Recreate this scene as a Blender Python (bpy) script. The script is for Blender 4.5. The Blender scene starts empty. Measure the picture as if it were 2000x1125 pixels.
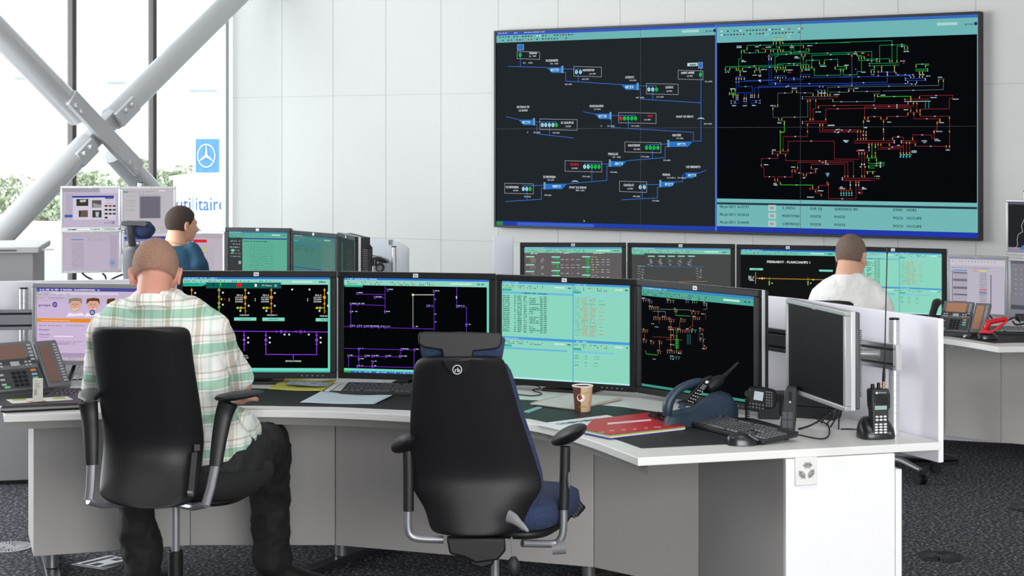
import bpy, bmesh, math, random
from mathutils import Vector, Matrix, Euler
random.seed(7)
scene = bpy.context.scene
COL = scene.collection

# ---------------------------------------------------------------- camera
F, HC, YH = 3400.0, 1.76, 284.0          # focal length in pixels, eye height, horizon row of the 2000x1125 frame
cam_d = bpy.data.cameras.new('camera')
cam_d.sensor_width = 36.0
cam_d.lens = F / 2000.0 * 36.0
cam_d.shift_y = -(562.5 - YH) / 2000.0
cam_d.clip_end = 600
cam = bpy.data.objects.new('camera', cam_d)
COL.objects.link(cam)
cam.location = (0, 0, HC)
cam.rotation_euler = (math.radians(90), 0, 0)
scene.camera = cam

# ---------------------------------------------------------------- exposure, daylight, room light
scene.view_settings.view_transform = 'Standard'
scene.view_settings.look = 'None'
scene.view_settings.exposure = 0.3
scene.view_settings.gamma = 1.0
scene.view_settings.use_curve_mapping = False

world = bpy.data.worlds.new('overcast_sky')
scene.world = world
world.use_nodes = True
wn = world.node_tree
wn.nodes['Background'].inputs['Color'].default_value = (0.93, 0.97, 1.0, 1)
wn.nodes['Background'].inputs['Strength'].default_value = 3.1

def area_light(name, loc, rot, sx, sy, power, color=(1, 1, 1)):
    d = bpy.data.lights.new(name, 'AREA')
    d.shape = 'RECTANGLE'; d.size = sx; d.size_y = sy; d.energy = power; d.color = color
    o = bpy.data.objects.new(name, d)
    COL.objects.link(o)
    o.location = loc; o.rotation_euler = rot
    return o
R = math.radians
# daylight through the facade on the left, through the windows behind the camera
area_light('facade_daylight', (-6.2, 9.8, 1.9), (R(90), 0, R(-62)), 5.0, 2.4, 260, (0.97, 0.98, 1.0))
area_light('rear_window_daylight', (2.0, -0.8, 1.9), (R(76), 0, R(4)), 4.5, 2.0, 320, (1.0, 0.99, 0.98))
# unseen fill lamps added under the ceiling over the front desk
for k, (lx, ly) in enumerate([(-2.0, 4.2), (1.6, 4.0)]):
    area_light('ceiling_fill_lamp', (lx, ly, 4.25), (0, 0, R(-31)), 1.6, 0.5, 25, (1.0, 0.98, 0.95))

# ---------------------------------------------------------------- helpers
def P(px, py, Y):
    return Vector(((px - 1000) * Y / F, Y, HC - (py - YH) * Y / F))
def G(px, py, z=0.74):
    Y = F * (HC - z) / (py - YH)
    return Vector(((px - 1000) * Y / F, Y, z))
def s2l(c):
    return c / 12.92 if c <= 0.04045 else ((c + 0.055) / 1.055) ** 2.4
def hexc(h):
    h = h.lstrip('#')
    return tuple(s2l(int(h[i:i + 2], 16) / 255.0) for i in (0, 2, 4)) + (1.0,)
MATS = {}
def mat(name, col='#808080', rough=0.5, metal=0.0, spec=None, bump=None, coat=0.0):
    if name in MATS: return MATS[name]
    m = bpy.data.materials.new(name); m.use_nodes = True
    b = m.node_tree.nodes['Principled BSDF']
    b.inputs['Base Color'].default_value = hexc(col)
    b.inputs['Roughness'].default_value = rough
    b.inputs['Metallic'].default_value = metal
    if spec is not None: b.inputs['Specular IOR Level'].default_value = spec
    if coat: b.inputs['Coat Weight'].default_value = coat
    if bump:
        sc, st = bump
        nt = m.node_tree
        tc = nt.nodes.new('ShaderNodeTexCoord'); nz = nt.nodes.new('ShaderNodeTexNoise'); bp = nt.nodes.new('ShaderNodeBump')
        nz.inputs['Scale'].default_value = sc; nz.inputs['Detail'].default_value = 3
        bp.inputs['Strength'].default_value = st; bp.inputs['Distance'].default_value = 0.004
        nt.links.new(tc.outputs['Object'], nz.inputs['Vector'])
        nt.links.new(nz.outputs['Fac'], bp.inputs['Height'])
        nt.links.new(bp.outputs['Normal'], b.inputs['Normal'])
    MATS[name] = m
    return m
def speckle(name, c0, c1, scale, rough=0.9, lo=0.45, hi=0.7, bump=0.3):
    if name in MATS: return MATS[name]
    m = mat(name, c0, rough)
    nt = m.node_tree; b = nt.nodes['Principled BSDF']
    tc = nt.nodes.new('ShaderNodeTexCoord'); nz = nt.nodes.new('ShaderNodeTexNoise'); cr = nt.nodes.new('ShaderNodeValToRGB')
    nz.inputs['Scale'].default_value = scale; nz.inputs['Detail'].default_value = 4
    cr.color_ramp.elements[0].position = lo; cr.color_ramp.elements[0].color = hexc(c0)
    cr.color_ramp.elements[1].position = hi; cr.color_ramp.elements[1].color = hexc(c1)
    nt.links.new(tc.outputs['Object'], nz.inputs['Vector']); nt.links.new(nz.outputs['Fac'], cr.inputs['Fac'])
    nt.links.new(cr.outputs['Color'], b.inputs['Base Color'])
    bp = nt.nodes.new('ShaderNodeBump'); bp.inputs['Strength'].default_value = bump; bp.inputs['Distance'].default_value = 0.003
    nt.links.new(nz.outputs['Fac'], bp.inputs['Height']); nt.links.new(bp.outputs['Normal'], b.inputs['Normal'])
    return m
def emat(col):
    n = 'lit_' + col.lstrip('#')
    if n in MATS: return MATS[n]
    m = bpy.data.materials.new(n); m.use_nodes = True
    nt = m.node_tree; nt.nodes.clear()
    e = nt.nodes.new('ShaderNodeEmission'); o = nt.nodes.new('ShaderNodeOutputMaterial')
    e.inputs['Color'].default_value = hexc(col); e.inputs['Strength'].default_value = 0.812      # shows the colour as given at this exposure
    nt.links.new(e.outputs[0], o.inputs['Surface'])
    MATS[n] = m
    return m

def mworld(o):
    m = Matrix.Translation(o.location) @ o.rotation_euler.to_matrix().to_4x4() @ Matrix.Diagonal((*o.scale, 1))
    return mworld(o.parent) @ m if o.parent else m

def tag(o, label=None, cat=None, group=None, kind=None):
    if label: o['label'] = label
    if cat: o['category'] = cat
    if group: o['group'] = group
    if kind: o['kind'] = kind
    return o
def thing(name, label, cat, loc=(0, 0, 0), rz=0.0, group=None):
    o = bpy.data.objects.new(name, None)
    o.empty_display_size = 0.1
    COL.objects.link(o)
    o.location = loc; o.rotation_euler = (0, 0, rz)
    return tag(o, label, cat, group)

def frame_of(d):
    """orthonormal pair perpendicular to d"""
    d = d.normalized()
    a = Vector((0, 0, 1)) if abs(d.z) < 0.9 else Vector((1, 0, 0))
    u = d.cross(a).normalized()
    return u, u.cross(d).normalized()

class MB:
    def __init__(s): s.bm = bmesh.new()
    def faces(s, vs, fs):
        v = [s.bm.verts.new(p) for p in vs]
        for f in fs:
            try: s.bm.faces.new([v[i] for i in f])
            except ValueError: pass
        return s
    def box(s, c, size, rz=0.0, rx=0.0, ry=0.0):
        m = Matrix.Translation(c) @ Euler((rx, ry, rz)).to_matrix().to_4x4()
        hx, hy, hz = size[0] / 2, size[1] / 2, size[2] / 2
        vs = [m @ Vector((x, y, z)) for x in (-hx, hx) for y in (-hy, hy) for z in (-hz, hz)]
        return s.faces(vs, [(0, 1, 3, 2), (4, 6, 7, 5), (0, 4, 5, 1), (2, 3, 7, 6), (0, 2, 6, 4), (1, 5, 7, 3)])
    def b2(s, x0, x1, y0, y1, z0, z1):
        return s.box(((x0 + x1) / 2, (y0 + y1) / 2, (z0 + z1) / 2), (x1 - x0, y1 - y0, z1 - z0))
    def rings(s, rings, cap=True, closed=True):
        """loft through rings of equal length"""
        vr = [[s.bm.verts.new(p) for p in r] for r in rings]
        n = len(vr[0])
        for a, b in zip(vr, vr[1:]):
            for i in range(n if closed else n - 1):
                j = (i + 1) % n
                s.bm.faces.new((a[i], a[j], b[j], b[i]))
        if cap and closed:
            s.bm.faces.new(list(reversed(vr[0]))); s.bm.faces.new(vr[-1])
        return s
    def cyl(s, p0, p1, r0, r1=None, n=20):
        p0, p1 = Vector(p0), Vector(p1)
        if r1 is None: r1 = r0
        u, v = frame_of(p1 - p0)
        rr = [[p + (u * math.cos(2 * math.pi * k / n) + v * math.sin(2 * math.pi * k / n)) * r for k in range(n)] for p, r in ((p0, r0), (p1, r1))]
        return s.rings(rr)
    def lathe(s, c, prof, n=24):
        c = Vector(c)
        return s.rings([[c + Vector((r * math.cos(2 * math.pi * k / n), r * math.sin(2 * math.pi * k / n), z)) for k in range(n)] for r, z in prof])
    def tube(s, pts, r, n=10, flat=1.0, up=None):
        pts = [Vector(p) for p in pts]
        rr = r if isinstance(r, (list, tuple)) else [r] * len(pts)
        rings = []
        pu = None
        for i, p in enumerate(pts):
            d = (pts[min(i + 1, len(pts) - 1)] - pts[max(i - 1, 0)]).normalized()
            if up is not None:
                u = d.cross(Vector(up)).normalized()
            elif pu is None: u, _ = frame_of(d)
            else:
                u = (pu - d * pu.dot(d)).normalized()
            v = u.cross(d).normalized(); pu = u
            rings.append([p + u * math.cos(2 * math.pi * k / n) * rr[i] + v * math.sin(2 * math.pi * k / n) * rr[i] * flat for k in range(n)])
        return s.rings(rings)
    def ell(s, c, rad, rot=None, nu=20, nv=12):
        c = Vector(c); M = rot if rot is not None else Matrix.Identity(3)
        rings = []
        for j in range(nv + 1):
            t = math.pi * (j / nv) * 0.998 + 0.001 * math.pi
            rings.append([c + M @ Vector((rad[0] * math.sin(t) * math.cos(2 * math.pi * k / nu), rad[1] * math.sin(t) * math.sin(2 * math.pi * k / nu), -rad[2] * math.cos(t))) for k in range(nu)])
        return s.rings(rings)
    def cap(s, p0, r0, p1, r1, n=14):
        """tapered capsule"""
        p0, p1 = Vector(p0), Vector(p1)
        d = (p1 - p0); L = d.length; d = d / L
        u, v = frame_of(d)
        rings = []
        for k in range(5):
            a = math.pi / 2 * (k / 4.0)
            rings.append((p0 - d * r0 * math.cos(a), max(r0 * math.sin(a), r0 * 0.02)))
        for k in range(5):
            a = math.pi / 2 * (k / 4.0)
            rings.append((p1 + d * r1 * math.sin(a), max(r1 * math.cos(a), r1 * 0.02)))
        return s.rings([[p + (u * math.cos(2 * math.pi * k / n) + v * math.sin(2 * math.pi * k / n)) * r for k in range(n)] for p, r in rings])
    def prism(s, poly, z0, z1):
        a = [s.bm.verts.new((p[0], p[1], z0)) for p in poly]
        b = [s.bm.verts.new((p[0], p[1], z1)) for p in poly]
        n = len(a)
        s.bm.faces.new(list(reversed(a))); s.bm.faces.new(b)
        for i in range(n): s.bm.faces.new((a[i], a[(i + 1) % n], b[(i + 1) % n], b[i]))
        return s
    def prism_y(s, poly, y0, y1):
        """polygon in x,z extruded along y"""
        a = [s.bm.verts.new((p[0], y0, p[1])) for p in poly]
        b = [s.bm.verts.new((p[0], y1, p[1])) for p in poly]
        n = len(a)
        s.bm.faces.new(a); s.bm.faces.new(list(reversed(b)))
        for i in range(n): s.bm.faces.new((a[i], b[i], b[(i + 1) % n], a[(i + 1) % n]))
        return s
    def frame(s, w, h, t, y0, y1, zc=0.0, xc=0.0):
        """rectangular frame in local x,z"""
        for x0, x1, z0, z1 in ((-w / 2, w / 2, h / 2 - t, h / 2), (-w / 2, w / 2, -h / 2, -h / 2 + t), (-w / 2, -w / 2 + t, -h / 2 + t, h / 2 - t), (w / 2 - t, w / 2, -h / 2 + t, h / 2 - t)):
            s.b2(x0 + xc, x1 + xc, y0, y1, z0 + zc, z1 + zc)
        return s
    def xf(s, M):
        bmesh.ops.transform(s.bm, matrix=M, verts=s.bm.verts); return s
    def build(s, name, m, parent=None, world=False, bevel=0.0, smooth=True, angle=38, seg=2, sub=0):
        if world and parent is not None:
            s.xf(mworld(parent).inverted())
        bmesh.ops.recalc_face_normals(s.bm, faces=s.bm.faces)
        me = bpy.data.meshes.new(name); s.bm.to_mesh(me); s.bm.free()
        for mm in (m if isinstance(m, (list, tuple)) else [m]): me.materials.append(mm)
        if smooth:
            me.shade_smooth()
            me.set_sharp_from_angle(angle=math.radians(angle))
        o = bpy.data.objects.new(name, me)
        COL.objects.link(o)
        if parent is not None: o.parent = parent
        if bevel > 0:
            b = o.modifiers.new('bevel', 'BEVEL'); b.width = bevel; b.segments = seg; b.limit_method = 'ANGLE'; b.angle_limit = math.radians(40)
        if sub:
            b = o.modifiers.new('subdivision', 'SUBSURF'); b.levels = sub; b.render_levels = sub
        return o

def catmull(pts, n=8):
    pts = [Vector(p) for p in pts]
    out = []
    for i in range(len(pts) - 1):
        p0 = pts[max(i - 1, 0)]; p1 = pts[i]; p2 = pts[i + 1]; p3 = pts[min(i + 2, len(pts) - 1)]
        for k in range(n):
            t = k / n
            out.append(0.5 * ((2 * p1) + (p2 - p0) * t + (2 * p0 - 5 * p1 + 4 * p2 - p3) * t * t + (3 * p1 - p0 - 3 * p2 + p3) * t ** 3))
    out.append(pts[-1])
    return out

def copy_tree(o, parent=None):
    c = o.copy(); COL.objects.link(c)
    if parent is not None: c.parent = parent
    for ch in [x for x in COL.objects if x.parent == o]: copy_tree(ch, c)
    return c

# ---------------------------------------------------------------- lettering: one mesh per character, made once
GLY = {}
def make_glyphs(chars):
    tmp = []
    def mk(t):
        cu = bpy.data.curves.new('g', 'FONT'); cu.body = t; cu.size = 1.0; cu.resolution_u = 2
        ob = bpy.data.objects.new('g', cu); COL.objects.link(ob); tmp.append(ob); return ob
    obs = {c: (mk(c), mk('H' + c + 'H')) for c in chars}
    hh = mk('HH')
    bpy.context.view_layer.update()
    dg = bpy.context.evaluated_depsgraph_get()
    def ext(ob):
        me = bpy.data.meshes.new_from_object(ob.evaluated_get(dg))
        vs = [v.co.to_2d() for v in me.vertices]; fs = [tuple(p.vertices) for p in me.polygons]
        bpy.data.meshes.remove(me)
        return vs, fs
    wid = lambda vs: max(v.x for v in vs) - min(v.x for v in vs)
    w0 = wid(ext(hh)[0])
    for c, (a, b) in obs.items():
        vs, fs = ext(a)
        GLY[c] = (vs, fs, wid(ext(b)[0]) - w0)
    hv = GLY['H'][0]
    GLY['cap'] = max(v.y for v in hv) - min(v.y for v in hv)
    for ob in tmp:
        cu = ob.data; bpy.data.objects.remove(ob); bpy.data.curves.remove(cu)
make_glyphs("ABCDEFGHIJKLMNOPQRSTUVWXYZabcdefghijklmnopqrstuvwxyz0123456789-_:./,+'()")
def text_polys(t, h, width=None, align='l', bold=0.0):
    """2D polygons of a line of lettering with cap height h"""
    k = h / GLY['cap']; x = 0; out = []
    for c in t:
        if c == ' ': x += 0.3; continue
        vs, fs, adv = GLY[c]
        for dx in ((0, bold) if bold else (0,)):
            for f in fs: out.append([(vs[i].x + x + dx, vs[i].y) for i in f])
        x += adv + bold * 0.7
    sx = (width / x) if width else k
    off = {'l': 0, 'c': -x * sx / 2, 'r': -x * sx}[align]
    return [[(p[0] * sx + off, p[1] * k) for p in f] for f in out]

class Canvas:
    """picture lying on the plane y=y0 of a thing; coordinates are read in a crop (x0,y0,scale) of the frame"""
    def __init__(s, root, y0, fr=(0, 0, 1.0)):
        s.root = root; s.y0 = y0; s.fr = fr; s.inv = mworld(root).inverted(); s.cols = []; s.bm = bmesh.new(); s.step = 0.0005; s.clip = None
    def px(s, x, y): return s.fr[0] + x / s.fr[2], s.fr[1] + y / s.fr[2]
    def pt(s, x, y):
        px, py = s.px(x, y)
        o = s.inv @ Vector((0, 0, HC)); d = s.inv.to_3x3() @ Vector(((px - 1000) / F, 1, -(py - YH) / F))
        t = (s.y0 - o.y) / d.y
        q = o + d * t
        s.Y = t
        return Vector((q.x, q.z))
    def mi(s, col):
        if col not in s.cols: s.cols.append(col)
        return s.cols.index(col)
    def raw(s, pts, col, l):
        if s.clip:
            a, b, c_, d = s.clip
            pts = [(min(max(p[0], a), b), min(max(p[1], c_), d)) for p in pts]
            if max(p[0] for p in pts) - min(p[0] for p in pts) < 1e-5 or max(p[1] for p in pts) - min(p[1] for p in pts) < 1e-5: return
        f = s.bm.faces.new([s.bm.verts.new((p[0], s.y0 - s.step * l, p[1])) for p in pts]); f.material_index = s.mi(col)
    def loc(s, x0, z0, x1, z1, col, l=0): s.raw([(x0, z0), (x1, z0), (x1, z1), (x0, z1)], col, l)
    def poly(s, pts, col, l=1): s.raw([s.pt(*p) for p in pts], col, l)
    def rect(s, x0, y0, x1, y1, col, l=1):
        a = s.pt(x0, y0); b = s.pt(x1, y1); s.raw([(a.x, a.y), (b.x, a.y), (b.x, b.y), (a.x, b.y)], col, l)
    def bar(s, x, y, w, h, col, l=2):
        """axis aligned w x h block centred on x,y"""
        a = s.pt(x, y); k = s.Y / F / s.fr[2]; s.raw([(a.x - w * k / 2, a.y - h * k / 2), (a.x + w * k / 2, a.y - h * k / 2), (a.x + w * k / 2, a.y + h * k / 2), (a.x - w * k / 2, a.y + h * k / 2)], col, l)
    def line(s, pts, w, col, l=1):
        q = [s.pt(*p) for p in pts]; k = s.Y / F / s.fr[2] * w / 2
        for a, b in zip(q, q[1:]):
            d = (b - a)
            if d.length < 1e-6: continue
            d = d.normalized() * k; n = Vector((-d.y, d.x))
            s.raw([a - d + n, a - d - n, b + d - n, b + d + n], col, l)
    def hv(s, pts, w, col, l=1):
        """polyline whose every segment is level or upright on the screen itself"""
        q = [s.pt(*p) for p in pts]; k = s.Y / F / s.fr[2] * w / 2
        for i in range(1, len(q)):
            if abs(pts[i][0] - pts[i - 1][0]) < abs(pts[i][1] - pts[i - 1][1]) * 0.3: q[i].x = q[i - 1].x
        for a, b in zip(q, q[1:]):
            d = (b - a)
            if d.length < 1e-6: continue
            d = d.normalized() * k; n = Vector((-d.y, d.x))
            s.raw([a - d + n, a - d - n, b + d - n, b + d + n], col, l)
    def box(s, x0, y0, x1, y1, w, col, l=1, sk=0):
        s.line([(x0, y0), (x1, y0 + sk), (x1, y1 + sk), (x0, y1), (x0, y0)], w, col, l)
    def disc(s, x, y, r, col, l=2, ry=None, n=14):
        a = s.pt(x, y); k = s.Y / F / s.fr[2]; ry = ry or r
        s.raw([(a.x + math.cos(2 * math.pi * i / n) * r * k, a.y + math.sin(2 * math.pi * i / n) * ry * k) for i in range(n)], col, l)
    def ring(s, x, y, r, w, col, l=2, n=16, ry=None):
        a = s.pt(x, y); k = s.Y / F / s.fr[2]; ry = ry or r
        for i in range(n):
            t0, t1 = 2 * math.pi * i / n, 2 * math.pi * (i + 1) / n
            s.raw([(a.x + math.cos(t) * q * k, a.y + math.sin(t) * q * k * ry / r) for t, q in ((t0, r), (t1, r), (t1, r - w), (t0, r - w))], col, l)
    def text(s, x, y, t, h, col, align='l', width=None, l=3, bold=0.03):
        """baseline anchor at x,y"""
        a = s.pt(x, y); k = s.Y / F / s.fr[2]
        for f in text_polys(t, h * k, width * k if width else None, align, bold):
            s.raw([(a.x + p[0], a.y + p[1]) for p in f], col, l)
    def smudge(s, x, y, w, h, col, l=2, dens=0.75):
        """a line of lettering too small to read in the photograph"""
        a = s.pt(x, y); k = s.Y / F / s.fr[2]; c = 0.0
        while c < w:
            cw = random.uniform(0.5, 1.1) * h
            if random.random() < dens:
                hh = h * random.uniform(0.7, 1.0)
                s.raw([(a.x + c * k, a.y), (a.x + min(c + cw * 0.8, w) * k, a.y), (a.x + min(c + cw * 0.8, w) * k, a.y + hh * k), (a.x + c * k, a.y + hh * k)], col, l)
            c += cw
    def done(s, name='screen_image', parent=None):
        me = bpy.data.meshes.new(name); s.bm.to_mesh(me); s.bm.free()
        for c in s.cols: me.materials.append(emat(c) if isinstance(c, str) else c)
        o = bpy.data.objects.new(name, me); COL.objects.link(o); o.parent = parent if parent is not None else s.root
        return o
# ================================================================ the room
TH = -math.atan2(0.517, 0.856)                 # bearing of the display wall
DL = Vector((-0.856, 0.517, 0)).normalized()   # along the wall, to the left
NW = Vector((-0.517, -0.856, 0)).normalized()  # out of the wall, into the room
W0 = Vector((915 * 12 / F, 12.0, 0))           # right edge of the display
LC = (15.48 - 12.0) / DL.y                     # distance to the left corner along the wall
CORNER = W0 + DL * LC
CEIL = 4.4

floor_m = speckle('carpet_dark', '#36373c', '#94959d', 62, 0.95, 0.5, 0.72, 0.5)
floor_m.node_tree.nodes['Principled BSDF'].inputs['Specular IOR Level'].default_value = 0.1
fl = MB(); fl.b2(-6.0, 9, -6, 17.5, -0.3, 0)
tag(fl.build('floor', floor_m, smooth=False), kind='structure')
# trim the floor beyond the facade is not needed: the facade stands on it

wall_m = mat('wall_white_panels', '#c9cac8', 0.65, spec=0.25, bump=(900, 0.03))
def wall_joints(m):
    nt = m.node_tree; b = nt.nodes['Principled BSDF']
    return m
th = 0.25
wb = MB()
a = CORNER - NW * 0.07; b_ = W0 - DL * 6.0 - NW * 0.07
wb.prism([a, b_, b_ - NW * th, a - NW * th], 0, CEIL)
tag(wb.build('wall_back', wall_m, smooth=False), kind='structure')
# panel joints: narrow dark gaps between the wall panels
joint_m = mat('panel_joint', '#adafaf', 0.8)
jt = MB()
Lp = (15.19 - 14.904) / 0.517
base = (15.19 - 12.0) / 0.517
k = 0
for i in range(-9, 13):
    s_ = base - i * 0.556
    if s_ > LC - 0.1: continue
    q = W0 + DL * s_ - NW * 0.0695
    jt.box((q.x, q.y, CEIL / 2), (0.004, 0.002, CEIL), rz=TH)
for zz in (2.185, 0.98, 3.39):
    mid = (a + b_) / 2 + NW * 0.0005
    jt.box((mid.x, mid.y, zz), ((a - b_).length, 0.002, 0.004), rz=TH)
tag(jt.build('trim_1', joint_m, smooth=False), kind='structure')

cb = MB(); cb.b2(-6.0, 9, -6, 17.5, CEIL, CEIL + 0.2)
tag(cb.build('ceiling', mat('ceiling_white', '#e4e4e2', 0.8), smooth=False), kind='structure')

sw = mat('wall_grey_paint', '#bdbdba', 0.8)
w_ = MB(); w_.b2(7.2, 7.4, -6, 9.0, 0, CEIL); tag(w_.build('unseen_wall_right', sw, smooth=False), kind='structure')  # unseen wall, added to keep sky light off the room
w_ = MB(); w_.b2(-6, -1.6, -6.2, -6, 0, CEIL); w_.b2(-1.6, 5.2, -6.2, -6, 3.4, CEIL); w_.b2(5.2, 7.4, -6.2, -6, 0, CEIL); tag(w_.build('unseen_wall_front', sw, smooth=False), kind='structure')  # unseen wall behind the camera, added to block sky light

w_ = MB(); w_.b2(-6.2, -6.0, -6, 6.5, 0, CEIL); tag(w_.build('unseen_wall_left', sw, smooth=False), kind='structure')  # unseen wall, added to cut ambient light on the display wall

# ---- glass facade, square to the display wall, running towards the camera on the left
FD = NW.copy()                                  # direction away from the corner
FR = DL.copy()                                  # outwards
def fac(t, off=0.0): return CORNER + FD * t + FR * off
alu = mat('mullion_dark', '#4b4543', 0.45, 0.3)
alul = mat('mullion_light', '#a9acae', 0.4, 0.4)
glass = bpy.data.materials.new('window_glass'); glass.use_nodes = True
nt = glass.node_tree; nt.nodes.clear()
tr = nt.nodes.new('ShaderNodeBsdfTransparent'); gl = nt.nodes.new('ShaderNodeBsdfGlossy'); mx = nt.nodes.new('ShaderNodeMixShader'); ou = nt.nodes.new('ShaderNodeOutputMaterial')
gl.inputs['Roughness'].default_value = 0.02
tr.inputs['Color'].default_value = (0.96, 0.985, 0.98, 1)
mx.inputs[0].default_value = 0.045; nt.links.new(tr.outputs[0], mx.inputs[1]); nt.links.new(gl.outputs[0], mx.inputs[2]); nt.links.new(mx.outputs[0], ou.inputs['Surface'])
MATS['window_glass'] = glass
ANG_F = math.atan2(FD.y, FD.x)
ts = [0.03, 0.96, 1.885, 2.81, 3.74, 4.67, 5.6]
for i, t in enumerate(ts):
    p = fac(t)
    m_ = MB(); m_.box((p.x, p.y, CEIL / 2), (0.042, 0.06, CEIL), rz=ANG_F)
    o = m_.build('trim_%d' % (i + 2), alu if i else alul, bevel=0.004)
    tag(o, kind='structure')
    if i:
        p2 = fac(t - 0.026, -0.01)
        m_ = MB(); m_.box((p2.x, p2.y, CEIL / 2), (0.010, 0.03, CEIL), rz=ANG_F); m_.build('gasket', alul, o)
for i in range(len(ts) - 1):
    p = fac((ts[i] + ts[i + 1]) / 2, 0.01)
    w_ = ts[i + 1] - ts[i] - 0.055
    root = MB(); 
    for z0, z1 in ((0.0, 0.10), (CEIL - 0.1, CEIL)):
        root.box((p.x, p.y, (z0 + z1) / 2), (w_, 0.08, z1 - z0), rz=ANG_F)
    o = root.build('window_%d' % (i + 1), alul, bevel=0.003)
    tag(o, kind='structure')
    g_ = MB(); g_.box((p.x, p.y, CEIL / 2), (w_, 0.012, CEIL - 0.2), rz=ANG_F)
    g_.build('pane', glass, o, smooth=False)
    o.visible_shadow = True
# floor edge upstand below the glass
# ================================================================ bolted tube bracing inside the facade
tube_m = mat('brace_grey_paint', '#b9babd', 0.36, 0.3)
OFF = -0.45
def bp(px, py, off=OFF):
    """point of the bracing plane seen at a pixel"""
    o = Vector((0, 0, HC)); d = Vector(((px - 1000) / F, 1, -(py - YH) / F))
    n = FR; q = fac(0, off)
    t = (q - Vector((0, 0, 0))).dot(n) / (d.x * n.x + d.y * n.y)
    return o + d * t
X0 = bp(190, 262)
br = thing('cross_brace', 'pale grey steel tube cross brace bolted in an X before the glass facade', 'steel brace', (X0.x, X0.y, 0), 0)
def dirn(a, b): return (b - a).normalized()
t1a, t1b = bp(-150, -75), bp(470, 575)     # falling to the right
t2a, t2b = bp(-190, 665), bp(560, -100)    # rising to the right
d1 = dirn(t1a, t1b); d2 = dirn(t2a, t2b)
RT = 0.098
def clip_z(p, d, z): return p + d * ((z - p.z) / d.z)
e1 = clip_z(t1a, d1, 4.38); f1 = clip_z(t1b, d1, 0.02)
e2 = clip_z(t2a, d2, 0.02); f2 = clip_z(t2b, d2, 4.38)
MB().cyl(e1, X0 - d1 * 0.24, RT, n=32).build('tube', tube_m, br, world=True)
MB().cyl(X0 + d1 * 0.24, f1, RT, n=32).build('tube', tube_m, br, world=True)
MB().cyl(e2, X0 - d2 * 0.13, RT, n=32).build('tube', tube_m, br, world=True)
MB().cyl(X0 + d2 * 0.20, f2, RT, n=32).build('tube', tube_m, br, world=True)
nrm = -FR                                   # towards the room
def plate(c, d, L, w, th_, off, name):
    u = d; v = nrm.cross(d).normalized()
    m_ = MB()
    M = Matrix((u, v, nrm)).transposed().to_4x4(); M.translation = c + nrm * off
    m_.b2(-L / 2, L / 2, -w / 2, w / 2, -th_ / 2, th_ / 2); m_.xf(M)
    return m_.build(name, tube_m, br, world=True, bevel=0.006)
plate(X0, d1, 0.92, 0.135, 0.05, 0.085, 'gusset_plate')
plate(X0, d2, 0.66, 0.13, 0.10, 0.0, 'gusset_plate')
plate(X0 + d2 * 0.30, d2, 0.24, 0.13, 0.04, 0.085, 'gusset_plate')
plate(X0 - d2 * 0.24, d2, 0.20, 0.13, 0.03, 0.085, 'gusset_plate')
for dd, s_ in ((d1, 0.33), (d1, 0.40), (d1, -0.33), (d1, -0.40), (d2, 0.27), (d2, 0.35), (d2, -0.21), (d2, -0.29)):
    side = 0.03 if dd is d1 else -0.03
    c = X0 + dd * s_ + nrm.cross(dd).normalized() * (-side)
    MB().cyl(c + nrm * 0.095, c + nrm * 0.135, 0.019, n=8).build('bolt', tube_m, br, world=True)

# ================================================================ outside: washed out by daylight
gm = mat('yard_asphalt', '#c9c9c6', 0.9)
# the yard lies well below this floor
yard = MB()
c0 = fac(-60, 0.4); c1 = fac(14, 0.4)
yard.prism([c0, c1, c1 + FR * 220, c0 + FR * 220], -4.3, -4.0)
tag(yard.build('yard_ground', gm, smooth=False), kind='structure')
leaf = speckle('leaf_haze_tint', '#929d80', '#c6cdb6', 1.5, 0.8, 0.35, 0.65, 0.0)  # haze over the trees is put into these pale leaf colours
bark = mat('bark', '#6b6255', 0.9)
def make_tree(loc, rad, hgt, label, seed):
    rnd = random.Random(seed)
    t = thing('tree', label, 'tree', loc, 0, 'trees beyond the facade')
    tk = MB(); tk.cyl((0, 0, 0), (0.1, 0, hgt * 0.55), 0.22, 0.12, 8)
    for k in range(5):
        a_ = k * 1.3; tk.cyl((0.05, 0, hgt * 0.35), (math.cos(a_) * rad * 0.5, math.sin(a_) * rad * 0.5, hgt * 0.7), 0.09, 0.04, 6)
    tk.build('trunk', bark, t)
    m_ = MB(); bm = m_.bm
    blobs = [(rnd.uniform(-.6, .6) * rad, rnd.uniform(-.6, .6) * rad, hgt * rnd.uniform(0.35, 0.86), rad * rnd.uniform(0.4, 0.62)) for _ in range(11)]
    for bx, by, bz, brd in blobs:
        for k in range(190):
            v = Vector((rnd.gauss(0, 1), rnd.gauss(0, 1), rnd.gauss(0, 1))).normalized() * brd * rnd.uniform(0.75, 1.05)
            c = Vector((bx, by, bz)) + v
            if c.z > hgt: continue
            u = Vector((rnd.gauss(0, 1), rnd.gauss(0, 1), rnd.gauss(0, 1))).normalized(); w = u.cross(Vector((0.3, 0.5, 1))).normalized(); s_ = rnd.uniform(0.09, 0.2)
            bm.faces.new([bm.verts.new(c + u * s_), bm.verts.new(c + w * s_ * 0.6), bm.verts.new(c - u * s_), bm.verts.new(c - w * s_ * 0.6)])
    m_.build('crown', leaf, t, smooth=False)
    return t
def OP(px, Y, z=-4.0): return Vector(((px - 1000) * Y / F, Y, z))
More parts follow.
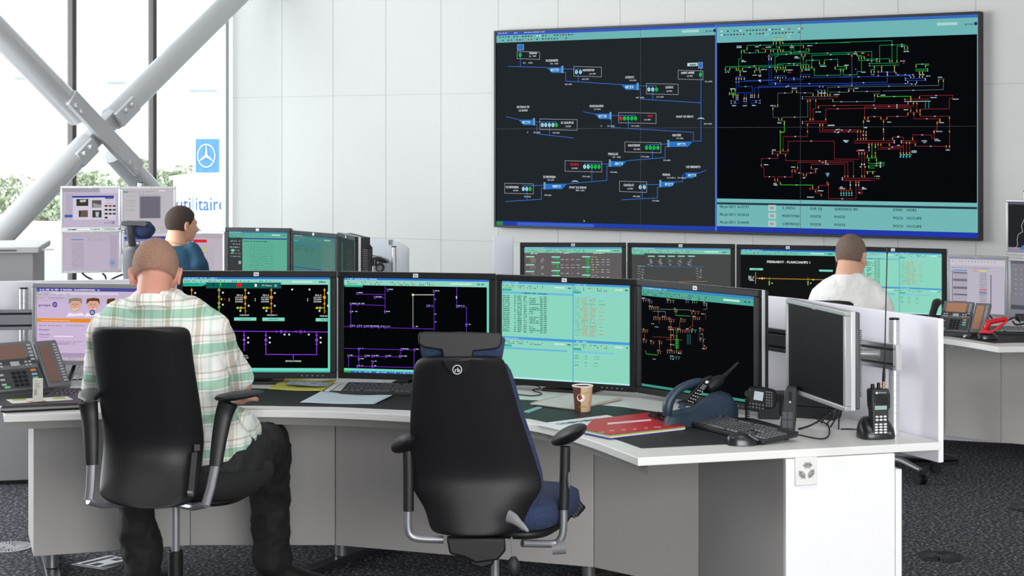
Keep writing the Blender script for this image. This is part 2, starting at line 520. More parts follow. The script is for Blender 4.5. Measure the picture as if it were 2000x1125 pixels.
trees = [(12, 84, 1.9, 4.3, 'pale green broad tree at the far left of the facade view'),
         (104, 78, 1.3, 4.1, 'pale green tree behind the foot of the rising brace tube'),
         (160, 84, 1.3, 4.6, 'pale tree below the crossing of the brace tubes'),
         (222, 88, 1.3, 4.8, 'pale tree between the falling tube and the middle mullion'),
         (274, 94, 1.3, 5.2, 'tree just left of the second dark mullion'),
         (338, 84, 1.2, 5.2, 'tree just left of the blue flag'),
         (378, 98, 1.4, 5.0, 'tree partly hidden behind the blue flag'),
         (-62, 92, 1.3, 4.4, 'tree cut by the left edge of the view'),
         (440, 120, 1.2, 4.6, 'tree behind the low white building')]
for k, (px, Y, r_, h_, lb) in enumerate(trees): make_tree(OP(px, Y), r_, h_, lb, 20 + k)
# low white building with blue lettering
bl = thing('low_building', 'low white commercial building with blue lettering beside the flag', 'building', OP(440, 66), R(4))
MB().b2(-1.95, 9, 0, 8, 0, 4.45).build('wall', mat('render_white', '#e8eaee', 0.8), bl, smooth=False)
MB().b2(-2.1, 9.1, -0.15, 8.1, 4.45, 4.6).build('roof', mat('roof_grey', '#b8bcc4', 0.7), bl)
txt = MB()
for f in text_polys('utilitaire', 0.62, 1.95, 'l', 0.03):
    pass
bm_ = txt.bm
for f in text_polys('utilitaire', 0.5, 1.85, 'l', 0.03):
    bm_.faces.new([bm_.verts.new((p[0] - 1.85, -0.03, p[1] + 3.3)) for p in f])
txt.build('lettering', mat('letter_blue', '#3c6fb4', 0.5), bl, smooth=False)
b2l = thing('pale_hall', 'pale flat hall beyond the yard at the left end of the facade view', 'building', OP(84, 60), 0)
MB().b2(-2.6, 0.9, 0, 3, 0, 2.9).build('wall', mat('render_pale', '#dcd9dc', 0.8), b2l, smooth=False)
MB().b2(-2.7, 1.0, -0.1, 3.1, 2.9, 3.02).build('roof', mat('roof_pale', '#cdb9ba', 0.7), b2l)
MB().b2(-2.3, 0.6, -0.04, 0.02, 0.5, 1.9).build('window_band', mat('glass_pale', '#aab6bd', 0.2), b2l)
# flag with the three pointed star
fp = OP(404, 42)
fg = thing('flag', 'sky blue flag carrying a white three pointed star in a ring', 'flag', (fp.x, fp.y, -4.0), 0)
Yf = 42.0; kf = Yf / F
zf0 = HC - (337 - YH) * kf; zf1 = HC - (271 - YH) * kf
flc = mat('flag_blue', '#3f78b4', 0.7)
m_ = MB()
n_ = 16
rows = []
for j in range(2):
    z = (zf0, zf1)[j] + 4.0
    rows.append([(-0.29 + 0.60 * i / n_, 0.02 * math.sin(i * 1.1), z) for i in range(n_ + 1)])
back = [[(x, y + 0.006, z) for x, y, z in r] for r in rows]
m_.rings([rows[0], rows[1], back[1], back[0], rows[0]], closed=False)
m_.build('cloth', flc, fg)
m_ = MB(); m_.b2(-0.31, -0.27, 0.0, 0.04, 0, zf1 + 4.6); m_.build('pole', mat('flagpole_white', '#d8dade', 0.4), fg)
MB().b2(-0.27, 0.31, -0.01, 0.01, zf0 + 4.0 - 0.17, zf0 + 4.0 - 0.01).build('banner_foot', mat('flag_white', '#e4e4e8', 0.7), fg)
star = MB(); cx, cz, rr_ = -0.01, (zf0 + zf1) / 2 + 4.0, 0.235
for i in range(40):
    a0, a1 = 2 * math.pi * i / 40, 2 * math.pi * (i + 1) / 40
    star.faces([(cx + math.cos(t) * q * 0.92, -0.035, cz + math.sin(t) * q * 1.22) for t, q in ((a0, rr_), (a1, rr_), (a1, rr_ - 0.022), (a0, rr_ - 0.022))], [(0, 1, 2, 3)])
for k in range(3):
    t = math.pi / 2 + k * 2 * math.pi / 3
    tip = (cx + math.cos(t) * rr_ * 0.9, cz + math.sin(t) * rr_ * 1.2)
    s1 = (cx + math.cos(t + 1.047) * 0.035, cz + math.sin(t + 1.047) * 0.04); s2 = (cx + math.cos(t - 1.047) * 0.035, cz + math.sin(t - 1.047) * 0.04)
    star.faces([(tip[0], -0.036, tip[1]), (s1[0], -0.036, s1[1]), (cx, -0.036, cz), (s2[0], -0.036, s2[1])], [(0, 1, 2, 3)])
star.build('emblem', mat('flag_white', '#e4e4e8', 0.7), fg, smooth=False)
# street lamps
lampm = mat('lamp_grey', '#8f9499', 0.5, 0.3)
for px, Y, hz, x0, x1, lb in ((227, 44, 158, 211, 246, 'thin grey street lamp between the two dark mullions'), (378.5, 46, 174, 372, 425, 'thin grey street lamp behind the blue flag pole'), (47, 48, 150, 30, 62, 'thin pale street lamp at the far left of the facade')):
    o = thing('street_lamp', lb, 'street lamp', OP(px, Y), 0)
    k_ = Y / F; zt = HC - (hz - YH) * k_ + 4.0
    MB().cyl((0, 0, 0), (0, 0, zt), 0.03, 0.018, 8).build('pole', mat('lamp_pole', '#c4c9d2', 0.5), o)
    MB().b2((x0 - px) * k_, (x1 - px) * k_, -0.12, 0.12, zt - 0.08, zt).build('lamp_head', lampm, o, bevel=0.02)
# parked cars
def car(loc, rz, col, label):
    o = thing('car', label, 'car', loc, rz, 'parked cars')
    side = [(-2.0, .25), (-2.05, .7), (-1.9, .95), (-1.2, 1.0), (-.6, 1.42), (.9, 1.45), (1.7, 1.0), (2.0, .9), (2.05, .3)]
    MB().prism_y(side, -0.8, 0.8).build('body', mat('car_' + col[1:], col, 0.25, 0.1, coat=0.5), o, bevel=0.08)
    MB().prism_y([(-1.05, 1.02), (-.55, 1.36), (.2, 1.38), (.2, 1.02)], -0.82, 0.82).build('window', mat('car_glass', '#3a4348', 0.1), o)
    MB().prism_y([(.28, 1.02), (.28, 1.38), (.85, 1.38), (1.5, 1.02)], -0.82, 0.82).build('window', mat('car_glass'), o)
    for x in (-1.3, 1.3):
        for y in (-0.82, 0.62): MB().cyl((x, y, .32), (x, y + .2, .32), .32, n=18).build('wheel', mat('tyre', '#26272a', 0.8), o)
    return o
car(OP(58, 50), R(8), '#c9ccd0', 'pale silver parked car seen beside the grey cabinet')
car(OP(150, 56), R(8), '#a84a44', 'red parked car beyond the facade behind the stacked monitors')
# ================================================================ screens
blk = mat('black_plastic', '#0f1012', 0.5, spec=.35)
blk2 = mat('black_plastic_matt', '#1d1e21', 0.6)
silv = mat('silver_plastic', '#a9abae', 0.32, 0.35)
silv2 = mat('silver_plastic_light', '#c9cbce', 0.35, 0.25)
scr_off = mat('screen_glass', '#0c0c11', 0.5, spec=0.1)
logo_w = mat('logo_white', '#d8dadd', 0.5)
chrome = mat('chrome', '#b9bbc0', 0.22, 0.9)
dkgrey = mat('dark_grey_plastic', '#3b3c40', 0.5)

def monitor(label, pL, YL, pR, YR, ztop, h, style='hp', group=None, base=True, bez=None, zfoot=0.74, depth=0.075, W=None):
    """flat screen between two pixel columns at two depths; the bezel front lies on local y=0"""
    a = Vector(((pL - 1000) * YL / F, YL, 0)); b = Vector(((pR - 1000) * YR / F, YR, 0))
    w = (b - a).length; rz = math.atan2(b.y - a.y, b.x - a.x); c = (a + b) / 2
    t = thing('monitor', label, 'monitor', (c.x, c.y, zfoot), rz, group)
    zc = ztop - h / 2 - zfoot
    black = style == 'hp'
    bz = bez or (0.026 if black else 0.024)
    fm = MB(); fm.frame(w, h, bz, 0.0, 0.022, zc)
    fm.build('bezel', blk if black else silv, t, bevel=0.003)
    hm = MB(); hm.b2(-w / 2 + 0.001, w / 2 - 0.001, 0.0215, 0.04, zc - h / 2 + 0.001, zc + h / 2 - 0.001)
    hm.build('side_trim', silv2, t, bevel=0.003)
    bm_ = MB(); bm_.b2(-w / 2 + 0.004, w / 2 - 0.004, 0.0395, depth - 0.012, zc - h / 2 + 0.004, zc + h / 2 - 0.004)
    bm_.b2(-w * 0.32, w * 0.32, depth - 0.02, depth + 0.012, zc - h * 0.34, zc + h * 0.34)
    bm_.build('back_shell', blk2 if black else mat('back_shell_dark', '#4a4b50', 0.5), t, bevel=0.006)
    pm = MB(); pm.b2(-w / 2 + bz - 0.002, w / 2 - bz + 0.002, 0.006, 0.02, zc - h / 2 + bz - 0.002, zc + h / 2 - bz + 0.002)
    panel = pm.build('screen_panel', scr_off, t, smooth=False)
    lm = MB(); lm.b2(-0.011, 0.011, -0.0015, 0.001, zc + h / 2 - bz * 0.5 - 0.008, zc + h / 2 - bz * 0.5 + 0.008)
    lg = lm.build('logo_plate', logo_w if black else silv, t)
    if black:
        tm = MB()
        for f in text_polys('hp', 0.0075, 0.013, 'c', 0.05):
            tm.bm.faces.new([tm.bm.verts.new((p[0], -0.0019, p[1] + zc + h / 2 - bz * 0.5 - 0.003)) for p in f])
        tm.build('logo_letters', blk, lg, smooth=False)
    bt = MB()
    for k in range(5): bt.b2(w / 2 - 0.06 - k * 0.022 if black else w * 0.2 + k * 0.014, (w / 2 - 0.06 - k * 0.022 if black else w * 0.2 + k * 0.014) + 0.005, -0.001, 0.001, zc - h / 2 + bz * 0.4, zc - h / 2 + bz * 0.4 + 0.004)
    bt.build('button_row', mat('button_mark', '#8d9094', 0.5), t)
    if base:
        st = MB()
        st.b2(-0.05, 0.05, depth - 0.02, depth + 0.03, 0.012, zc)
        st.b2(-0.11, 0.11, -0.02 if not black else 0.01, 0.17, 0.0, 0.014)
        st.build('stand', silv if not black else blk2, t, bevel=0.006)
    t['_dim'] = 0
    del t['_dim']
    MON[t.name] = (w, h, zc, bz)
    return t
MON = {}
def canvas(t, fr, bg):
    w, h, zc, bz = MON[t.name]
    c = Canvas(t, 0.0055, fr)
    c.loc(-w / 2 + bz, zc - h / 2 + bz, w / 2 - bz, zc + h / 2 - bz, bg, 0)
    c.x0, c.x1, c.z0, c.z1 = -w / 2 + bz, w / 2 - bz, zc - h / 2 + bz, zc + h / 2 - bz
    c.clip = (c.x0, c.x1, c.z0, c.z1)
    return c
def uv(c, u0, v0, u1, v1, col, l=1):
    """block in fractions of the screen, v from the top"""
    X = lambda u: c.x0 + (c.x1 - c.x0) * u
    Z = lambda v: c.z1 - (c.z1 - c.z0) * v
    c.loc(X(u0), Z(v1), X(u1), Z(v0), col, l)
def uvsmudge(c, u, v, wu, hv_, col, l=2, dens=0.75):
    X = lambda q: c.x0 + (c.x1 - c.x0) * q
    asp = (c.z1 - c.z0) / (c.x1 - c.x0); x = 0
    while x < wu:
        cw = random.uniform(0.5, 1.1) * hv_ * asp
        if random.random() < dens: uv(c, u + x, v - hv_ * random.uniform(.7, 1), min(u + x + cw * .8, u + wu), v, col, l)
        x += cw
def winbar(c, u0, u1, v0, s=1.0, mint='#8fd4c0', blue='#2f6fc8', tab=True):
    """title strip and tool strip of a program window"""
    uv(c, u0, v0, u1, v0 + 0.022 * s, blue, 1)
    uvsmudge(c, u0 + 0.01, v0 + 0.017 * s, (u1 - u0) * 0.22, 0.010 * s, '#bfe0f0', 2)
    uv(c, u0, v0 + 0.022 * s, u1, v0 + 0.078 * s, mint, 1)
    W_ = u1 - u0
    pal = ['#2a3a3a', '#2a3a3a', '#b03030', '#2f7a50', '#2a3a3a', '#3a60b0', '#c08a40']
    for row in (0.038, 0.058):
        x = u0 + 0.012
        while x < u0 + W_ * 0.62:
            if random.random() < 0.62:
                uv(c, x, v0 + row * s, x + 0.006, v0 + (row + 0.012) * s, random.choice(pal), 2)
            x += 0.0135 if random.random() < .85 else 0.04
    uv(c, u1 - W_ * 0.26, v0 + 0.040 * s, u1 - W_ * 0.12, v0 + 0.056 * s, '#c4e8de', 2)
    uvsmudge(c, u1 - W_ * 0.08, v0 + 0.056 * s, W_ * 0.05, 0.014 * s, '#20306a', 2)
    if tab: uv(c, u0 + 0.004, v0 + 0.078 * s, u0 + 0.12 * W_ + 0.01, v0 + 0.098 * s, '#2fb090', 2)

ZT, HM = 1.2185, 0.457
G1 = 'black widescreen monitors along the front desk'
m1 = monitor('black monitor showing orange feeder columns and purple busbar, in front of the man in plaid', 345, 7.42, 656.5, 7.40, 1.225, HM, group=G1)
m2 = monitor('black monitor with purple network diagram, directly behind the empty chair headrest', 660, 7.44, 966.5, 7.30, ZT + 0.003, HM, group=G1)
m3 = monitor('black monitor with mint green event list screen, behind the paper cup', 968.5, 7.30, 1241, 7.03, ZT, HM, group=G1)
m4 = monitor('black monitor with dark small network map, behind the navy phone dock', 1243, 7.03, 1481, 6.51, ZT, HM, group=G1)
m5 = monitor('silver monitor with a blank black screen on rail arm at the right desk end', 1534, 6.25, 1650, 5.75, 1.211, 0.331, style='silver', base=False, bez=0.016, zfoot=0.9, depth=0.07)
m0 = monitor('silver monitor showing lilac phone directory page behind the left desk phone', 62, 7.35, 296, 7.28, 1.180, 0.345, style='silver', bez=0.020, base=False)

# ---- monitor 1: feeder columns
c = canvas(m1, (340, 420, 2.812), '#050608')
winbar(c, 0, 1, 0, 1.0)
c.rect(0, 372, 168, 388, '#27b59b', 3); c.text(92, 384, 'PLANCHAMPS', 8, '#0c3a38', 'c', 86)
c.rect(175, 370, 588, 403, '#0e5c55', 3); 
c.line([(210, 374), (216, 382), (216, 390)], 3, '#0a1414', 4); c.line([(222, 374), (216, 382)], 3, '#0a1414', 4)
c.disc(255, 374, 4, '#25d040', 4); c.line([(255, 376), (255, 386)], 3, '#25d040', 4); c.line([(247, 382), (263, 382)], 2, '#25d040', 4); c.line([(255, 386), (249, 395)], 2, '#25d040', 4); c.line([(255, 386), (261, 395)], 2, '#25d040', 4)
c.bar(358, 385, 26, 22, '#d81818', 4); c.bar(449, 386, 12, 16, '#e8f0f0', 4)
c.text(480, 391, 'TC Fictive', 9, '#eaf6f4', 'l', 58); c.ring(558, 388, 8, 2.5, '#eaf6f4', 4, n=4)
def feeder(x, hot='#e8a020', y0=402):
    c.hv([(x, y0), (x, 540)], 3, hot)
    for y in (412, 487): c.disc(x, y, 7, hot, 2, n=4)
    c.bar(x, 452, 15, 15, hot, 2); c.bar(x + 19, 428, 9, 9, '#e6e6e6', 2); c.bar(x + 19, 498, 9, 9, '#e6e6e6', 2)
feeder(97); feeder(391); feeder(534); feeder(826)
c.hv([(247, 402), (247, 500)], 3, '#c8b890'); c.hv([(247, 500), (247, 530)], 3, '#7ae020')
for y, col in ((412, '#f0b040'), (449, '#c88828'), (484, '#e8c060'), (505, '#7ae020')): c.ring(247, y, 7, 2.5, col)
for y in (426, 492): c.bar(268, y, 9, 9, '#e6e6e6')
c.bar(260, 462, 9, 10, '#a8d020'); c.bar(277, 462, 5, 6, '#c03020')
for x in (391, 534, 826):
    c.hv([(x - 2, 510), (x - 48, 510)], 3, '#c8d020'); c.ring(x - 24, 510, 7, 2.5, '#d8e030'); c.poly([(x - 50, 510), (x - 38, 502), (x - 38, 518)], '#d8e030', 2); c.bar(x - 27, 526, 9, 9, '#e6e6e6')
    c.bar(x + 5, 528, 5, 6, '#c03020')
for x in (369, 512, 800):
    for k, t_ in enumerate(('98.0 A', '63.0 KV', '9.8 MW', '0.8 MVAR')): c.text(x + 10, 444 + k * 12, t_, 8, '#e8e8e8', 'r', 44 if k else 36)
    for yy in (460, 470): c.bar(x - 66, yy, 5, 5, '#e0e0e0')
c.text(360, 553, 'CHEVROLET', 7, '#e8f4f0', 'l', 54); c.rect(330, 562, 452, 580, '#7fd8c4', 2); c.text(391, 575, 'CHEVROLET', 7, '#1c4c48', 'c', 64)
c.text(510, 553, 'PIERRABOT 3', 7, '#e8f4f0', 'l', 58); c.rect(485, 563, 607, 582, '#7fd8c4', 2); c.text(546, 576, 'PIERRABOT', 7, '#1c4c48', 'c', 60)
c.text(800, 558, 'PIERRAB', 7, '#e8f4f0', 'l', 42); c.rect(778, 566, 843, 584, '#7fd8c4', 2); c.text(806, 579, 'PIERRA', 7, '#1c4c48', 'l', 36)
for x in (649, 744): c.bar(x, 409, 9, 9, '#e6e6e6')
PU = '#8a3ce0'
c.hv([(100, 636), (843, 642)], 4, PU)
for x in (563, 588, 612, 670, 718): c.disc(x, 640, 6 if x != 588 else 8, PU, 2, n=8)
c.ring(695, 641, 9, 3, PU)
for x in (607, 632, 740): c.bar(x, 656, 9, 9, '#e6e6e6')
c.hv([(385, 640), (385, 745)], 4, PU); c.hv([(504, 640), (504, 766)], 4, PU); c.hv([(783, 640), (783, 766)], 4, PU); c.hv([(504, 765), (783, 767)], 4, PU); c.hv([(655, 766), (655, 792)], 4, PU)
for x in (385, 504, 783):
    for y in (661, 709): c.disc(x, y, 7, PU, 2, n=4)
    if x == 385: c.bar(x, 685, 12, 12, '#b060e0')
    else: c.ring(x, 686, 8, 3, '#a060e8')
    c.bar(x + 22, 674, 9, 9, '#e6e6e6'); c.bar(x + 22, 700, 9, 9, '#e6e6e6')
c.text(655, 806, 'SERVICES INTERNES', 8, '#d8f4e8', 'c', 88)
c.text(372, 776, '97.0 A', 8, '#e8e8e8', 'l', 32); c.text(372, 788, '97.2 KV', 8, '#e8e8e8', 'l', 38)
uv(c, 0, 0.955, 1, 0.985, '#6fd8c0', 1); uv(c, 0, 0.985, 1, 1, '#49b0a8', 1); uv(c, 0.985, 0.05, 1, 0.985, '#6fd8c0', 1)
c.done()

# ---- monitor 2: purple network
c = canvas(m2, (340, 420, 2.812), '#050608')
winbar(c, 0, 1, 0, 1.0)
PU = '#6a30c0'
def node(x, y, lab=True):
    c.ring(x, y, 6, 2, '#8a50e0', 2, n=10)
    c.bar(x - 3, y - 8, 3, 3, '#e8e060', 3)
    if lab: c.smudge(x + 6, y - 4, random.choice((18, 24, 34)), 5, '#c8dcf0', 3)
for ln in ([(1159, 392), (1159, 530)], [(1007, 434), (1159, 436)], [(1104, 454), (1159, 455)], [(971, 490), (1159, 497)], [(971, 490), (971, 612)], [(930, 612), (1425, 626)],
           [(1428, 424), (1428, 632)], [(1394, 502), (1428, 503)], [(1553, 392), (1553, 505)], [(1553, 505), (1606, 506)], [(1606, 506), (1606, 640)],
           [(932, 732), (1318, 741)], [(1015, 735), (1015, 830)], [(1243, 738), (1243, 778)], [(958, 775), (1243, 778)], [(958, 775), (958, 832)], [(1090, 806), (1090, 832)], [(1000, 830), (1318, 838)], [(1318, 740), (1318, 838)]):
    c.hv(ln, 3, PU)
c.hv([(1312, 438), (1312, 614)], 4, '#b8b8a8'); c.hv([(1312, 438), (1428, 438)], 4, '#c8c8c0')
for k in range(22): c.bar(1312, 444 + k * 8, 4, 3, '#4a4a52', 2)
for x, y in ((1007, 432), (1174, 414), (1104, 454), (971, 491), (1007, 491), (1159, 535), (971, 535), (971, 612), (1010, 613), (1048, 614), (1087, 615), (1124, 616), (1162, 617), (1316, 618), (1428, 422), (1392, 502), (1555, 504), (1606, 606), (1015, 738), (1250, 740), (1322, 742), (958, 776), (1052, 777), (1090, 777), (1166, 778), (1241, 780), (1015, 794), (1090, 808), (1010, 832), (1090, 833)): node(x, y)
c.bar(1312, 438, 11, 11, '#f0ecd0', 3)
for y in (464, 546, 588): c.smudge(1432, y, 10, 4, '#c8dcf0')
c.bar(1551, 452, 5, 14, '#e0e8f0', 2)
uv(c, 0, 0.955, 1, 0.98, '#6fd8c0', 1); uv(c, 0, 0.98, 1, 1, '#2a62c0', 1); uv(c, 0, 0.98, 0.045, 1, '#3aa048', 2); uv(c, 0.985, 0.05, 1, 0.98, '#6fd8c0', 1)
uvsmudge(c, 0.07, 0.995, 0.5, 0.01, '#bcd8f0', 3, 0.5)
c.done()

# ---- monitor 3: mint event lists
MINT = '#8cd6bf'
def eventlist(t, frame, dim=MINT):
    c = canvas(t, frame, dim)
    us = 0.565
    for (u0, u1, v0) in ((0, us, 0.0), (us, 1, 0.0), (0, us, 0.575), (us, 1, 0.575)):
        winbar(c, u0, u1, v0, 1.0, dim, '#4a9ad8', True)
    uv(c, us - 0.003, 0, us + 0.003, 1, '#4a9ad8', 3); uv(c, 0, 0.57, 1, 0.58, '#4a9ad8', 3)
    uv(c, 0, 0.105, us, 0.128, '#6cbcd8', 2); uv(c, us, 0.105, 1, 0.124, '#8fcfe0', 2); uv(c, 0, 0.68, 0.52, 0.70, '#6cb8d8', 2); uv(c, us + .01, 0.68, 0.88, 0.70, '#7cc4dc', 2)
    uvsmudge(c, 0.15, 0.123, 0.22, 0.012, '#204868', 3)
    for k in range(20):
        v = 0.155 + k * 0.0192
        uvsmudge(c, 0.008, v, 0.055, 0.010, '#1d4a48', 3, .9); uvsmudge(c, 0.10, v, 0.012, 0.010, '#1d4a48', 3, .9)
        uvsmudge(c, 0.125, v, 0.035, 0.010, '#1d4a48', 3, .9); uvsmudge(c, 0.175, v, 0.025, 0.010, '#1d4a48', 3, .9)
        if k % 5: uvsmudge(c, 0.22, v, random.choice((.03, .05, .08)), 0.010, '#1d4a48', 3, .85)
        uvsmudge(c, 0.305, v, 0.022, 0.010, '#1d4a48', 3, .95); uvsmudge(c, 0.335, v, 0.024, 0.010, '#1d4a48', 3, .95)
    for k in range(21):
        v = 0.150 + k * 0.0188
        col = random.choice(['#d07a50', '#c88060', '#5a9a88', '#d07a50'])
        uvsmudge(c, us + .012, v, 0.04, 0.008, '#6aa898', 3, .8); uvsmudge(c, us + .065, v, 0.05, 0.009, col, 3, .8)
        uvsmudge(c, us + .125, v, random.choice((.03, .05, .06)), 0.009, col, 3, .7)
        if k % 2: uvsmudge(c, us + .20, v, random.choice((.03, .05)), 0.009, col, 3, .7)
        if k in (6, 10, 17): uv(c, us + .055, v - .009, us + .060, v, '#204040', 3)
    for v in (0.735, 0.76, 0.80, 0.83): 
        uvsmudge(c, us + .012, v, 0.03, 0.009, '#3a7a70', 3, .8); uvsmudge(c, us + .09, v, 0.02, 0.009, '#3a7a70', 3, .8); uvsmudge(c, us + .16, v, 0.04, 0.009, '#5a9a88', 3, .8)
    uv(c, 0, 0.985, 1, 1, '#bcecf4', 2)
    c.done()
eventlist(m3, (0, 0, 1))

# ---- monitor 4: small dark network map
c = canvas(m4, (940, 440, 2.445), '#0a0b0e')
winbar(c, 0, 1, 0, 1.15, '#4fa896', '#3a88c0', False)
rnd = random.Random(3)
cols = ['#c86a3a', '#b85038', '#d08850', '#a84838']
# small clusters of busbars, drops and marks
def cluster(x, y, w, n, col, dn=1):
    c.line([(x, y), (x + w, y)], 1.5, col, 2)
    for k in range(n):
        xx = x + w * (k + .5) / n; c.line([(xx, y), (xx, y + dn * 14)], 1.2, col, 2); c.bar(xx, y + dn * 8, 3, 3, rnd.choice(['#e8d890', '#e0a870', '#e8e8e0']), 3)
for x, y, w, n, col in ((770, 352, 34, 3, '#8a8aa0'), (800, 362, 20, 2, '#5a7ad0'), (885, 358, 40, 3, '#a0a090'), (974, 358, 20, 2, '#4a6ae0'), (1005, 360, 30, 3, '#30b050'), (800, 390, 50, 5, '#c0a060'), (920, 402, 20, 2, '#b0a070'),
                        (1000, 412, 45, 3, '#b86040'), (1060, 372, 20, 2, '#a0a0a0'), (820, 440, 40, 4, '#b86040'), (862, 440, 40, 4, '#b86040'), (895, 450, 30, 3, '#b85040'), (950, 450, 28, 3, '#b06040'), (1008, 440, 40, 4, '#b85040'),
                        (768, 500, 30, 3, '#c08050'), (890, 490, 55, 5, '#b85040'), (935, 500, 45, 4, '#b06050'), (978, 500, 30, 3, '#b06050'), (1000, 500, 30, 2, '#40b0b0'), (1040, 496, 25, 2, '#b85040'), (1040, 544, 30, 2, '#b85040'),
                        (770, 548, 24, 2, '#b86040'), (806, 556, 24, 2, '#b86040'), (846, 556, 20, 2, '#b86040'), (900, 528, 40, 3, '#b85040'), (885, 600, 75, 7, '#b85040'), (840, 602, 22, 2, '#b86040'), (900, 628, 50, 4, '#40a0a0'), (1060, 580, 20, 2, '#d04030')):
    cluster(x, y, w, n, col); c.smudge(x + 2, y - 4, w * .5, 4, '#b8c8c8', 3)
for x, y, w in ((756, 348, 36), (806, 470, 30), (828, 486, 30), (900, 498, 28), (1050, 424, 24), (1046, 520, 22), (902, 570, 30), (820, 640, 26), (905, 640, 20), (940, 612, 24), (1056, 590, 20)): c.smudge(x, y, w, 4, '#c0d0d0', 3)
for ln in ([(764, 372), (764, 500)], [(852, 400), (1000, 405)], [(845, 402), (845, 440)], [(1078, 372), (1078, 400), (1060, 402)], [(820, 410), (880, 412), (880, 440)]): c.line(ln, 1.5, '#8a9a9a', 1)
c.line([(930, 405), (930, 430), (998, 434)], 2, '#30c040', 2); c.line([(784, 598), (790, 614), (842, 620)], 2.4, '#40b030', 2)
c.line([(934, 500), (934, 600)], 2, '#28c050', 2)
for y in (545, 555, 565, 575, 585): c.bar(936, y, 22, 5, '#25b045', 3)
for x in (985, 992, 999, 1060): c.line([(x, 520), (x, 568)], 1.5, '#3aa0a0', 2)
for ln in ([(850, 440), (850, 470)], [(905, 455), (905, 600)], [(918, 500), (918, 528)], [(948, 455), (948, 500)], [(1010, 455), (1010, 480), (975, 500)], [(1042, 500), (1042, 550)], [(1072, 420), (1072, 450)], [(780, 520), (780, 548)], [(852, 560), (852, 600)], [(885, 545), (960, 548)], [(820, 532), (905, 536)]): c.line(ln, 1.3, rnd.choice(cols), 1)
uv(c, 0, 0.965, 1, 0.99, '#3f8f80', 1)
c.done()

# ---- monitor 0: directory page
LIL = '#cbb6d6'
c = canvas(m0, (40, 540, 3.03), LIL)
uv(c, 0, 0, 1, 0.045, '#4a4a98', 1); uvsmudge(c, .02, .037, .55, .022, '#d8d8f0', 2)
uv(c, 0, 0.045, 1, 0.19, '#c2b4cc', 1); uv(c, 0.13, 0.06, .74, .095, '#d8cce0', 2)
c.text(178, 86, 'http://intranet', 7, '#4a4060', 'l', 250, 3, 0)
for k, t_ in enumerate(('Fichier', 'Edition', 'Affichage', 'Favoris', 'Outils')): c.text(100 + k * 42, 107, t_, 6, '#3a3450', 'l', 28, 3, 0)
c.disc(106, 83, 9, '#3a68c0', 2); c.bar(103, 126, 9, 8, '#e09030', 2); c.bar(126, 126, 9, 8, '#8ab040', 2); c.text(165, 129, 'Annuaire telephonique', 6, '#2a2a70', 'l', 100, 3, 0)
c.text(108, 175, 'groupe', 14, '#2a2f78', 'l', 74, 3, .05)
c.disc(204, 166, 15, '#2a2f78', 2, ry=16); c.ring(204, 166, 9, 2.5, LIL, 3); c.bar(205, 167, 14, 3, LIL, 3); c.bar(213, 172, 6, 4, '#2a2f78', 3)
# two smiling people in the page picture
for x, hair, w in ((325, '#8a8078', 1.0), (430, '#6a3a2a', 1.0)):
    c.disc(x, 168, 34, '#d8a890', 2, ry=40); c.poly([(x - 40, 165), (x - 36, 132), (x, 126), (x + 36, 130), (x + 42, 168), (x + 26, 145), (x - 20, 145)], hair, 3)
    c.line([(x - 18, 190), (x, 197), (x + 18, 188)], 4, '#f4e8e4', 3); c.line([(x - 16, 164), (x - 6, 164)], 3, '#503830', 3); c.line([(x + 6, 164), (x + 16, 164)], 3, '#503830', 3); c.line([(x, 170), (x + 2, 180)], 3, '#b88070', 3)
    c.poly([(x - 55, 238), (x - 36, 214), (x, 222), (x + 36, 214), (x + 55, 232)], '#f0e8f2', 2)
c.poly([(510, 160), (515, 132), (560, 128), (560, 165)], '#6a3a2a', 3)
c.disc(426, 212, 17, '#2a2f78', 4); c.ring(426, 212, 10, 3, '#e8e0f0', 5); c.bar(427, 213, 14, 3, '#e8e0f0', 5)
c.rect(98, 246, 640, 276, '#e88a28', 2); c.text(126, 262, 'Outil de recherche Google Search', 7, '#fbe8d0', 'l', 174, 3, .02)
c.text(110, 292, 'Accueil   A mon service', 7, '#2a2a60', 'l', 140, 3, .02); c.text(270, 292, 'Annuaire telephonique', 7, '#4a4070', 'l', 112, 3, 0)
c.text(110, 318, 'Annuaire', 9, '#22226a', 'l', 66, 3, .05); c.text(113, 346, 'Rechercher', 8, '#22226a', 'l', 66, 3, .05); c.text(113, 360, 'Rechercher', 6, '#4a4468', 'l', 56, 3, 0)
c.rect(193, 347, 316, 362, '#e4d8ea', 2); c.box(193, 347, 316, 362, 1, '#5a5068', 3)
c.text(130, 385, 'Un des termes    Tous les termes    Expression', 6, '#3a3458', 'l', 250, 3, 0); c.rect(115, 388, 326, 404, '#bcaac6', 2); c.text(150, 400, 'Options de recherche avancee', 7, '#3a3050', 'l', 142, 3, 0)
uv(c, 0, 0.90, 1, 0.96, '#a996b4', 1); uv(c, 0, 0.96, 1, 1, '#c0aecb', 1)
for x, col in ((182, '#4a78c8'), (200, '#38a0a0'), (218, '#d89030'), (237, '#4a68c8'), (290, '#e08020'), (356, '#d8b050')): c.disc(x, 484, 5, col, 3)
c.text(300, 489, 'Contact', 6, '#3a3050', 'l', 26, 3, 0)
c.done()

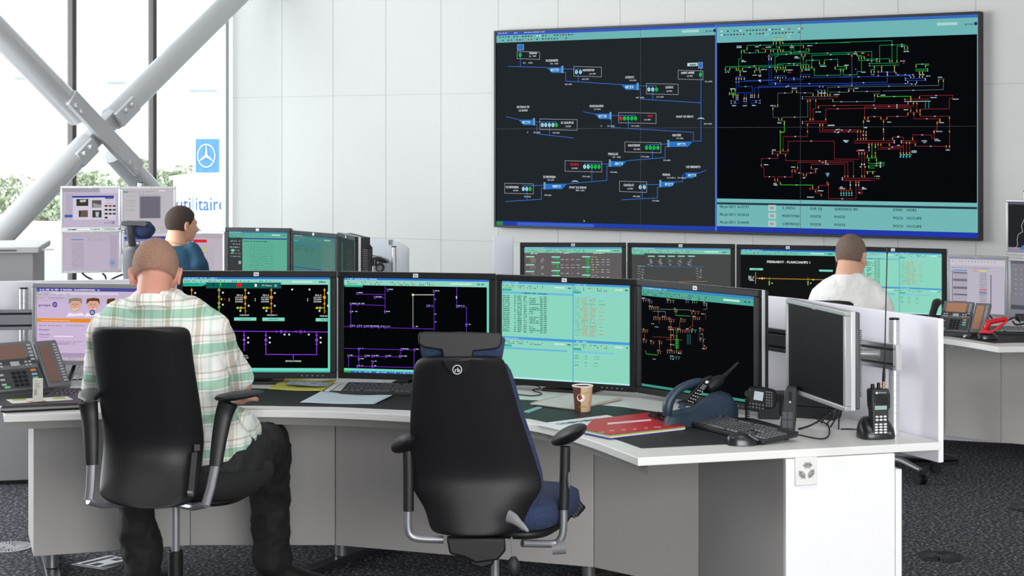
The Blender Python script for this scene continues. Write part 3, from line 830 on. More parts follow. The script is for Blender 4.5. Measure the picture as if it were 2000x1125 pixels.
# ================================================================ rear desk monitors on the right
G2 = 'black widescreen monitors of the rear right desk'
Z2, H2 = 1.184, 0.395
m6 = monitor('black rear monitor with black page greyed by painted glare and green status marks, leftmost of the rear right desk', 1015.5, 10.32, 1223, 10.30, Z2, H2, group=G2, depth=.07)
m7 = monitor('black rear monitor with black page greyed by painted glare and five small diagrams in a row', 1225, 10.30, 1435, 10.15, Z2, H2, group=G2)
m8 = monitor('black rear monitor titled PIERRABOT - PLANCHAMPS 1 left of the man in white', 1438, 10.12, 1641, 9.95, Z2, H2, group=G2)
m9 = monitor('black rear monitor with mint green lists right of the man in white', 1643, 9.95, 1848, 9.68, Z2, H2, group=G2)
c = canvas(m6, (1000, 465, 4.444), '#625d5f'); winbar(c, 0, 1, 0, 1.3, '#7cc8b0', '#5a98c0', False)  # glare on the black page is put into its grey colour
for x, y, w in ((155, 138, 70), (422, 133, 98), (706, 135, 90)): c.smudge(x, y, w, 7, '#e8eeee')
for y in (156, 226, 284): c.rect(120, y, 194, y + 12, '#8fd4bc', 2)
for y in (182, 196, 211, 252, 267, 312): c.smudge(158, y, 48, 5, '#b8b890'); c.smudge(252, y, 24, 5, '#e0e4e0')
for y in (158, 206, 277, 320): c.rect(343, y, 416, y + 12, '#8fd4bc', 2)
for y in (156, 246, 315): c.rect(608, y, 679, y + 12, '#8fd4bc', 2); c.smudge(690, y + 10, 50, 5, '#d0c890')
for y in (180, 228, 251, 300): 
    c.rect(380, y - 6, 407, y + 8, '#18b048', 3); c.smudge(354, y + 4, 14, 4, '#d0d8d0')
    for x in (424, 468, 514, 562): c.smudge(x, y + 8, 26, 5, '#dfe6e2')
for y in (180, 203, 226, 269, 290, 333):
    c.rect(644, y - 6, 671, y + 8, '#18b048', 3)
    for x in (686, 730, 776, 822): c.smudge(x, y + 8, 26, 5, '#dfe6e2')
c.done()
c = canvas(m7, (1000, 465, 4.444), '#474a49'); winbar(c, 0, 1, 0, 1.3, '#7cc8b0', '#5a98c0', True)  # black page drawn grey, with the screen glare in the colour
c.smudge(1045, 136, 92, 5, '#d8d890')
for x in (1180, 1270, 1353, 1440, 1528):
    c.rect(x, 152, x + 60, 163, '#8fd4bc', 2)
    for k in range(9): c.smudge(x + random.uniform(-8, 20), 184 + k * 7, 22, 4, random.choice(['#d8dcd8', '#5a7ad0', '#a8d0a0', '#d8dcd8']), dens=.6)
c.hv([(1100, 244), (1670, 250)], 2, '#4a80c8')
for x in (1130, 1636):
    for k in range(9): c.bar(x + random.uniform(-6, 6), 262 + k * 11, 6, 5, random.choice(['#5a7ad0', '#d8dcd8', '#d87040']), 2); c.smudge(x - 40 + 30 * (k % 2), 266 + k * 11, 26, 4, '#d0d8d0', dens=.5)
c.hv([(1450, 378), (1700, 376)], 2, '#d89a50'); c.smudge(1090, 244, 60, 4, '#d8dcd8')
c.done()
c = canvas(m8, (1430, 465, 3.509), '#131615'); winbar(c, 0, 1, 0, 1.2, '#6cc4ae', '#2a5ac8', False)
c.text(238, 170, 'PIERRABOT - PLANCHAMPS 1', 16, '#e8f0ee', 'l', 298, 3, .06)
c.rect(120, 205, 211, 221, '#7fd8c4', 2); c.text(165, 217, 'PIERRABOT', 6, '#1c4c48', 'c', 50); c.rect(596, 216, 690, 231, '#7fd8c4', 2)
c.hv([(161, 235), (161, 312)], 4, '#b88830'); c.hv([(161, 275), (700, 287)], 4, '#c89838')
for x, r_ in ((188, 5), (205, 8), (222, 5), (556, 6)): c.disc(x, 276 if x < 300 else 285, r_, '#f0b860', 2)
for x in (255, 520): c.hv([(x, 272), (x, 322)], 3, '#58b838'); c.ring(x, 303, 6, 2, '#a0e050', 3); c.disc(x, 318, 4, '#d8e858', 3); c.disc(x + 19, 309, 4, '#e8e8e8', 3); c.bar(x, 270, 3, 8, '#c03020', 3)
for k in range(4): c.smudge(112, 264 + k * 9, 38, 6, '#d8ecec')
c.done()
eventlist(m9, (0, 0, 1))
m10 = monitor('silver monitor with pale spreadsheet page, behind the rear desk phone', 1850, 9.62, 1966.5, 9.45, 1.157, 0.330, style='silver', bez=.014, base=False, zfoot=.80)
c = canvas(m10, (1430, 465, 3.509), '#b9b3c2')
uv(c, 0, 0, 1, .03, '#8f8fa8', 1); uv(c, 0, .03, 1, .14, '#c6c2cc', 1); 
for k in range(14): uv(c, .04 + k * .06, .06, .055 + k * .06, .075, random.choice(['#4a4a58', '#8a7a60', '#4a4a58']), 2)
uvsmudge(c, .04, .19, .7, .012, '#6a6470')
uv(c, .06, .22, .32, .25, '#7a9ac8', 2); uv(c, .34, .225, .41, .245, '#c8b870', 2); uv(c, .43, .225, .51, .245, '#c89880', 2); uv(c, .54, .225, .68, .25, '#d8cc68', 2)
for k in range(26): uv(c, .06, .265 + k * .022, .32, .275 + k * .022, '#9a95a2' if k % 6 else '#6a6674', 2)
for v in (.27, .39, .41, .53, .55, .67): uv(c, .06, v, .32, v + .022, '#726e7c', 3)
uv(c, .04, .24, .052, .80, '#6a6674', 2); uv(c, .745, .30, .765, .84, '#75727e', 2)
for k in range(15): uvsmudge(c, .55, .28 + k * .036, .12, .010, '#7a7684', 3, .7)
uv(c, .54, .56, .68, .58, '#d86848', 3); uv(c, .54, .61, .68, .64, '#8878c0', 3); uv(c, .54, .655, .68, .67, '#70b078', 3); uv(c, .54, .26, .68, .84, '#b0aab8', 1)
c.text(700, 205, 'groupe', 8, '#2a2f78', 'c', 34); 
c.done()
m11 = monitor('silver upper monitor with dark map outline at the right edge', 1964, 9.45, 2086, 9.20, 1.468, 0.300, style='silver', bez=.014, base=False, zfoot=.80)
c = canvas(m11, (1500, 380, 2.96), '#25262a')
uv(c, 0, 0, 1, .05, '#5a5866', 1); uv(c, 0, .90, 1, 1, '#8f8a99', 1)
c.line([(1480, 145), (1466, 180), (1472, 215), (1448, 230), (1440, 260), (1444, 290), (1432, 310)], 2.5, '#c8c8c8', 2)
c.poly([(1455, 318), (1470, 296), (1485, 290), (1485, 318)], '#4a78b0', 2)
c.done()
m12 = monitor('silver lower monitor with grey page at the right edge, beside the spreadsheet screen', 1969, 9.43, 2090, 9.18, 1.150, 0.325, style='silver', bez=.014, base=False, zfoot=.80)
c = canvas(m12, (0, 0, 1), '#7f7c88')
uv(c, 0, 0, 1, .05, '#62606c', 1); uv(c, 0, .80, 1, .88, '#4c5258', 1)
for j in range(6):
    for k in range(5): uv(c, .08 + k * .1, .14 + j * .09, .10 + k * .1, .16 + j * .09, '#a8a6b0', 2)
c.done()

# ================================================================ rear desk monitors on the left
def page(t, bg, kind):
    c = canvas(t, (110, 355, 5.77), bg)
    if kind == 'pictures':
        uv(c, 0, 0, 1, .10, '#a59cac', 1); uv(c, .66, 0, 1, .13, '#cfc7d8', 2); uv(c, .05, .14, .18, .72, '#b4aabc', 1)
        c.rect(180, 160, 648, 178, '#2a3a9a', 2); c.rect(186, 178, 668, 424, '#d3cbda', 2); c.rect(550, 178, 646, 190, '#2a2a70', 3); c.rect(92, 372, 183, 402, '#3a68a8', 3)
        for x0, y0, x1, y1, cc in ((226, 195, 360, 272, '#3a3a32'), (402, 208, 508, 290, '#5a5c5a'), (252, 322, 356, 398, '#6a5a50'), (406, 322, 510, 402, '#3a3c40')): c.rect(x0, y0, x1, y1, cc, 3)
        c.poly([(262, 205), (340, 200), (330, 228), (270, 232)], '#b8bcc0', 4); c.poly([(410, 240), (508, 262), (508, 286), (420, 286)], '#9a9c98', 4); c.poly([(262, 330), (275, 340), (268, 395), (258, 380)], '#20242a', 4); c.poly([(440, 340), (482, 340), (476, 396), (446, 396)], '#b8bcc4', 4)
        for j in range(4):
            for k in range(3):
                if j == 3 and k: continue
                c.rect(545 + k * 45, 262 + j * 44, 578 + k * 45, 282 + j * 44, random.choice(['#302c2c', '#4a4038', '#3a4a3a']) if (j, k) != (0, 1) else '#a83030', 4)
        c.text(538, 466, 'groupe', 11, '#2a2f68', 'l', 82, 3, .05); c.ring(640, 459, 16, 5, '#2a2f68', 3); c.bar(641, 460, 16, 4, '#2a2f68', 3)
        for v in (.20, .28): uvsmudge(c, .78, v + .12, .17, .02, '#8a94b8', 3)
    elif kind == 'plan':
        c.rect(738, 108, 812, 124, '#3aa088', 2); uvsmudge(c, .04, .09, .6, .02, '#8a6070', 2, .5); c.rect(1156, 92, 1225, 106, '#dedae0', 2)
        c.rect(934, 152, 1180, 416, '#a49fae', 2); c.rect(944, 168, 1170, 408, '#6f6b76', 3)
        for v in (.2, .31, .36, .45, .54, .57): uvsmudge(c, .04, v, .2, .014, '#8a848c', 2, .6)
        uvsmudge(c, .3, .145, .35, .015, '#8a848c', 2, .5)
    elif kind == 'list':
        uv(c, 0, 0, 1, .12, '#b6acba', 1); c.rect(168, 645, 304, 658, '#7a90c0', 3); c.rect(168, 662, 318, 980, '#b8acbe', 1); c.rect(605, 600, 690, 985, '#b0a4b8', 1)
        for k in range(22): uvsmudge(c, .16, .28 + k * .031, .2, .012, '#948a9a', 2, .6)
        for k in range(3): uvsmudge(c, .42, .17 + k * .03, .4, .012, '#948a9a', 2, .6)
        c.ring(629, 913, 36, 3, '#6a6a98', 3, n=28); c.disc(629, 913, 20, '#5a9ad0', 3)
    elif kind == 'banner':
        uv(c, 0, 0, 1, .10, '#c9c3cc', 1); uv(c, 0, .10, 1, .17, '#3f4aa0', 2); uv(c, .0, .17, 1, .22, '#6a76b8', 2)
        c.rect(885, 670, 945, 712, '#4a4a58', 3); c.rect(893, 678, 936, 704, '#c4bcc8', 4); c.rect(965, 672, 972, 712, '#3a3a40', 3); uvsmudge(c, .46, .36, .1, .05, '#3a3a40', 3)
    else:
        uv(c, 0, 0, 1, .12, '#b0a9b4', 1); c.rect(1544, 650, 1697, 686, '#d8283a', 3); c.rect(1560, 756, 1697, 774, '#c8c020', 3); c.rect(1775, 646, 1840, 653, '#c8a840', 3)
        for k in range(18): uvsmudge(c, .3, .3 + k * .035, .5, .012, '#9a92a0', 2, .5)
    c.done()
G3 = 'silver monitors stacked at the rear left desk'
Yb = 12.0
kz = lambda y, Y=Yb: HC - (y - YH) * Y / F
sA = monitor('silver upper left monitor with picture page beside the glass facade', 118, 11.95, 236, 12.05, kz(363), (447.5 - 363) * Yb / F, 'silver', G3, False, .016, .80)
page(sA, '#bfb4c8', 'pictures')
sB = monitor('silver upper right monitor with a plain grey square page, above the man in blue', 236.5, 12.05, 343.5, 12.1, kz(364.5), (450 - 364.5) * Yb / F, 'silver', G3, False, .016, .80)
page(sB, '#bdb8bd', 'plan')
sC = monitor('silver lower left monitor with a pale list and round blue badge', 119, 11.95, 238, 12.05, kz(449), (533 - 449) * Yb / F, 'silver', G3, False, .016, .80)
page(sC, '#bcb0c4', 'list')
sD = monitor('silver lower monitor with blue banner behind the chair headrest', 238.5, 12.05, 344, 12.1, kz(451), (533 - 451) * Yb / F, 'silver', G3, False, .016, .80)
page(sD, '#c4bac8', 'banner')
sE = monitor('silver lower monitor with red and yellow bars right of the man in blue', 344.5, 12.1, 438.5, 12.0, kz(452.5), (536 - 452.5) * Yb / F, 'silver', G3, False, .016, .80)
page(sE, '#bdb4bf', 'bars')
G4 = 'black monitors of the rear left desk'
n1 = monitor('black rear monitor with green document window right of the man in blue', 439.5, 11.9, 567, 11.75, kz(444, 11.9), .40, 'hp', G4, depth=.07)
c = canvas(n1, (430, 435, 5.263), '#5fae98'); winbar(c, 0, 1, 0, 1.3, '#5fae98', '#3a80a8', True)
uv(c, 0, .12, .235, 1, '#3b3f42', 2); uv(c, .235, .125, 1, .15, '#3a4a98', 3)
for k in range(4): uvsmudge(c, .26, .2, .4, .02, '#2f6a60', 3, .3)
for k in range(14): uvsmudge(c, .36, .26 + k * .045, .42, .015, '#4a8a78', 3, .6)
for k in range(6): uvsmudge(c, .02, .2 + k * .06, .18, .02, '#b0b8b8', 3, .4)
c.disc(203, 408, 13, '#c8e8e0', 4, ry=17); c.disc(203, 408, 7, '#2a6a60', 5, ry=10); c.rect(118, 270, 142, 300, '#6ad0b8', 4)
c.done()
n2 = monitor('black rear monitor with teal list window, middle of three right of the man in blue', 568, 11.75, 658, 11.25, kz(450, 11.75), .40, 'hp', G4, depth=.07)
c = canvas(n2, (430, 435, 5.263), '#4b7f76'); winbar(c, 0, 1, 0, 1.3, '#4d867c', '#3a7088', True)
uv(c, 0, .155, .67, .18, '#3a78a0', 3); uv(c, 0, .62, .67, .635, '#2a50a0', 3); uv(c, .67, .05, 1, 1, '#54807a', 2)
for k in range(4): uvsmudge(c, .03, .21 + k * .03, .5, .014, '#2f5a55', 3, .5)
for k in range(20): uvsmudge(c, .72, .2 + k * .03, .22, .012, '#7a8a70', 3, .5)
c.done()
n3 = monitor('black rear monitor turned almost edge on with a bright silver side', 658.5, 11.25, 693, 10.72, kz(455, 11.2), .40, 'hp', G4, depth=.11)
c = canvas(n3, (0, 0, 1), '#33403f'); uv(c, .2, 0.08, .25, 1, '#4a6a68', 1)
for k in range(16): uvsmudge(c, .5, .2 + k * .045, .35, .016, '#5a5f58', 3, .5)
c.done()

# ================================================================ the display wall
VW = 0.0
t = thing('video_wall', 'huge wall display with hydropower scheme at left and network diagram at right', 'video wall', (W0 + DL * 1.97)[:2] + (0,), TH)
inv = mworld(t).inverted()
def wl(px, py):
    o = inv @ Vector((0, 0, HC)); d = inv.to_3x3() @ Vector(((px - 1000) / F, 1, -(py - YH) / F)); s_ = -o.y / d.y
    return o + d * s_
tl, br_ = wl(966, 60), wl(1915.5, 470.5); bl_, trr = wl(966, 443.5), wl(1915.5, 22.5)
x0, x1 = (tl.x + bl_.x) / 2, (br_.x + trr.x) / 2; z1 = (tl.z + trr.z) / 2; z0 = (bl_.z + br_.z) / 2
MB().frame(x1 - x0, z1 - z0, 0.018, -0.012, 0.065, (z0 + z1) / 2, (x0 + x1) / 2).build('frame', mat('display_frame_black', '#0c0d10', 0.5), t, bevel=.002)
w3 = (x1 - x0 - 0.03) / 3; h2_ = (z1 - z0 - 0.03) / 2
for i in range(3):
    for j in range(2):
        MB().b2(x0 + .015 + w3 * i + .001, x0 + .015 + w3 * (i + 1) - .001, 0.0, 0.06, z0 + .015 + h2_ * j + .001, z0 + .015 + h2_ * (j + 1) - .001).build('display_cube', scr_off, t, smooth=False)
c = Canvas(t, -0.001, (950, 30, 2.557))
TEAL = '#6fb4b4'
def q4(fr, pts, col, l=1):
    c.fr = fr; c.poly(pts, col, l)
A_ = (950, 30, 2.557); B_ = (1390, 10, 2.394)
# backgrounds follow the display edges
def band(px0, px1, f0, f1, col, l=0):
    """vertical band between fractions of the display height"""
    a = wl(px0, 300).x; b = wl(px1, 300).x; zz0, zz1 = z1 - 0.012 - (z1 - z0 - .024) * f1, z1 - 0.012 - (z1 - z0 - .024) * f0
    c.loc(a, zz0, b, zz1, col, l)
L0, L1, R0, R1 = 968.5, 1399, 1400.5, 1912.5
band(L0, L1, 0, 1, '#22272c'); band(R0, R1, 0, 1, '#07090d')
band(L0, L1, 0, .018, '#3a58c0', 1); band(L0, L1, .018, .055, TEAL, 1); band(L0, L1, .975, 1, '#2540a8', 1); band(1397, 1400.5, 0, 1, '#4a78c8', 2)
band(L0, L0 + 14, .978, .997, '#2f9048', 2); band(1010, 1160, .979, .996, '#3a62c8', 2)
band(R0, R1, 0, .018, '#3a68b8', 1); band(R0, R1, .018, .093, TEAL, 1); band(R0, R1, .872, .972, TEAL, 1); band(R0, R1, .84, .873, TEAL, 1); band(R0, R1, .858, .868, '#24384a', 2); band(R0, R1, .972, 1, '#2338a8', 1)
# the lower right panel of the display starts higher on the left
band(R0, R1, .842, .972, '#74b9b6', 1)
band(1908.5, R1, 0.02, .972, '#8fb8d8', 2)
c.fr = (0, 0, 1)
for px in range(5): pass
def tools(px0, px1, f0, n, seed):
    r_ = random.Random(seed); a = wl(px0, 300).x; b = wl(px1, 300).x; H_ = z1 - z0
    for row in (0, 1):
        for k in range(n):
            if r_.random() < .3: continue
            x = a + (b - a) * (k + .3) / n; z = z1 - .012 - H_ * (f0 + row * .017)
            c.loc(x, z - .010, x + .014, z, r_.choice(['#24403f', '#24403f', '#a03838', '#2f6a50', '#24403f', '#3a5aa8', '#e0e8e0']), 2)
tools(974, 1120, .023, 26, 5); tools(1406, 1570, .035, 26, 6)
def top_right(px0, px1, f):
    a = wl(px0, 300).x; b = wl(px1, 300).x; z = z1 - .012 - (z1 - z0) * f
    c.loc(a, z - .02, b, z, '#a8d4d0', 2)
top_right(1332, 1365, .025); top_right(1830, 1870, .035)
for px, f, w_ in ((1378, .033, 17), (1885, .045, 18)):
    a = wl(px, 300).x; z = z1 - (z1 - z0) * f - .012
    for f_ in text_polys('groupe', .012, .06, 'l', .05): c.raw([(a + p[0], z - .006 + p[1]) for p in f_], '#1f2a60', 3)
    c.raw([(a + .075 + math.cos(i * .524) * .012, z + math.sin(i * .524) * .012) for i in range(12)], '#1f2a60', 3)
c.fr = A_
for x, y, w_, in ((58, 92, 60), (138, 90, 26), (188, 88, 120)): c.smudge(x, y, w_, 5, '#b8d0f0', 3, .8)
BL, BB, GR, WH = '#3a78d8', '#2a72c8', '#18c848', '#e2e6e8'
def wline(pts, w_=2.6, col=BL): c.line(pts, w_, col, 2)
wline([(110, 255), (302, 260)]); wline([(380, 268), (470, 268)]); wline([(170, 175), (170, 255)]); wline([(380, 284), (397, 284), (397, 328), (675, 346)]); wline([(459, 298), (459, 330)])
wline([(752, 352), (850, 352)]); wline([(752, 366), (769, 367), (769, 418), (1072, 437)]); wline([(831, 382), (831, 420)]); wline([(1072, 262), (1072, 628), (1034, 628)])
wline([(98, 506), (160, 520)]); wline([(238, 532), (350, 533)]); wline([(238, 546), (253, 547), (253, 592), (433, 612)]); wline([(316, 558), (316, 598)])
wline([(484, 481), (540, 492)]); wline([(618, 500), (745, 500)]); wline([(618, 514), (624, 515), (624, 560), (1034, 584), (1034, 628)]); wline([(709, 526), (709, 564)])
wline([(800, 648), (906, 642)]); wline([(906, 655), (893, 656), (893, 710), (700, 726)]); wline([(829, 672), (829, 714)])
wline([(490, 742), (612, 742)]); wline([(612, 752), (602, 752), (602, 824), (400, 842)]); wline([(527, 768), (527, 831)])
wline([(180, 852), (287, 848)]); wline([(287, 862), (275, 862), (275, 918), (97, 930)]); wline([(203, 880), (203, 922)])
wline([(768, 844), (865, 846)]); wline([(865, 858), (854, 860), (854, 912), (676, 921)]); wline([(779, 870), (779, 914)]); wline([(948, 832), (980, 830), (980, 800), (996, 787)]); wline([(1056, 790), (1100, 772)])
def basin(x0, x1, y, left=True, h=27):
    c.poly([(x0, y), (x1, y), (x1, y + h), (x0 + (26 if left else 0), y + h)] if left else [(x0, y), (x1, y), (x1 - 26, y + h), (x0, y + h)], BB, 2)
    c.rect((x0 + x1) / 2 - 18, y + 7, (x0 + x1) / 2 + 22, y + 19, '#a8d0dc', 3); c.smudge((x0 + x1) / 2 - 6, y + 17, 26, 7, '#2a4a68', 4)
for x0_, x1_, y, lf, lab, lx, ly, v in ((302, 376, 260, True, 'ROSSINIERE', 297, 232, '4.8   m3/s'), (672, 752, 345, True, 'LESSOC', 694, 315, '0.4 m3/s'), (160, 234, 521, True, None, 0, 0, ''), (540, 616, 491, True, 'MONTSALVENS', 516, 459, '5.2 m3/s'),
                              (912, 1032, 630, False, 'GRUYERE', 928, 604, '8.1 m3/s'), (620, 700, 728, False, 'PEROLLES', 608, 698, '2.8   m3/s'), (294, 404, 841, False, 'SCHIFFENEN', 284, 812, '0.5 m3/s'), (872, 948, 830, False, 'MORON', 880, 801, '2.3 m3/s (   2.7 m3/s)'), (996, 1056, 786, False, 'LES BRENETS', 998, 762, '')):
    basin(x0_, x1_, y, lf)
    if lab: c.text(lx, ly, lab, 11, WH, 'l', 7.1 * len(lab) if len(lab) > 6 else 8.4 * len(lab), 4, .05)
    if v: c.text(lx + 22, ly + 13, v, 7, WH, 'l', 4.7 * len(v), 4, .03)
    if lf: c.rect(x1_ - 1, y - 8, x1_ + 9, y + 28, '#6f9db8', 3)
    elif x0_ < 990: c.rect(x0_ - 8, y - 8, x0_ + 2, y + 28, '#6f9db8', 3)
c.text(152, 463, 'RETENUE DE', 10, WH, 'l', 74, 4, .05); c.text(162, 480, 'LA DOUX', 10, WH, 'l', 52, 4, .05); c.text(948, 511, 'PONT DE BROC', 10, WH, 'l', 96, 4, .05); c.text(414, 864, 'PONT DE BERNE', 10, WH, 'l', 98, 4, .05)
for x, y, t_ in ((184, 241, '0.1    m3/s'), (393, 348, '0.3 m3/s'), (478, 322, '0.0 m3/s'), (748, 414, '0.0  m3/s'), (850, 411, '2.7 m3/s'), (1092, 334, '0.1 m3/s'), (236, 588, '0.3 m3/s'), (332, 590, '0.5 m3/s'), (605, 556, '0.1 m3/s'), (724, 556, '21.7 m3/s'), (1086, 545, '23.3 m3/s'), (773, 709, '71.9 m3/s'), (884, 727, '3.5 m3/s'), (480, 808, '75.5 m3/s'), (619, 786, '4.0 m3/s'), (447, 877, '82.0  m3/s'), (188, 908, '5.5 m3/s'), (291, 901, '0.0 m3/s'), (733, 907, '0.0 m3/s'), (827, 929, '1.9 m3/s'), (204, 588, 'M'), (572, 556, 'M')):
    c.text(x, y, t_, 7, WH, 'l', 5.0 * len(t_), 4, .03)
def plant(x0, y0, x1, y1, name, nx, ny, mw_, mx, my, turb, red=False):
    c.box(x0, y0, x1, y1, 1.6, '#b8bcc0', 3, sk=4)
    c.text(nx, ny, name, 11, '#d82030' if red else WH, 'l', 7.4 * len(name), 4, .06); c.text(mx, my, mw_, 7, WH, 'l', 5.2 * len(mw_), 4, .03)
    for x, col in turb:
        yy = (y0 + y1) / 2 + (4 if len(turb) > 1 else 0)
        c.disc(x, yy, 8.5, col, 3, ry=10.5); c.bar(x, yy, 2.6, 9, '#103040', 4)
LB = '#a8dcec'
c.rect(155, 146, 187, 173, BB, 3); c.box(155, 146, 187, 173, 1.5, '#a8c8e0', 4)
plant(154, 180, 267, 216, 'PONTIA', 215, 195, '0.2   MW', 213, 208, [(169, GR)])
plant(437, 255, 575, 303, 'MONTBOVON', 481, 280, '0.0  MW', 515, 296, [(450, LB), (470, LB)])
plant(800, 340, 958, 392, 'LESSOC', 895, 365, '0.6 MW', 900, 382, [(812, LB), (831, LB), (850, GR)])
plant(958, 274, 1082, 318, 'SAINT-ANNE', 972, 293, '0.3 MW', 1002, 307, [(1070, GR)])
c.rect(1060, 235, 1080, 264, BB, 3); c.box(1060, 235, 1080, 264, 1.5, '#a8c8e0', 4); c.rect(1004, 238, 1056, 253, '#bcd8dc', 3); c.smudge(1016, 251, 36, 8, '#2a4a58', 4)
plant(268, 517, 454, 570, 'ST-SULPICE', 372, 542, '0.2 MW', 396, 558, [(280, LB), (297, LB), (315, LB), (333, LB), (350, GR)])
plant(661, 485, 848, 536, 'BROC', 806, 508, '19.1 MW', 788, 525, [(672, '#e02020'), (690, GR), (708, GR), (727, GR), (745, GR)], True)
plant(692, 632, 872, 682, 'HAUTERIVE', 708, 655, '59.5 MW', 736, 672, [(800, GR), (819, GR), (838, GR), (857, GR)])
plant(393, 726, 577, 778, 'OELBERG', 418, 750, '12.0 MW', 425, 767, [(491, LB), (509, LB), (527, GR), (545, GR), (563, GR)], True)
plant(92, 838, 235, 888, 'SCHIFFENEN', 98, 863, '2.5 MW', 134, 878, [(185, LB), (202, LB), (219, GR)])
plant(665, 828, 801, 880, 'CHATELOT', 685, 853, '0.0 MW', 705, 869, [(769, LB), (789, LB)])
for x, y in ((1072, 522), (443, 836)):
    for i in range(8):
        a0, a1 = math.pi * i / 8, math.pi * (i + 1) / 8
        c.poly([(x - 18 * math.cos(a), y - r_ * math.sin(a)) for a, r_ in ((a0, 12), (a1, 12), (a1, 6), (a0, 6))], '#a8c8cc', 3)
c.poly([(487, 1020), (492, 1029), (487, 1030)], '#f0f0f0', 4)
# event lines of the right half
c.fr = B_
DK = '#16302f'
for y, a_, b_2, e_, x_, g_, p_ in ((948, '06-jui-2011 16:27:57', 'S_DESU', 'ETAD', 'HORS', 'GERIGNOZ 001', '018_DJ'), (984, '06-jui-2011 16:20:53', 'MONTEYNA', 'POCU', 'OCCUPE', 'POSTE', 'POSTE'), (1020, '06-jui-2011 15:44:09', 'CHEVROLE', 'POCU', 'OCCUPE', 'POSTE', 'POSTE')):
    k_ = (y - 948) / 36
    c.text(38, y - 1 + k_ * 0.5, a_, 12, DK, 'l', 148, 4, .05); c.rect(265, y - 14 + k_, 301, y + 14 + k_, '#a8ccc8', 3)
    c.text(283, y + 6 + k_, 'RD', 12, '#a02028', 'c', 20, 4, .05); c.text(330, y + 6 + k_, b_2, 12, DK, 'l', 10.8 * len(b_2), 4, .05); c.text(462, y + 9 + k_, p_, 12, DK, 'l', 9.5 * len(p_) if '_' in p_ else 54, 4, .05)
    c.text(574, y + 11 + k_, g_, 12, DK, 'l', 118 if len(g_) > 6 else 54, 4, .05); c.text(849, y + 15 + k_ * 2, e_, 12, DK, 'l', 46 if e_ == 'ETAD' else 48, 4, .05); c.text(912, y + 16 + k_ * 2, x_, 12, DK, 'l', 48 if x_ == 'HORS' else 72, 4, .05)
# the network diagram
GN, G2_, BU, GY, RD_ = '#1fa860', '#28b878', '#2a4ab8', '#5f7478', '#9a2c34'
def marks(pts, step=None):
    for x, y in pts: c.bar(x, y, 5, 6, '#e8c070', 4)
def net(pts, col, w_=2.4, mk=True):
    c.hv(pts, w_, col, 2)
    if mk and len(pts) > 1:
        x, y = pts[0]; X_, Y_ = pts[1]
        if abs(x - X_) < 3: c.bar(x, y + (9 if Y_ > y else -9), 3.4, 7, '#e8b860', 4)
        x, y = pts[-1]; X_, Y_ = pts[-2]
        if abs(x - X_) < 3: c.bar(x, y + (9 if Y_ > y else -9), 3.4, 7, '#e8b860', 4)
    m_ = len(pts) // 2
    if len(pts) > 2 and abs(pts[m_][1] - pts[m_ - 1][1]) < 12 and abs(pts[m_][0] - pts[m_ - 1][0]) > 60:
        c.bar((pts[m_][0] + pts[m_ - 1][0]) / 2, (pts[m_][1] + pts[m_ - 1][1]) / 2, 9, 3.4, '#dfe8e8', 4)
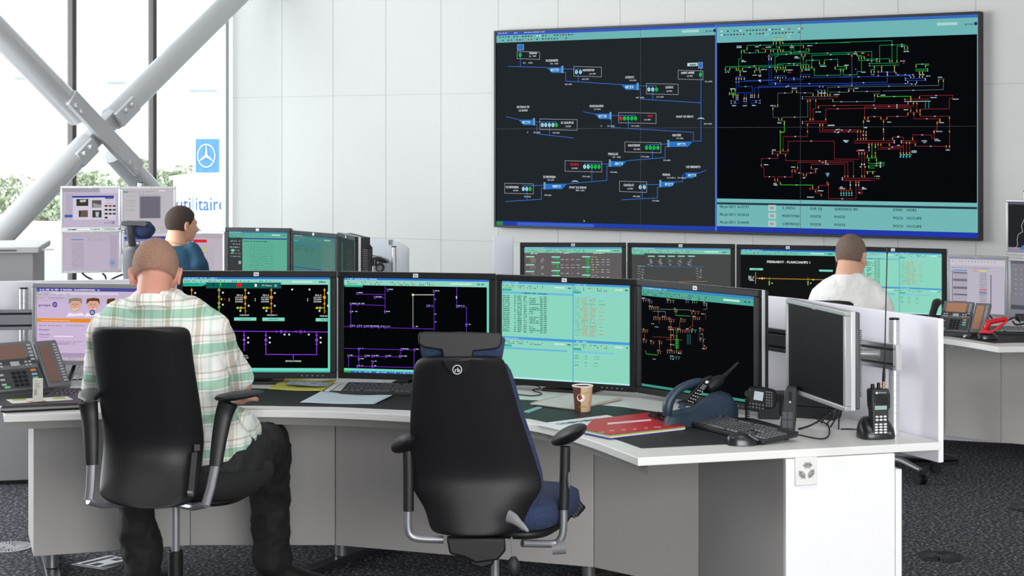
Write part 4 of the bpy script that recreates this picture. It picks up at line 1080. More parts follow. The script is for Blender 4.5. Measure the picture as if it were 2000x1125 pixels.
# crop (1400,50) scale 5.358
c.fr = (1400, 50, 5.358)
def lab(x, y, w_): c.smudge(x, y, w_, 9, '#c4e4ec', 5, .9)
def netc(list_, col, w_=5):
    for p in list_: 
        c.hv(p, w_ * .85, col, 2)
        for (x, y), (X_, Y_) in ((p[0], p[1]), (p[-1], p[-2])):
            if abs(x - X_) < 6: c.bar(x, y + (16 if Y_ > y else -16), 8, 18, '#d8b848', 4)
        if len(p) > 2:
            for a, b in zip(p, p[1:]):
                if abs(a[1] - b[1]) < 20 and abs(a[0] - b[0]) > 100: c.bar((a[0] + b[0]) / 2, (a[1] + b[1]) / 2, 16, 7, '#dce8e8', 4); break
netc([[(592, 168), (592, 204), (318, 206), (318, 254)], [(692, 168), (692, 192), (1393, 176)], [(623, 168), (623, 224), (655, 226), (655, 244)], [(662, 168), (662, 210), (908, 206), (908, 238)],
      [(592, 164), (692, 164)], [(592, 124), (692, 124)], [(648, 124), (648, 164)], [(600, 124), (600, 164)], [(684, 124), (684, 164)], [(556, 96), (592, 96), (592, 124)], [(716, 92), (692, 92), (692, 124)],
      [(256, 258), (318, 256)], [(258, 260), (258, 348), (230, 350), (230, 470)], [(287, 258), (287, 286), (408, 284), (408, 254), (438, 254)], [(434, 254), (434, 282), (510, 280), (510, 250)], [(508, 248), (660, 246)],
      [(565, 250), (565, 308), (890, 296), (890, 322)], [(592, 250), (592, 290), (966, 280), (966, 240)], [(639, 250), (639, 322), (610, 324), (610, 458)], [(668, 246), (668, 274), (695, 274), (695, 246)], [(700, 272), (776, 272), (776, 240), (806, 240), (806, 272), (936, 270), (936, 240), (966, 238)],
      [(924, 322), (924, 296), (1393, 280)], [(890, 324), (926, 324)], [(906, 326), (906, 448)], [(994, 448), (994, 312), (1393, 298)], [(934, 448), (934, 364), (1076, 362), (1076, 408)], [(1076, 410), (1130, 410)], [(1126, 408), (1126, 358), (1266, 352), (1266, 430)],
      [(90, 474), (90, 430), (695, 414), (695, 456)], [(90, 474), (136, 474)], [(136, 472), (136, 442), (206, 440), (206, 470)], [(200, 472), (272, 470)], [(270, 470), (270, 440), (412, 436), (412, 466)], [(400, 468), (458, 466)], [(442, 466), (442, 436), (668, 432), (668, 456)],
      [(600, 462), (728, 458)], [(636, 456), (636, 402), (880, 394), (880, 448)], [(720, 456), (720, 420), (964, 408), (964, 446)], [(876, 450), (1022, 446)], [(1020, 448), (1020, 524), (1296, 518), (1296, 456)], [(1256, 458), (1360, 454)], [(1256, 430), (1360, 428)], [(1358, 428), (1358, 456)], [(1324, 456), (1324, 518), (1393, 517)],
      [(245, 472), (245, 500)], [(396, 468), (396, 496)], [(454, 468), (454, 496)], [(624, 462), (624, 490)], [(708, 460), (708, 490)], [(892, 450), (892, 486)]], GN)
netc([[(198, 536), (292, 536)], [(245, 500), (245, 536)], [(204, 538), (204, 745)], [(232, 538), (232, 640), (372, 636), (372, 745)], [(256, 540), (256, 586), (640, 570), (640, 530)], [(290, 540), (290, 576), (600, 568)], [(546, 300), (546, 612), (1393, 602)], [(571, 330), (571, 598), (664, 600), (664, 560)], [(530, 326), (584, 326)],
      [(606, 526), (726, 524)], [(870, 516), (980, 514)], [(990, 546), (1393, 534)], [(740, 552), (870, 550)], [(690, 570), (908, 564)], [(396, 745), (396, 650), (1060, 632), (1393, 620)], [(437, 745), (437, 634), (1060, 628), (1393, 626)],
      [(222, 745), (222, 702), (288, 702), (288, 775)], [(310, 775), (310, 702), (356, 702), (356, 745)], [(168, 788), (228, 788)], [(168, 816), (228, 814)], [(190, 788), (190, 816)], [(282, 810), (318, 810)], [(352, 784), (445, 782)], [(352, 810), (445, 808)], [(412, 782), (412, 810)], [(1034, 674), (1140, 672)], [(1060, 676), (1060, 740)]], BU, 5)
netc([[(155, 660), (155, 724), (192, 724), (192, 660)], [(152, 706), (195, 706)], [(172, 706), (172, 760)]], '#22c040', 6)
netc([[(790, 678), (790, 704), (638, 706), (638, 850)], [(836, 678), (836, 704), (1008, 704), (1008, 740)], [(785, 674), (842, 674)], [(588, 855), (588, 960), (650, 962), (650, 996)], [(680, 996), (680, 960), (952, 956), (952, 775)], [(580, 852), (650, 850)], [(640, 998), (718, 998)], [(1160, 740), (1160, 646), (1393, 640)], [(1186, 740), (1186, 696), (1380, 696), (1380, 664)], [(1216, 770), (1216, 798), (1393, 796)], [(920, 744), (1222, 742)], [(1097, 690), (1097, 745)], [(1130, 690), (1130, 745)]], GY, 4)
netc([[(920, 768), (1222, 766)], [(978, 770), (978, 996)], [(1036, 770), (1036, 870), (1008, 872), (1008, 996)], [(1064, 870), (1064, 838), (1393, 836)], [(1140, 996), (1140, 872), (1393, 870)], [(920, 1000), (1156, 1000)], [(920, 1022), (1156, 1022)], [(950, 1024), (950, 1125)], [(1080, 1024), (1080, 1112), (1393, 1112)], [(1108, 1024), (1108, 1092), (1393, 1090)]], RD_, 5)
netc([[(708, 1000), (708, 1115), (664, 1118), (664, 1125)]], '#30c828', 7)
for x, y, w_ in ((508, 100, 42), (728, 92, 65), (734, 122, 54), (210, 220, 52), (210, 234, 58), (398, 226, 46), (514, 230, 58), (764, 230, 48), (948, 215, 62), (816, 330, 36), (816, 344, 52), (260, 370, 28), (260, 382, 52), (88, 492, 46), (274, 484, 42), (466, 464, 64), (376, 524, 44), (432, 522, 36), (432, 534, 36), (728, 470, 70), (922, 468, 56), (1082, 430, 68), (1336, 420, 50), (142, 666, 56), (162, 842, 44), (274, 842, 46), (370, 840, 42), (786, 660, 56), (562, 842, 58), (636, 1022, 44), (1224, 726, 64), (1034, 908, 58), (1162, 1048, 74), (1068, 710, 84)): lab(x, y, w_)
for x, y in ((494, 243), (768, 489), (1259, 741)): c.bar(x, y, 14, 16, '#d01820', 5); c.bar(x - 20, y, 5, 14, '#1fb050', 5)
for x, y in ((546, 340), (571, 340), (546, 356), (571, 356), (204, 560), (232, 560), (204, 590), (232, 590), (258, 560), (287, 560), (205, 750), (222, 750), (205, 770), (222, 770), (152, 788), (152, 812), (286, 770), (310, 770), (286, 792), (310, 792), (356, 750), (372, 750), (396, 750), (437, 750), (454, 784), (454, 810), (610, 546), (636, 546), (664, 546), (690, 546), (722, 546), (880, 536), (908, 536), (934, 536), (966, 536), (614, 600), (614, 614), (1076, 640), (1112, 640), (1097, 686), (1130, 686), (898, 746), (898, 766), (898, 1006), (898, 1024), (135, 704), (135, 720), (1240, 436), (1240, 452), (808, 398), (808, 412), (808, 548), (808, 566), (458, 570), (458, 586)): c.bar(x, y, 9, 9, '#d8dee8', 5)
# crop (1640,50) scale 5.357
c.fr = (1640, 50, 5.357)
netc([[(0, 176), (548, 156), (548, 385)], [(0, 284), (336, 270), (336, 388)], [(0, 302), (184, 296), (184, 322)], [(184, 322), (260, 322)], [(258, 322), (258, 352), (524, 346), (524, 386)], [(200, 326), (200, 366), (390, 362), (390, 388)], [(228, 326), (228, 478), (184, 480), (184, 514), (38, 518), (38, 456)], [(418, 388), (418, 206), (678, 198), (678, 250)], [(600, 386), (600, 216), (712, 212), (712, 250)], [(676, 254), (716, 254)], [(330, 398), (622, 390)], [(330, 422), (622, 412)], [(0, 430), (72, 430)], [(0, 454), (72, 454)], [(364, 420), (364, 450)], [(440, 418), (440, 462)], [(574, 414), (574, 460)], [(200, 310), (228, 310)]], GN)
netc([[(330, 500), (330, 460), (362, 458), (362, 500)]], '#20a0a8', 6)
netc([[(800, 440), (800, 404), (932, 402)], [(898, 440), (898, 416), (932, 416)], [(796, 456), (905, 456)], [(796, 474), (905, 474)], [(836, 476), (836, 520)], [(868, 476), (868, 520)]], '#28b850', 6)
netc([[(0, 540), (400, 532), (730, 522)], [(404, 500), (404, 486), (590, 486), (590, 514)], [(500, 488), (500, 592), (0, 604)], [(0, 624), (700, 610)], [(440, 462), (440, 486)], [(574, 462), (574, 486)], [(600, 516), (776, 514), (776, 550)], [(700, 554), (908, 550)], [(700, 576), (908, 572)], [(714, 578), (714, 608)], [(806, 576), (806, 610), (700, 612)], [(896, 550), (896, 574)], [(836, 520), (836, 550)], [(868, 520), (868, 550)]], BU, 6)
netc([[(128, 300), (128, 640)]], '#4a5a78', 6)
netc([[(0, 642), (1036, 626), (1036, 562)], [(98, 664), (98, 696), (0, 698)], [(146, 664), (146, 690), (424, 688)], [(90, 660), (150, 660)], [(455, 684), (1086, 670), (1086, 562)], [(1030, 558), (1094, 558)], [(366, 716), (366, 794), (0, 798)], [(355, 715), (420, 713)], [(745, 740), (745, 795)]], GY, 5)
netc([[(397, 722), (397, 744), (748, 740)]], '#38c828', 6)
netc([[(836, 768), (836, 734), (1184, 728), (1184, 760), (1148, 762), (1148, 870), (842, 874), (842, 905)], [(700, 770), (940, 768)], [(716, 798), (716, 828), (0, 836)], [(772, 798), (772, 842), (262, 850), (262, 980)], [(0, 870), (744, 860), (744, 905)], [(716, 908), (850, 906)], [(808, 798), (808, 905)], [(714, 910), (714, 948), (494, 952), (494, 985)], [(430, 985), (494, 985)], [(432, 984), (432, 952), (296, 952), (296, 985)], [(250, 986), (300, 986)], [(250, 988), (250, 1125)], [(460, 988), (460, 1125)], [(776, 910), (776, 976), (1050, 974), (1050, 1000)], [(842, 910), (842, 950), (1150, 948), (1150, 1125)], [(1018, 1002), (1060, 1000)], [(1020, 1004), (1020, 1092), (986, 1100), (986, 1125)], [(0, 1092), (220, 1092), (220, 1125)], [(0, 1110), (190, 1110), (190, 1125)]], RD_, 5)
c.line([(700, 795), (950, 791)], 6, '#c8c8c8', 3)
for x in (898, 932): c.hv([(x, 796), (x, 862)], 5, '#28a8b0', 3)
for x, y, w_ in ((230, 293, 36), (670, 276, 58), (634, 375, 52), (50, 420, 48), (228, 492, 46), (334, 518, 28), (1028, 545, 48), (906, 532, 44), (160, 660, 38), (430, 732, 50), (952, 758, 66), (1184, 774, 62), (672, 884, 46), (284, 1004, 46), (494, 1014, 46), (1044, 1020, 48), (1012, 1112, 62), (148, 300, 34), (256, 1070, 30)): lab(x, y, w_)
for x, y in ((300, 306), (670, 392)): c.disc(x, y, 9, '#d01820', 5)
c.disc(168, 456, 8, '#b028a8', 5)
for x, y in ((314, 398), (314, 420), (404, 524), (500, 518), (612, 516), (690, 550), (690, 570), (690, 606), (796, 612), (768, 514), (920, 452), (920, 474), (684, 772), (684, 794), (600, 828), (600, 844), (600, 861), (650, 196), (650, 220), (848, 514), (880, 514), (732, 524), (745, 540)): c.bar(x, y, 11, 9, '#d8dee8', 5)
# crop (1470,240) scale 7.03
c.fr = (1470, 240, 7.03)
def sc(list_, col, w_=6): 
    for p in list_:
        c.hv(p, w_ * .85, col, 2)
        for (x, y), (X_, Y_) in ((p[0], p[1]), (p[-1], p[-2])):
            if abs(x - X_) < 6: c.bar(x, y + (18 if Y_ > y else -18), 10, 22, '#e0a878', 4)
        for a, b in zip(p, p[1:]):
            if len(p) > 2 and abs(a[1] - b[1]) < 20 and abs(a[0] - b[0]) > 110: c.bar((a[0] + b[0]) / 2, (a[1] + b[1]) / 2, 22, 9, '#dce8e8', 4); break
sc([[(755, 10), (755, 186), (418, 188), (418, 390)], [(923, 10), (923, 124), (1443, 124), (1443, 240)], [(963, 10), (963, 99), (1484, 98), (1484, 240)], [(488, 392), (488, 252), (1122, 250), (1122, 496), (1460, 498), (1460, 404)], [(298, 394), (490, 394)], [(298, 424), (490, 424)],
    [(345, 428), (345, 488), (120, 490), (120, 600)], [(120, 604), (156, 612), (156, 740), (306, 740), (306, 800)], [(452, 428), (452, 520), (1386, 524), (1386, 750)], [(620, 634), (620, 542), (1308, 544), (1308, 750)], [(806, 634), (806, 566), (1266, 566), (1266, 750)], [(345, 800), (345, 742), (542, 742), (542, 645)], [(540, 642), (620, 640)], [(582, 645), (582, 686), (698, 688), (698, 730)], [(738, 730), (738, 688), (866, 686), (866, 648)], [(806, 638), (870, 642)], [(300, 808), (380, 812)], [(700, 736), (740, 736)],
    [(1258, 762), (1617, 758)], [(1258, 788), (1617, 786)], [(1400, 244), (1617, 242)], [(1400, 274), (1617, 274)], [(1600, 280), (1600, 390)], [(1500, 404), (1500, 750)], [(1537, 404), (1537, 750)], [(1452, 398), (1570, 398)], [(1040, 830), (1042, 1040), (1420, 1044), (1420, 800)], [(1458, 800), (1458, 915), (1508, 918), (1508, 974), (1440, 974)], [(1343, 800), (1343, 915)], [(1200, 920), (1362, 920)], [(905, 905), (905, 858), (1010, 860), (1028, 830)], [(800, 912), (905, 915)], [(866, 922), (866, 964), (944, 966), (944, 1010)]], RD_)
sc([[(436, 0), (436, 124), (380, 126), (380, 420)], [(382, 815), (382, 850), (826, 854), (826, 905)]], '#30b828', 9)
c.ring(1028, 824, 16, 4, '#c07060', 4)
for x in (1216, 1252, 1288, 1325, 1362): c.hv([(x, 926), (x, 996)], 5, '#c88040', 3); c.bar(x, 965, 22, 12, '#40c8d0', 4); c.disc(x, 995, 9, '#40c8d0', 4)
c.bar(1343, 855, 11, 30, '#40c8d0', 4); c.poly([(1012, 706), (1050, 706), (1030, 745)], '#40c8d0', 4); c.poly([(1532, 58), (1580, 58), (1556, 80)], '#40c8d0', 4)
for x, y, w_ in ((344, 6, 54), (1036, 40, 94), (1160, 96, 44), (1160, 140, 22), (1248, 250, 76), (1264, 268, 40), (268, 378, 60), (156, 580, 66), (530, 612, 64), (856, 636, 40), (690, 760, 44), (1002, 698, 54), (290, 838, 44), (290, 858, 58), (748, 1024, 102), (894, 938, 84), (1200, 886, 42), (1206, 906, 68), (1502, 892, 36), (1502, 910, 66), (1452, 380, 88), (1456, 960, 34)): c.smudge(x, y, w_, 12, '#c4e4ec', 5, .9)
for x, y in ((790, 903), (1194, 903), (1436, 382)): c.disc(x, y, 12, '#e01820', 5)
for x, y in ((274, 398), (274, 424), (1234, 754), (1234, 780), (1484, 604), (1546, 604), (1498, 572), (1534, 572), (1006, 522), (1006, 542), (1006, 564), (1600, 340), (1520, 168), (1558, 168), (1420, 855), (1458, 855)): c.bar(x, y, 14, 12, '#dce8e8', 5)
# crop (1640,190) scale 5.358
c.fr = (1640, 190, 5.358)
netc([[(152, 454), (560, 454)], [(152, 478), (560, 476)], [(668, 456), (806, 456)], [(668, 478), (806, 476)], [(554, 450), (554, 418), (668, 418), (668, 512), (520, 512), (520, 480)], [(764, 450), (764, 392), (964, 396), (964, 430), (990, 432), (990, 350)], [(792, 480), (792, 512), (1116, 514), (1116, 530)], [(1116, 540), (1150, 540)], [(1150, 500), (1150, 530)], [(1150, 200), (1150, 530)], [(460, 240), (460, 450)], [(250, 245), (250, 450)], [(277, 350), (277, 450)],
      [(402, 480), (402, 542), (636, 540), (636, 600)], [(432, 480), (432, 524), (668, 522), (668, 600)], [(700, 460), (700, 600)], [(733, 460), (733, 600)], [(306, 480), (306, 570), (280, 575)], [(374, 480), (374, 600)], [(50, 848), (365, 846)], [(50, 872), (365, 870)], [(1048, 230), (1048, 262), (1018, 262), (1018, 345), (990, 350)]], RD_)
netc([[(338, 480), (338, 632)], [(280, 636), (388, 634)], [(304, 640), (304, 694), (468, 696)], [(386, 640), (386, 682), (468, 682)], [(304, 740), (304, 718), (468, 716)], [(280, 778), (372, 776)], [(292, 780), (292, 800)], [(348, 780), (348, 800)], [(292, 600), (292, 634)], [(374, 600), (374, 634)], [(310, 740), (366, 740)]], '#22b040', 6)
for x in (636, 668, 700, 733): c.bar(x, 612, 8, 24, '#40c8d0', 4); c.disc(x, 624, 8, '#40c8d0', 4); c.smudge(x + 4, 604, 16, 8, '#c4e4ec', 5)
for x, y, w_ in ((38, 456, 60), (54, 472, 32), (196, 558, 66), (752, 566, 56), (752, 580, 54), (858, 460, 58), (870, 476, 34), (994, 442, 40), (994, 458, 62), (1110, 556, 44), (364, 830, 60), (236, 948, 26), (236, 962, 48), (604, 414, 26), (604, 506, 26)): lab(x, y, w_)
c.bar(182, 558, 11, 16, '#e01820', 5); c.bar(406, 850, 14, 14, '#e01820', 5); c.bar(386, 850, 6, 14, '#1fb050', 5)
for x, y in ((572, 456), (572, 475), (648, 456), (648, 475), (427, 682), (427, 697), (427, 717), (427, 731), (30, 844), (30, 862), (248, 395), (277, 395), (460, 335), (218, 728), (268, 728), (232, 700), (260, 700), (306, 520), (374, 520), (113, 918), (170, 918), (200, 918)): c.bar(x, y, 12, 10, '#dce8e8', 5)
c.done('display_picture')
# seams between the cubes
sm = MB()
for i in (1, 2): sm.b2(x0 + .015 + w3 * i - .0012, x0 + .015 + w3 * i + .0012, -.0048, -.0040, z0 + .016, z1 - .016)
sm.b2(x0 + .016, x1 - .016, -.0048, -.0040, z0 + .015 + h2_ - .0012, z0 + .015 + h2_ + .0012)
sm.build('seam', mat('display_seam', '#23282c', 0.6), t, smooth=False)
# ================================================================ front desk
top_m = mat('desk_white_laminate', '#e0e0de', 0.38)
pad_m = mat('desk_pad_black', '#16181b', 0.6, bump=(1500, 0.05))
pan_m = mat('desk_panel_grey', '#a8a5a3', 0.6)
ped_m = mat('pedestal_white', '#e9e9ec', 0.45)
part_m = mat('partition_white', '#eceaf4', 0.5)
steel = mat('foot_steel', '#8f9194', 0.3, 0.8)
ZD = 0.74
fe = [G(8, 811), G(90, 808.5), G(170, 806), G(330, 802), (G(500, 801)), G(660, 804), G(800, 811), G(920, 818), G(1034, 827), G(1136, 853.5), G(1246, 894)]
fe = catmull(fe, 5)
right_edge = [G(1838, 863.5), Vector((1.47, 6.06, ZD))]
PART = [Vector(p) for p in ((1.478, 6.03, 0), (1.255, 6.53, 0), (1.03, 6.93, 0), (.56, 7.36, 0), (0, 7.68, 0), (-.7, 7.86, 0), (-1.4, 7.86, 0), (-2.05, 7.74, 0), (-2.62, 7.58, 0))]
pc = catmull(PART, 6)
desk = thing('control_desk', 'long curved white control desk with grey panels, nearest the camera', 'desk', (-0.4, 6.9, 0), 0)
def off_poly(pts, d):
    out = []
    for i, p in enumerate(pts):
        t_ = (pts[min(i + 1, len(pts) - 1)] - pts[max(i - 1, 0)]); t_ = Vector((t_.x, t_.y, 0)).normalized()
        out.append(Vector((p.x - t_.y * d, p.y + t_.x * d, p.z)))
    return out
backline = [p + Vector((0, 0, ZD)) for p in pc]
bk = off_poly(backline, 0.015)     # shifted towards the operator
poly = [Vector((p.x, p.y, ZD)) for p in fe] + [right_edge[0]] + bk + [Vector((-2.35, 7.5, ZD)), Vector((-2.02, 6.9, ZD))]
MB().prism(poly, ZD - 0.028, ZD).build('worktop', top_m, desk, world=True, bevel=0.003, smooth=False)
# thin black shadow joint and grey lip under the curved front edge
lip = MB()
fo = off_poly(fe, 0.035)
for a, b in (list(zip(fo, fo[1:]))):
    lip.prism([a, b, b + (b - fe[-1]).normalized() * 0 + Vector((0, 0.02, 0)), a + Vector((0, 0.02, 0))], ZD - 0.06, ZD - 0.029)
lip.build('edge_rail', mat('desk_rail_grey', '#8d8c8a', 0.5), desk, world=True)
ee = MB()
ed0, ed1 = G(1252, 893.8), G(1838, 863.5)
# curved base panels
pp = [Vector(p) for p in ((-1.938, 7.05, 0), (-1.34, 7.25, 0), (-.736, 7.25, 0), (.323, 6.87, 0), (.698, 6.52, 0))]
def slab(a, b, z0, z1, th_=0.022, mat_=pan_m, name='base_panel', parent=None, gap=0.0015, side=1):
    d = (b - a).normalized(); n = Vector((-d.y, d.x, 0)) * side
    a = a + d * gap; b = b - d * gap
    m_ = MB(); q = [a, b, b + n * th_, a + n * th_]
    if side < 0: q = q[::-1]
    m_.prism(q, z0, z1)
    return m_.build(name, mat_, parent, world=True, smooth=False, bevel=0.0015)
for a, b in zip(pp, pp[1:]): slab(a, b, 0.095, ZD - 0.03, parent=desk)
slab(Vector((-2.07, 7.45, 0)), pp[0], 0.095, ZD - 0.03, parent=desk)
slab(Vector((.698, 6.52, 0)), Vector((.914, 5.835, 0)), 0.0, ZD - 0.03, parent=desk, side=1, th_=.02)
slab(Vector((-1.4, 7.80, 0)), Vector((-.7, 7.80, 0)), 0.1, ZD - 0.03, parent=desk)
slab(Vector((-.7, 7.80, 0)), Vector((0, 7.6, 0)), 0.1, ZD - 0.03, parent=desk); slab(Vector((0, 7.6, 0)), Vector((.55, 7.26, 0)), 0.1, ZD - 0.03, parent=desk); slab(Vector((.55, 7.26, 0)), Vector((.90, 6.93, 0)), 0.1, ZD - 0.03, parent=desk)
# end pedestal
q0, q1 = Vector((.916, 5.82, 0)), Vector((1.307, 5.94, 0)); dp = (q1 - q0).normalized(); np_ = Vector((-dp.y, dp.x, 0))
MB().prism([q0, q1, q1 + np_ * 0.55, q0 + np_ * 0.62 + dp * 0.06], 0.0, ZD - 0.03).build('pedestal', ped_m, desk, world=True, bevel=0.003, smooth=False)
# its second cladding board, a little lower, on the right
c_ = q1 + np_ * 0.0
MB().prism([c_ + dp * 0.001 - np_ * .004, c_ + dp * 0.024 - np_ * .004, c_ + dp * 0.024 + np_ * 0.5, c_ + dp * 0.001 + np_ * 0.5], 0.0, 0.655).build('side_board', ped_m, desk, world=True, bevel=0.002, smooth=False)
# flat socket with three outlets
so = P(1573, 920, 5.84); sc_ = q0 + dp * ((so.x - q0.x) / dp.x)
M_ = Matrix.Translation(Vector((sc_.x, sc_.y, so.z))) @ Euler((0, 0, math.atan2(dp.y, dp.x))).to_matrix().to_4x4()
sk_ = MB(); sk_.b2(-.041, .041, -.009, .002, -.047, .047); sk_.xf(M_)
sk = sk_.build('socket', mat('socket_white', '#dfdfdd', 0.35), desk, world=True, bevel=0.003)
for i, (ox, oz, rt) in enumerate(((0.004, 0.021, 0.0), (-0.017, -0.010, 2.3), (0.017, -0.008, -2.2))):
    m_ = MB(); hexa = [(math.cos(a_ * math.pi / 3) * (.0185 if a_ % 3 == 0 else .0165), math.sin(a_ * math.pi / 3) * .0115) for a_ in range(6)]
    m_.prism_y([(x * math.cos(rt) - z * math.sin(rt) + ox, x * math.sin(rt) + z * math.cos(rt) + oz) for x, z in hexa], -.0105, -.0092); m_.xf(M_)
    o_ = m_.build('outlet', mat('outlet_grey', '#9b9b98', 0.5), sk, world=True)
    m_ = MB()
    for x, z in ((-.008, 0), (0, .003), (.008, 0)):
        xx, zz = x * math.cos(rt) - z * math.sin(rt) + ox, x * math.sin(rt) + z * math.cos(rt) + oz
        m_.cyl((xx, -.0115, zz), (xx, -.0106, zz), 0.0021, n=8)
    m_.xf(M_); m_.build('contact_hole', mat('hole_dark', '#1a1a1c', 0.8), o_, world=True)
# feet: steel barrel on a flat black rail
def foot(px, py, Y, ang, L=0.75):
    c = Vector(((px - 1000) * Y / F, Y, 0))
    m_ = MB(); m_.cyl(c + Vector((0, 0, 0.035)), c + Vector((0, 0, 0.094)), 0.027, n=24)
    f_ = m_.build('foot', steel, desk, world=True, bevel=.002)
    d = Vector((math.cos(ang), math.sin(ang), 0)); n = Vector((-d.y, d.x, 0)) * 0.028
    m_ = MB(); a, b = c - d * L * 0.42, c + d * L * 0.58
    m_.prism([a - n, b - n, b + n, a + n], 0.003, 0.034)
    m_.build('foot_rail', mat('foot_rail_dark', '#3a3b3e', 0.35, 0.5), desk, world=True, bevel=.004)
foot(101, 1096, 7.12, R(108)); foot(667, 1077, 7.33, R(62)); foot(1150, 1100, 6.95, R(45), .6); foot(1440, 1100, 6.8, R(40), .5)

# desk mats
mats_front = [G(1034, 818, ZD), G(1120, 836, ZD), G(1206, 859.5, ZD), G(1253, 876, ZD), G(1452, 866.5, ZD), G(1535, 836, ZD), G(1470, 818, ZD), G(1300, 808, ZD), G(1214, 796, ZD), G(1110, 786, ZD), G(1016, 781.5, ZD), G(900, 776, ZD), G(800, 771, ZD), G(671, 765, ZD), G(560, 761, ZD), G(493, 759.5, ZD), G(350, 759, ZD), G(345, 793, ZD), G(500, 792.5, ZD), G(660, 795, ZD), G(800, 801.5, ZD), G(920, 808, ZD)]
dm = MB().prism(mats_front, ZD + 0.0003, ZD + 0.0025).build('desk_mat', pad_m, smooth=False)
tag(dm, 'long black curved mat inlaid along the front desk top', 'desk mat')

# partition screen behind the desk
ps = MB(); o1 = off_poly(pc, 0.0); o2 = off_poly(pc, -0.022)
ps.prism(o1 + o2[::-1], 0.66, 1.159)
pt_ = ps.build('partition', part_m, bevel=0.003, angle=20)
tag(pt_, 'white curved partition panel standing along the back of the front desk', 'partition')

# equipment poles and rails
pole_m = mat('pole_satin', '#c9cbce', 0.32, 0.55)
def pole(loc, r, z0, z1, label, n=None):
    t = thing('equipment_pole', label, 'pole', (loc[0], loc[1], z0), 0)
    seg = 0.0265; k = 0; m_ = MB(); prof = []
    z = 0.0; H_ = z1 - z0 - 0.006
    while z < H_ - 0.001:
        ze = min(z + seg, H_); prof += [(r, z + .0008), (r, ze - .0012), (r - .0012, ze - .0008), (r - .0012, ze)]; z = ze
    m_.lathe((0, 0, 0), prof, 28); m_.build('tube', pole_m, t)
    MB().cyl((0, 0, H_), (0, 0, H_ + 0.006), r - .001, n=28).build('cap', blk, t)
    return t
pr = pole((1.347, 6.135), 0.0190, ZD, 1.152, 'segmented silver pole standing at the right end of the front desk')
pl = pole((-2.09, 7.45), 0.0190, ZD, 1.152, 'segmented silver pole left of the silver monitor with the directory page')
rail_m = mat('rail_aluminium', '#85888c', 0.36, 0.75)
def rail(p0, p1, z0, z1, label, plate_end=True):
    d = (p1 - p0).normalized(); L = (p1 - p0).length; c = (p0 + p1) / 2; rz = math.atan2(d.y, d.x)
    t = thing('equipment_rail', label, 'rail', (c.x, c.y, z0), rz)
    h = z1 - z0; m_ = MB()
    m_.b2(-L / 2, L / 2, 0.004, 0.016, 0, h)
    for a, b in ((0, .16), (.26, .74), (.84, 1)): m_.b2(-L / 2, L / 2, -0.004, 0.006, h * a, h * b)
    m_.build('profile', rail_m, t, bevel=.001)
    m_ = MB()
    for a, b in ((.16, .26), (.74, .84)): m_.b2(-L / 2, L / 2, 0.0030, 0.0045, h * a, h * b)
    m_.build('slot', mat('slot_dark', '#1b1c1e', 0.7), t)
    if plate_end:
        e_ = MB(); e_.b2(L / 2, L / 2 + .018, -0.006, 0.018, -0.001, h + .001); pe = e_.build('end_plate', silv2, t, bevel=.001)
        for z in (.15, .85): MB().cyl((L / 2 + .009, -.0085, h * z), (L / 2 + .009, -.006, h * z), .003, n=10).build('screw', steel, pe)
    return t
rr = rail(Vector((.905, 6.80, 0)), Vector((1.338, 6.095, 0)), .974, 1.062, 'grey aluminium rail with two slots behind the blank silver monitor')
rl = rail(Vector((-2.75, 7.33, 0)), Vector((-1.62, 7.46, 0)), .975, 1.062, 'ribbed aluminium rail behind the left desk phone', False)
# arm that carries the blank monitor
w5, h5, zc5, bz5 = MON[m5.name]
arm = MB(); arm.b2(.02, .075, .075, .088, zc5 - .05, zc5 + .05)
arm.tube([(.05, .085, zc5), (.06, .15, zc5), (.09, .205, zc5)], .016, 10)
arm.build('mount_arm', mat('arm_grey', '#7d8084', 0.4, 0.4), m5, bevel=.003)
vt = MB()
for k in range(34): vt.b2(w5 / 2 - .014, w5 / 2 - .008, .056, .064, zc5 - h5 * .36 + k * .0066, zc5 - h5 * .36 + k * .0066 + .0036)
vt.build('vent_rib', mat('back_shell_dark'), m5)

w0_, h0_, zc0_, _b = MON[m0.name]
a_ = MB(); a_.b2(-.05, .05, .07, .085, zc0_ - .05, zc0_ + .05); a_.tube([(0, .08, zc0_), (0, .13, zc0_ + .02)], .016, 8); a_.build('mount_arm', mat('arm_grey'), m0, bevel=.002)
# ================================================================ rear right desk
ds = thing('rear_desk', 'rear curved white desk with grey cabinet front at the right edge', 'desk', (2.4, 9.4, 0), 0)
e = [G(1560, 640.5), G(1700, 645), G(1845, 661), G(1949, 677.5)]
tp = [Vector((.35, 10.35, ZD)), Vector((.75, 9.85, ZD))] + catmull([e[0], e[1], e[2], e[3]], 4) + [G(2060, 676), Vector((3.6, 8.8, ZD)), Vector((3.9, 9.6, ZD)), Vector((3.2, 10.05, ZD)), Vector((2.6, 10.25, ZD)), Vector((1.8, 10.6, ZD)), Vector((.9, 10.8, ZD)), Vector((.3, 10.8, ZD))]
MB().prism(tp, ZD - .03, ZD).build('worktop', top_m, ds, world=True, bevel=.003, smooth=False)
rear_pan = mat('rear_panel_grey', '#b0aeac', 0.6)
for a, b in (((.62, 10.25), (1.5, 10.2)), ((1.5, 10.2), (2.484, 9.99)), ((2.484, 9.99), (2.741, 9.76)), ((2.741, 9.76), (3.6, 9.2))):
    slab(Vector((*a, 0)), Vector((*b, 0)), 0.095, ZD - .03, parent=ds, mat_=rear_pan)
m_ = MB(); hx = P(1880, 679, 9.9); m_.b2(hx.x - .06, hx.x + .03, 9.955, 9.975, hx.z - .01, hx.z + .006)
m_.build('handle', silv, ds, world=True, bevel=.002)
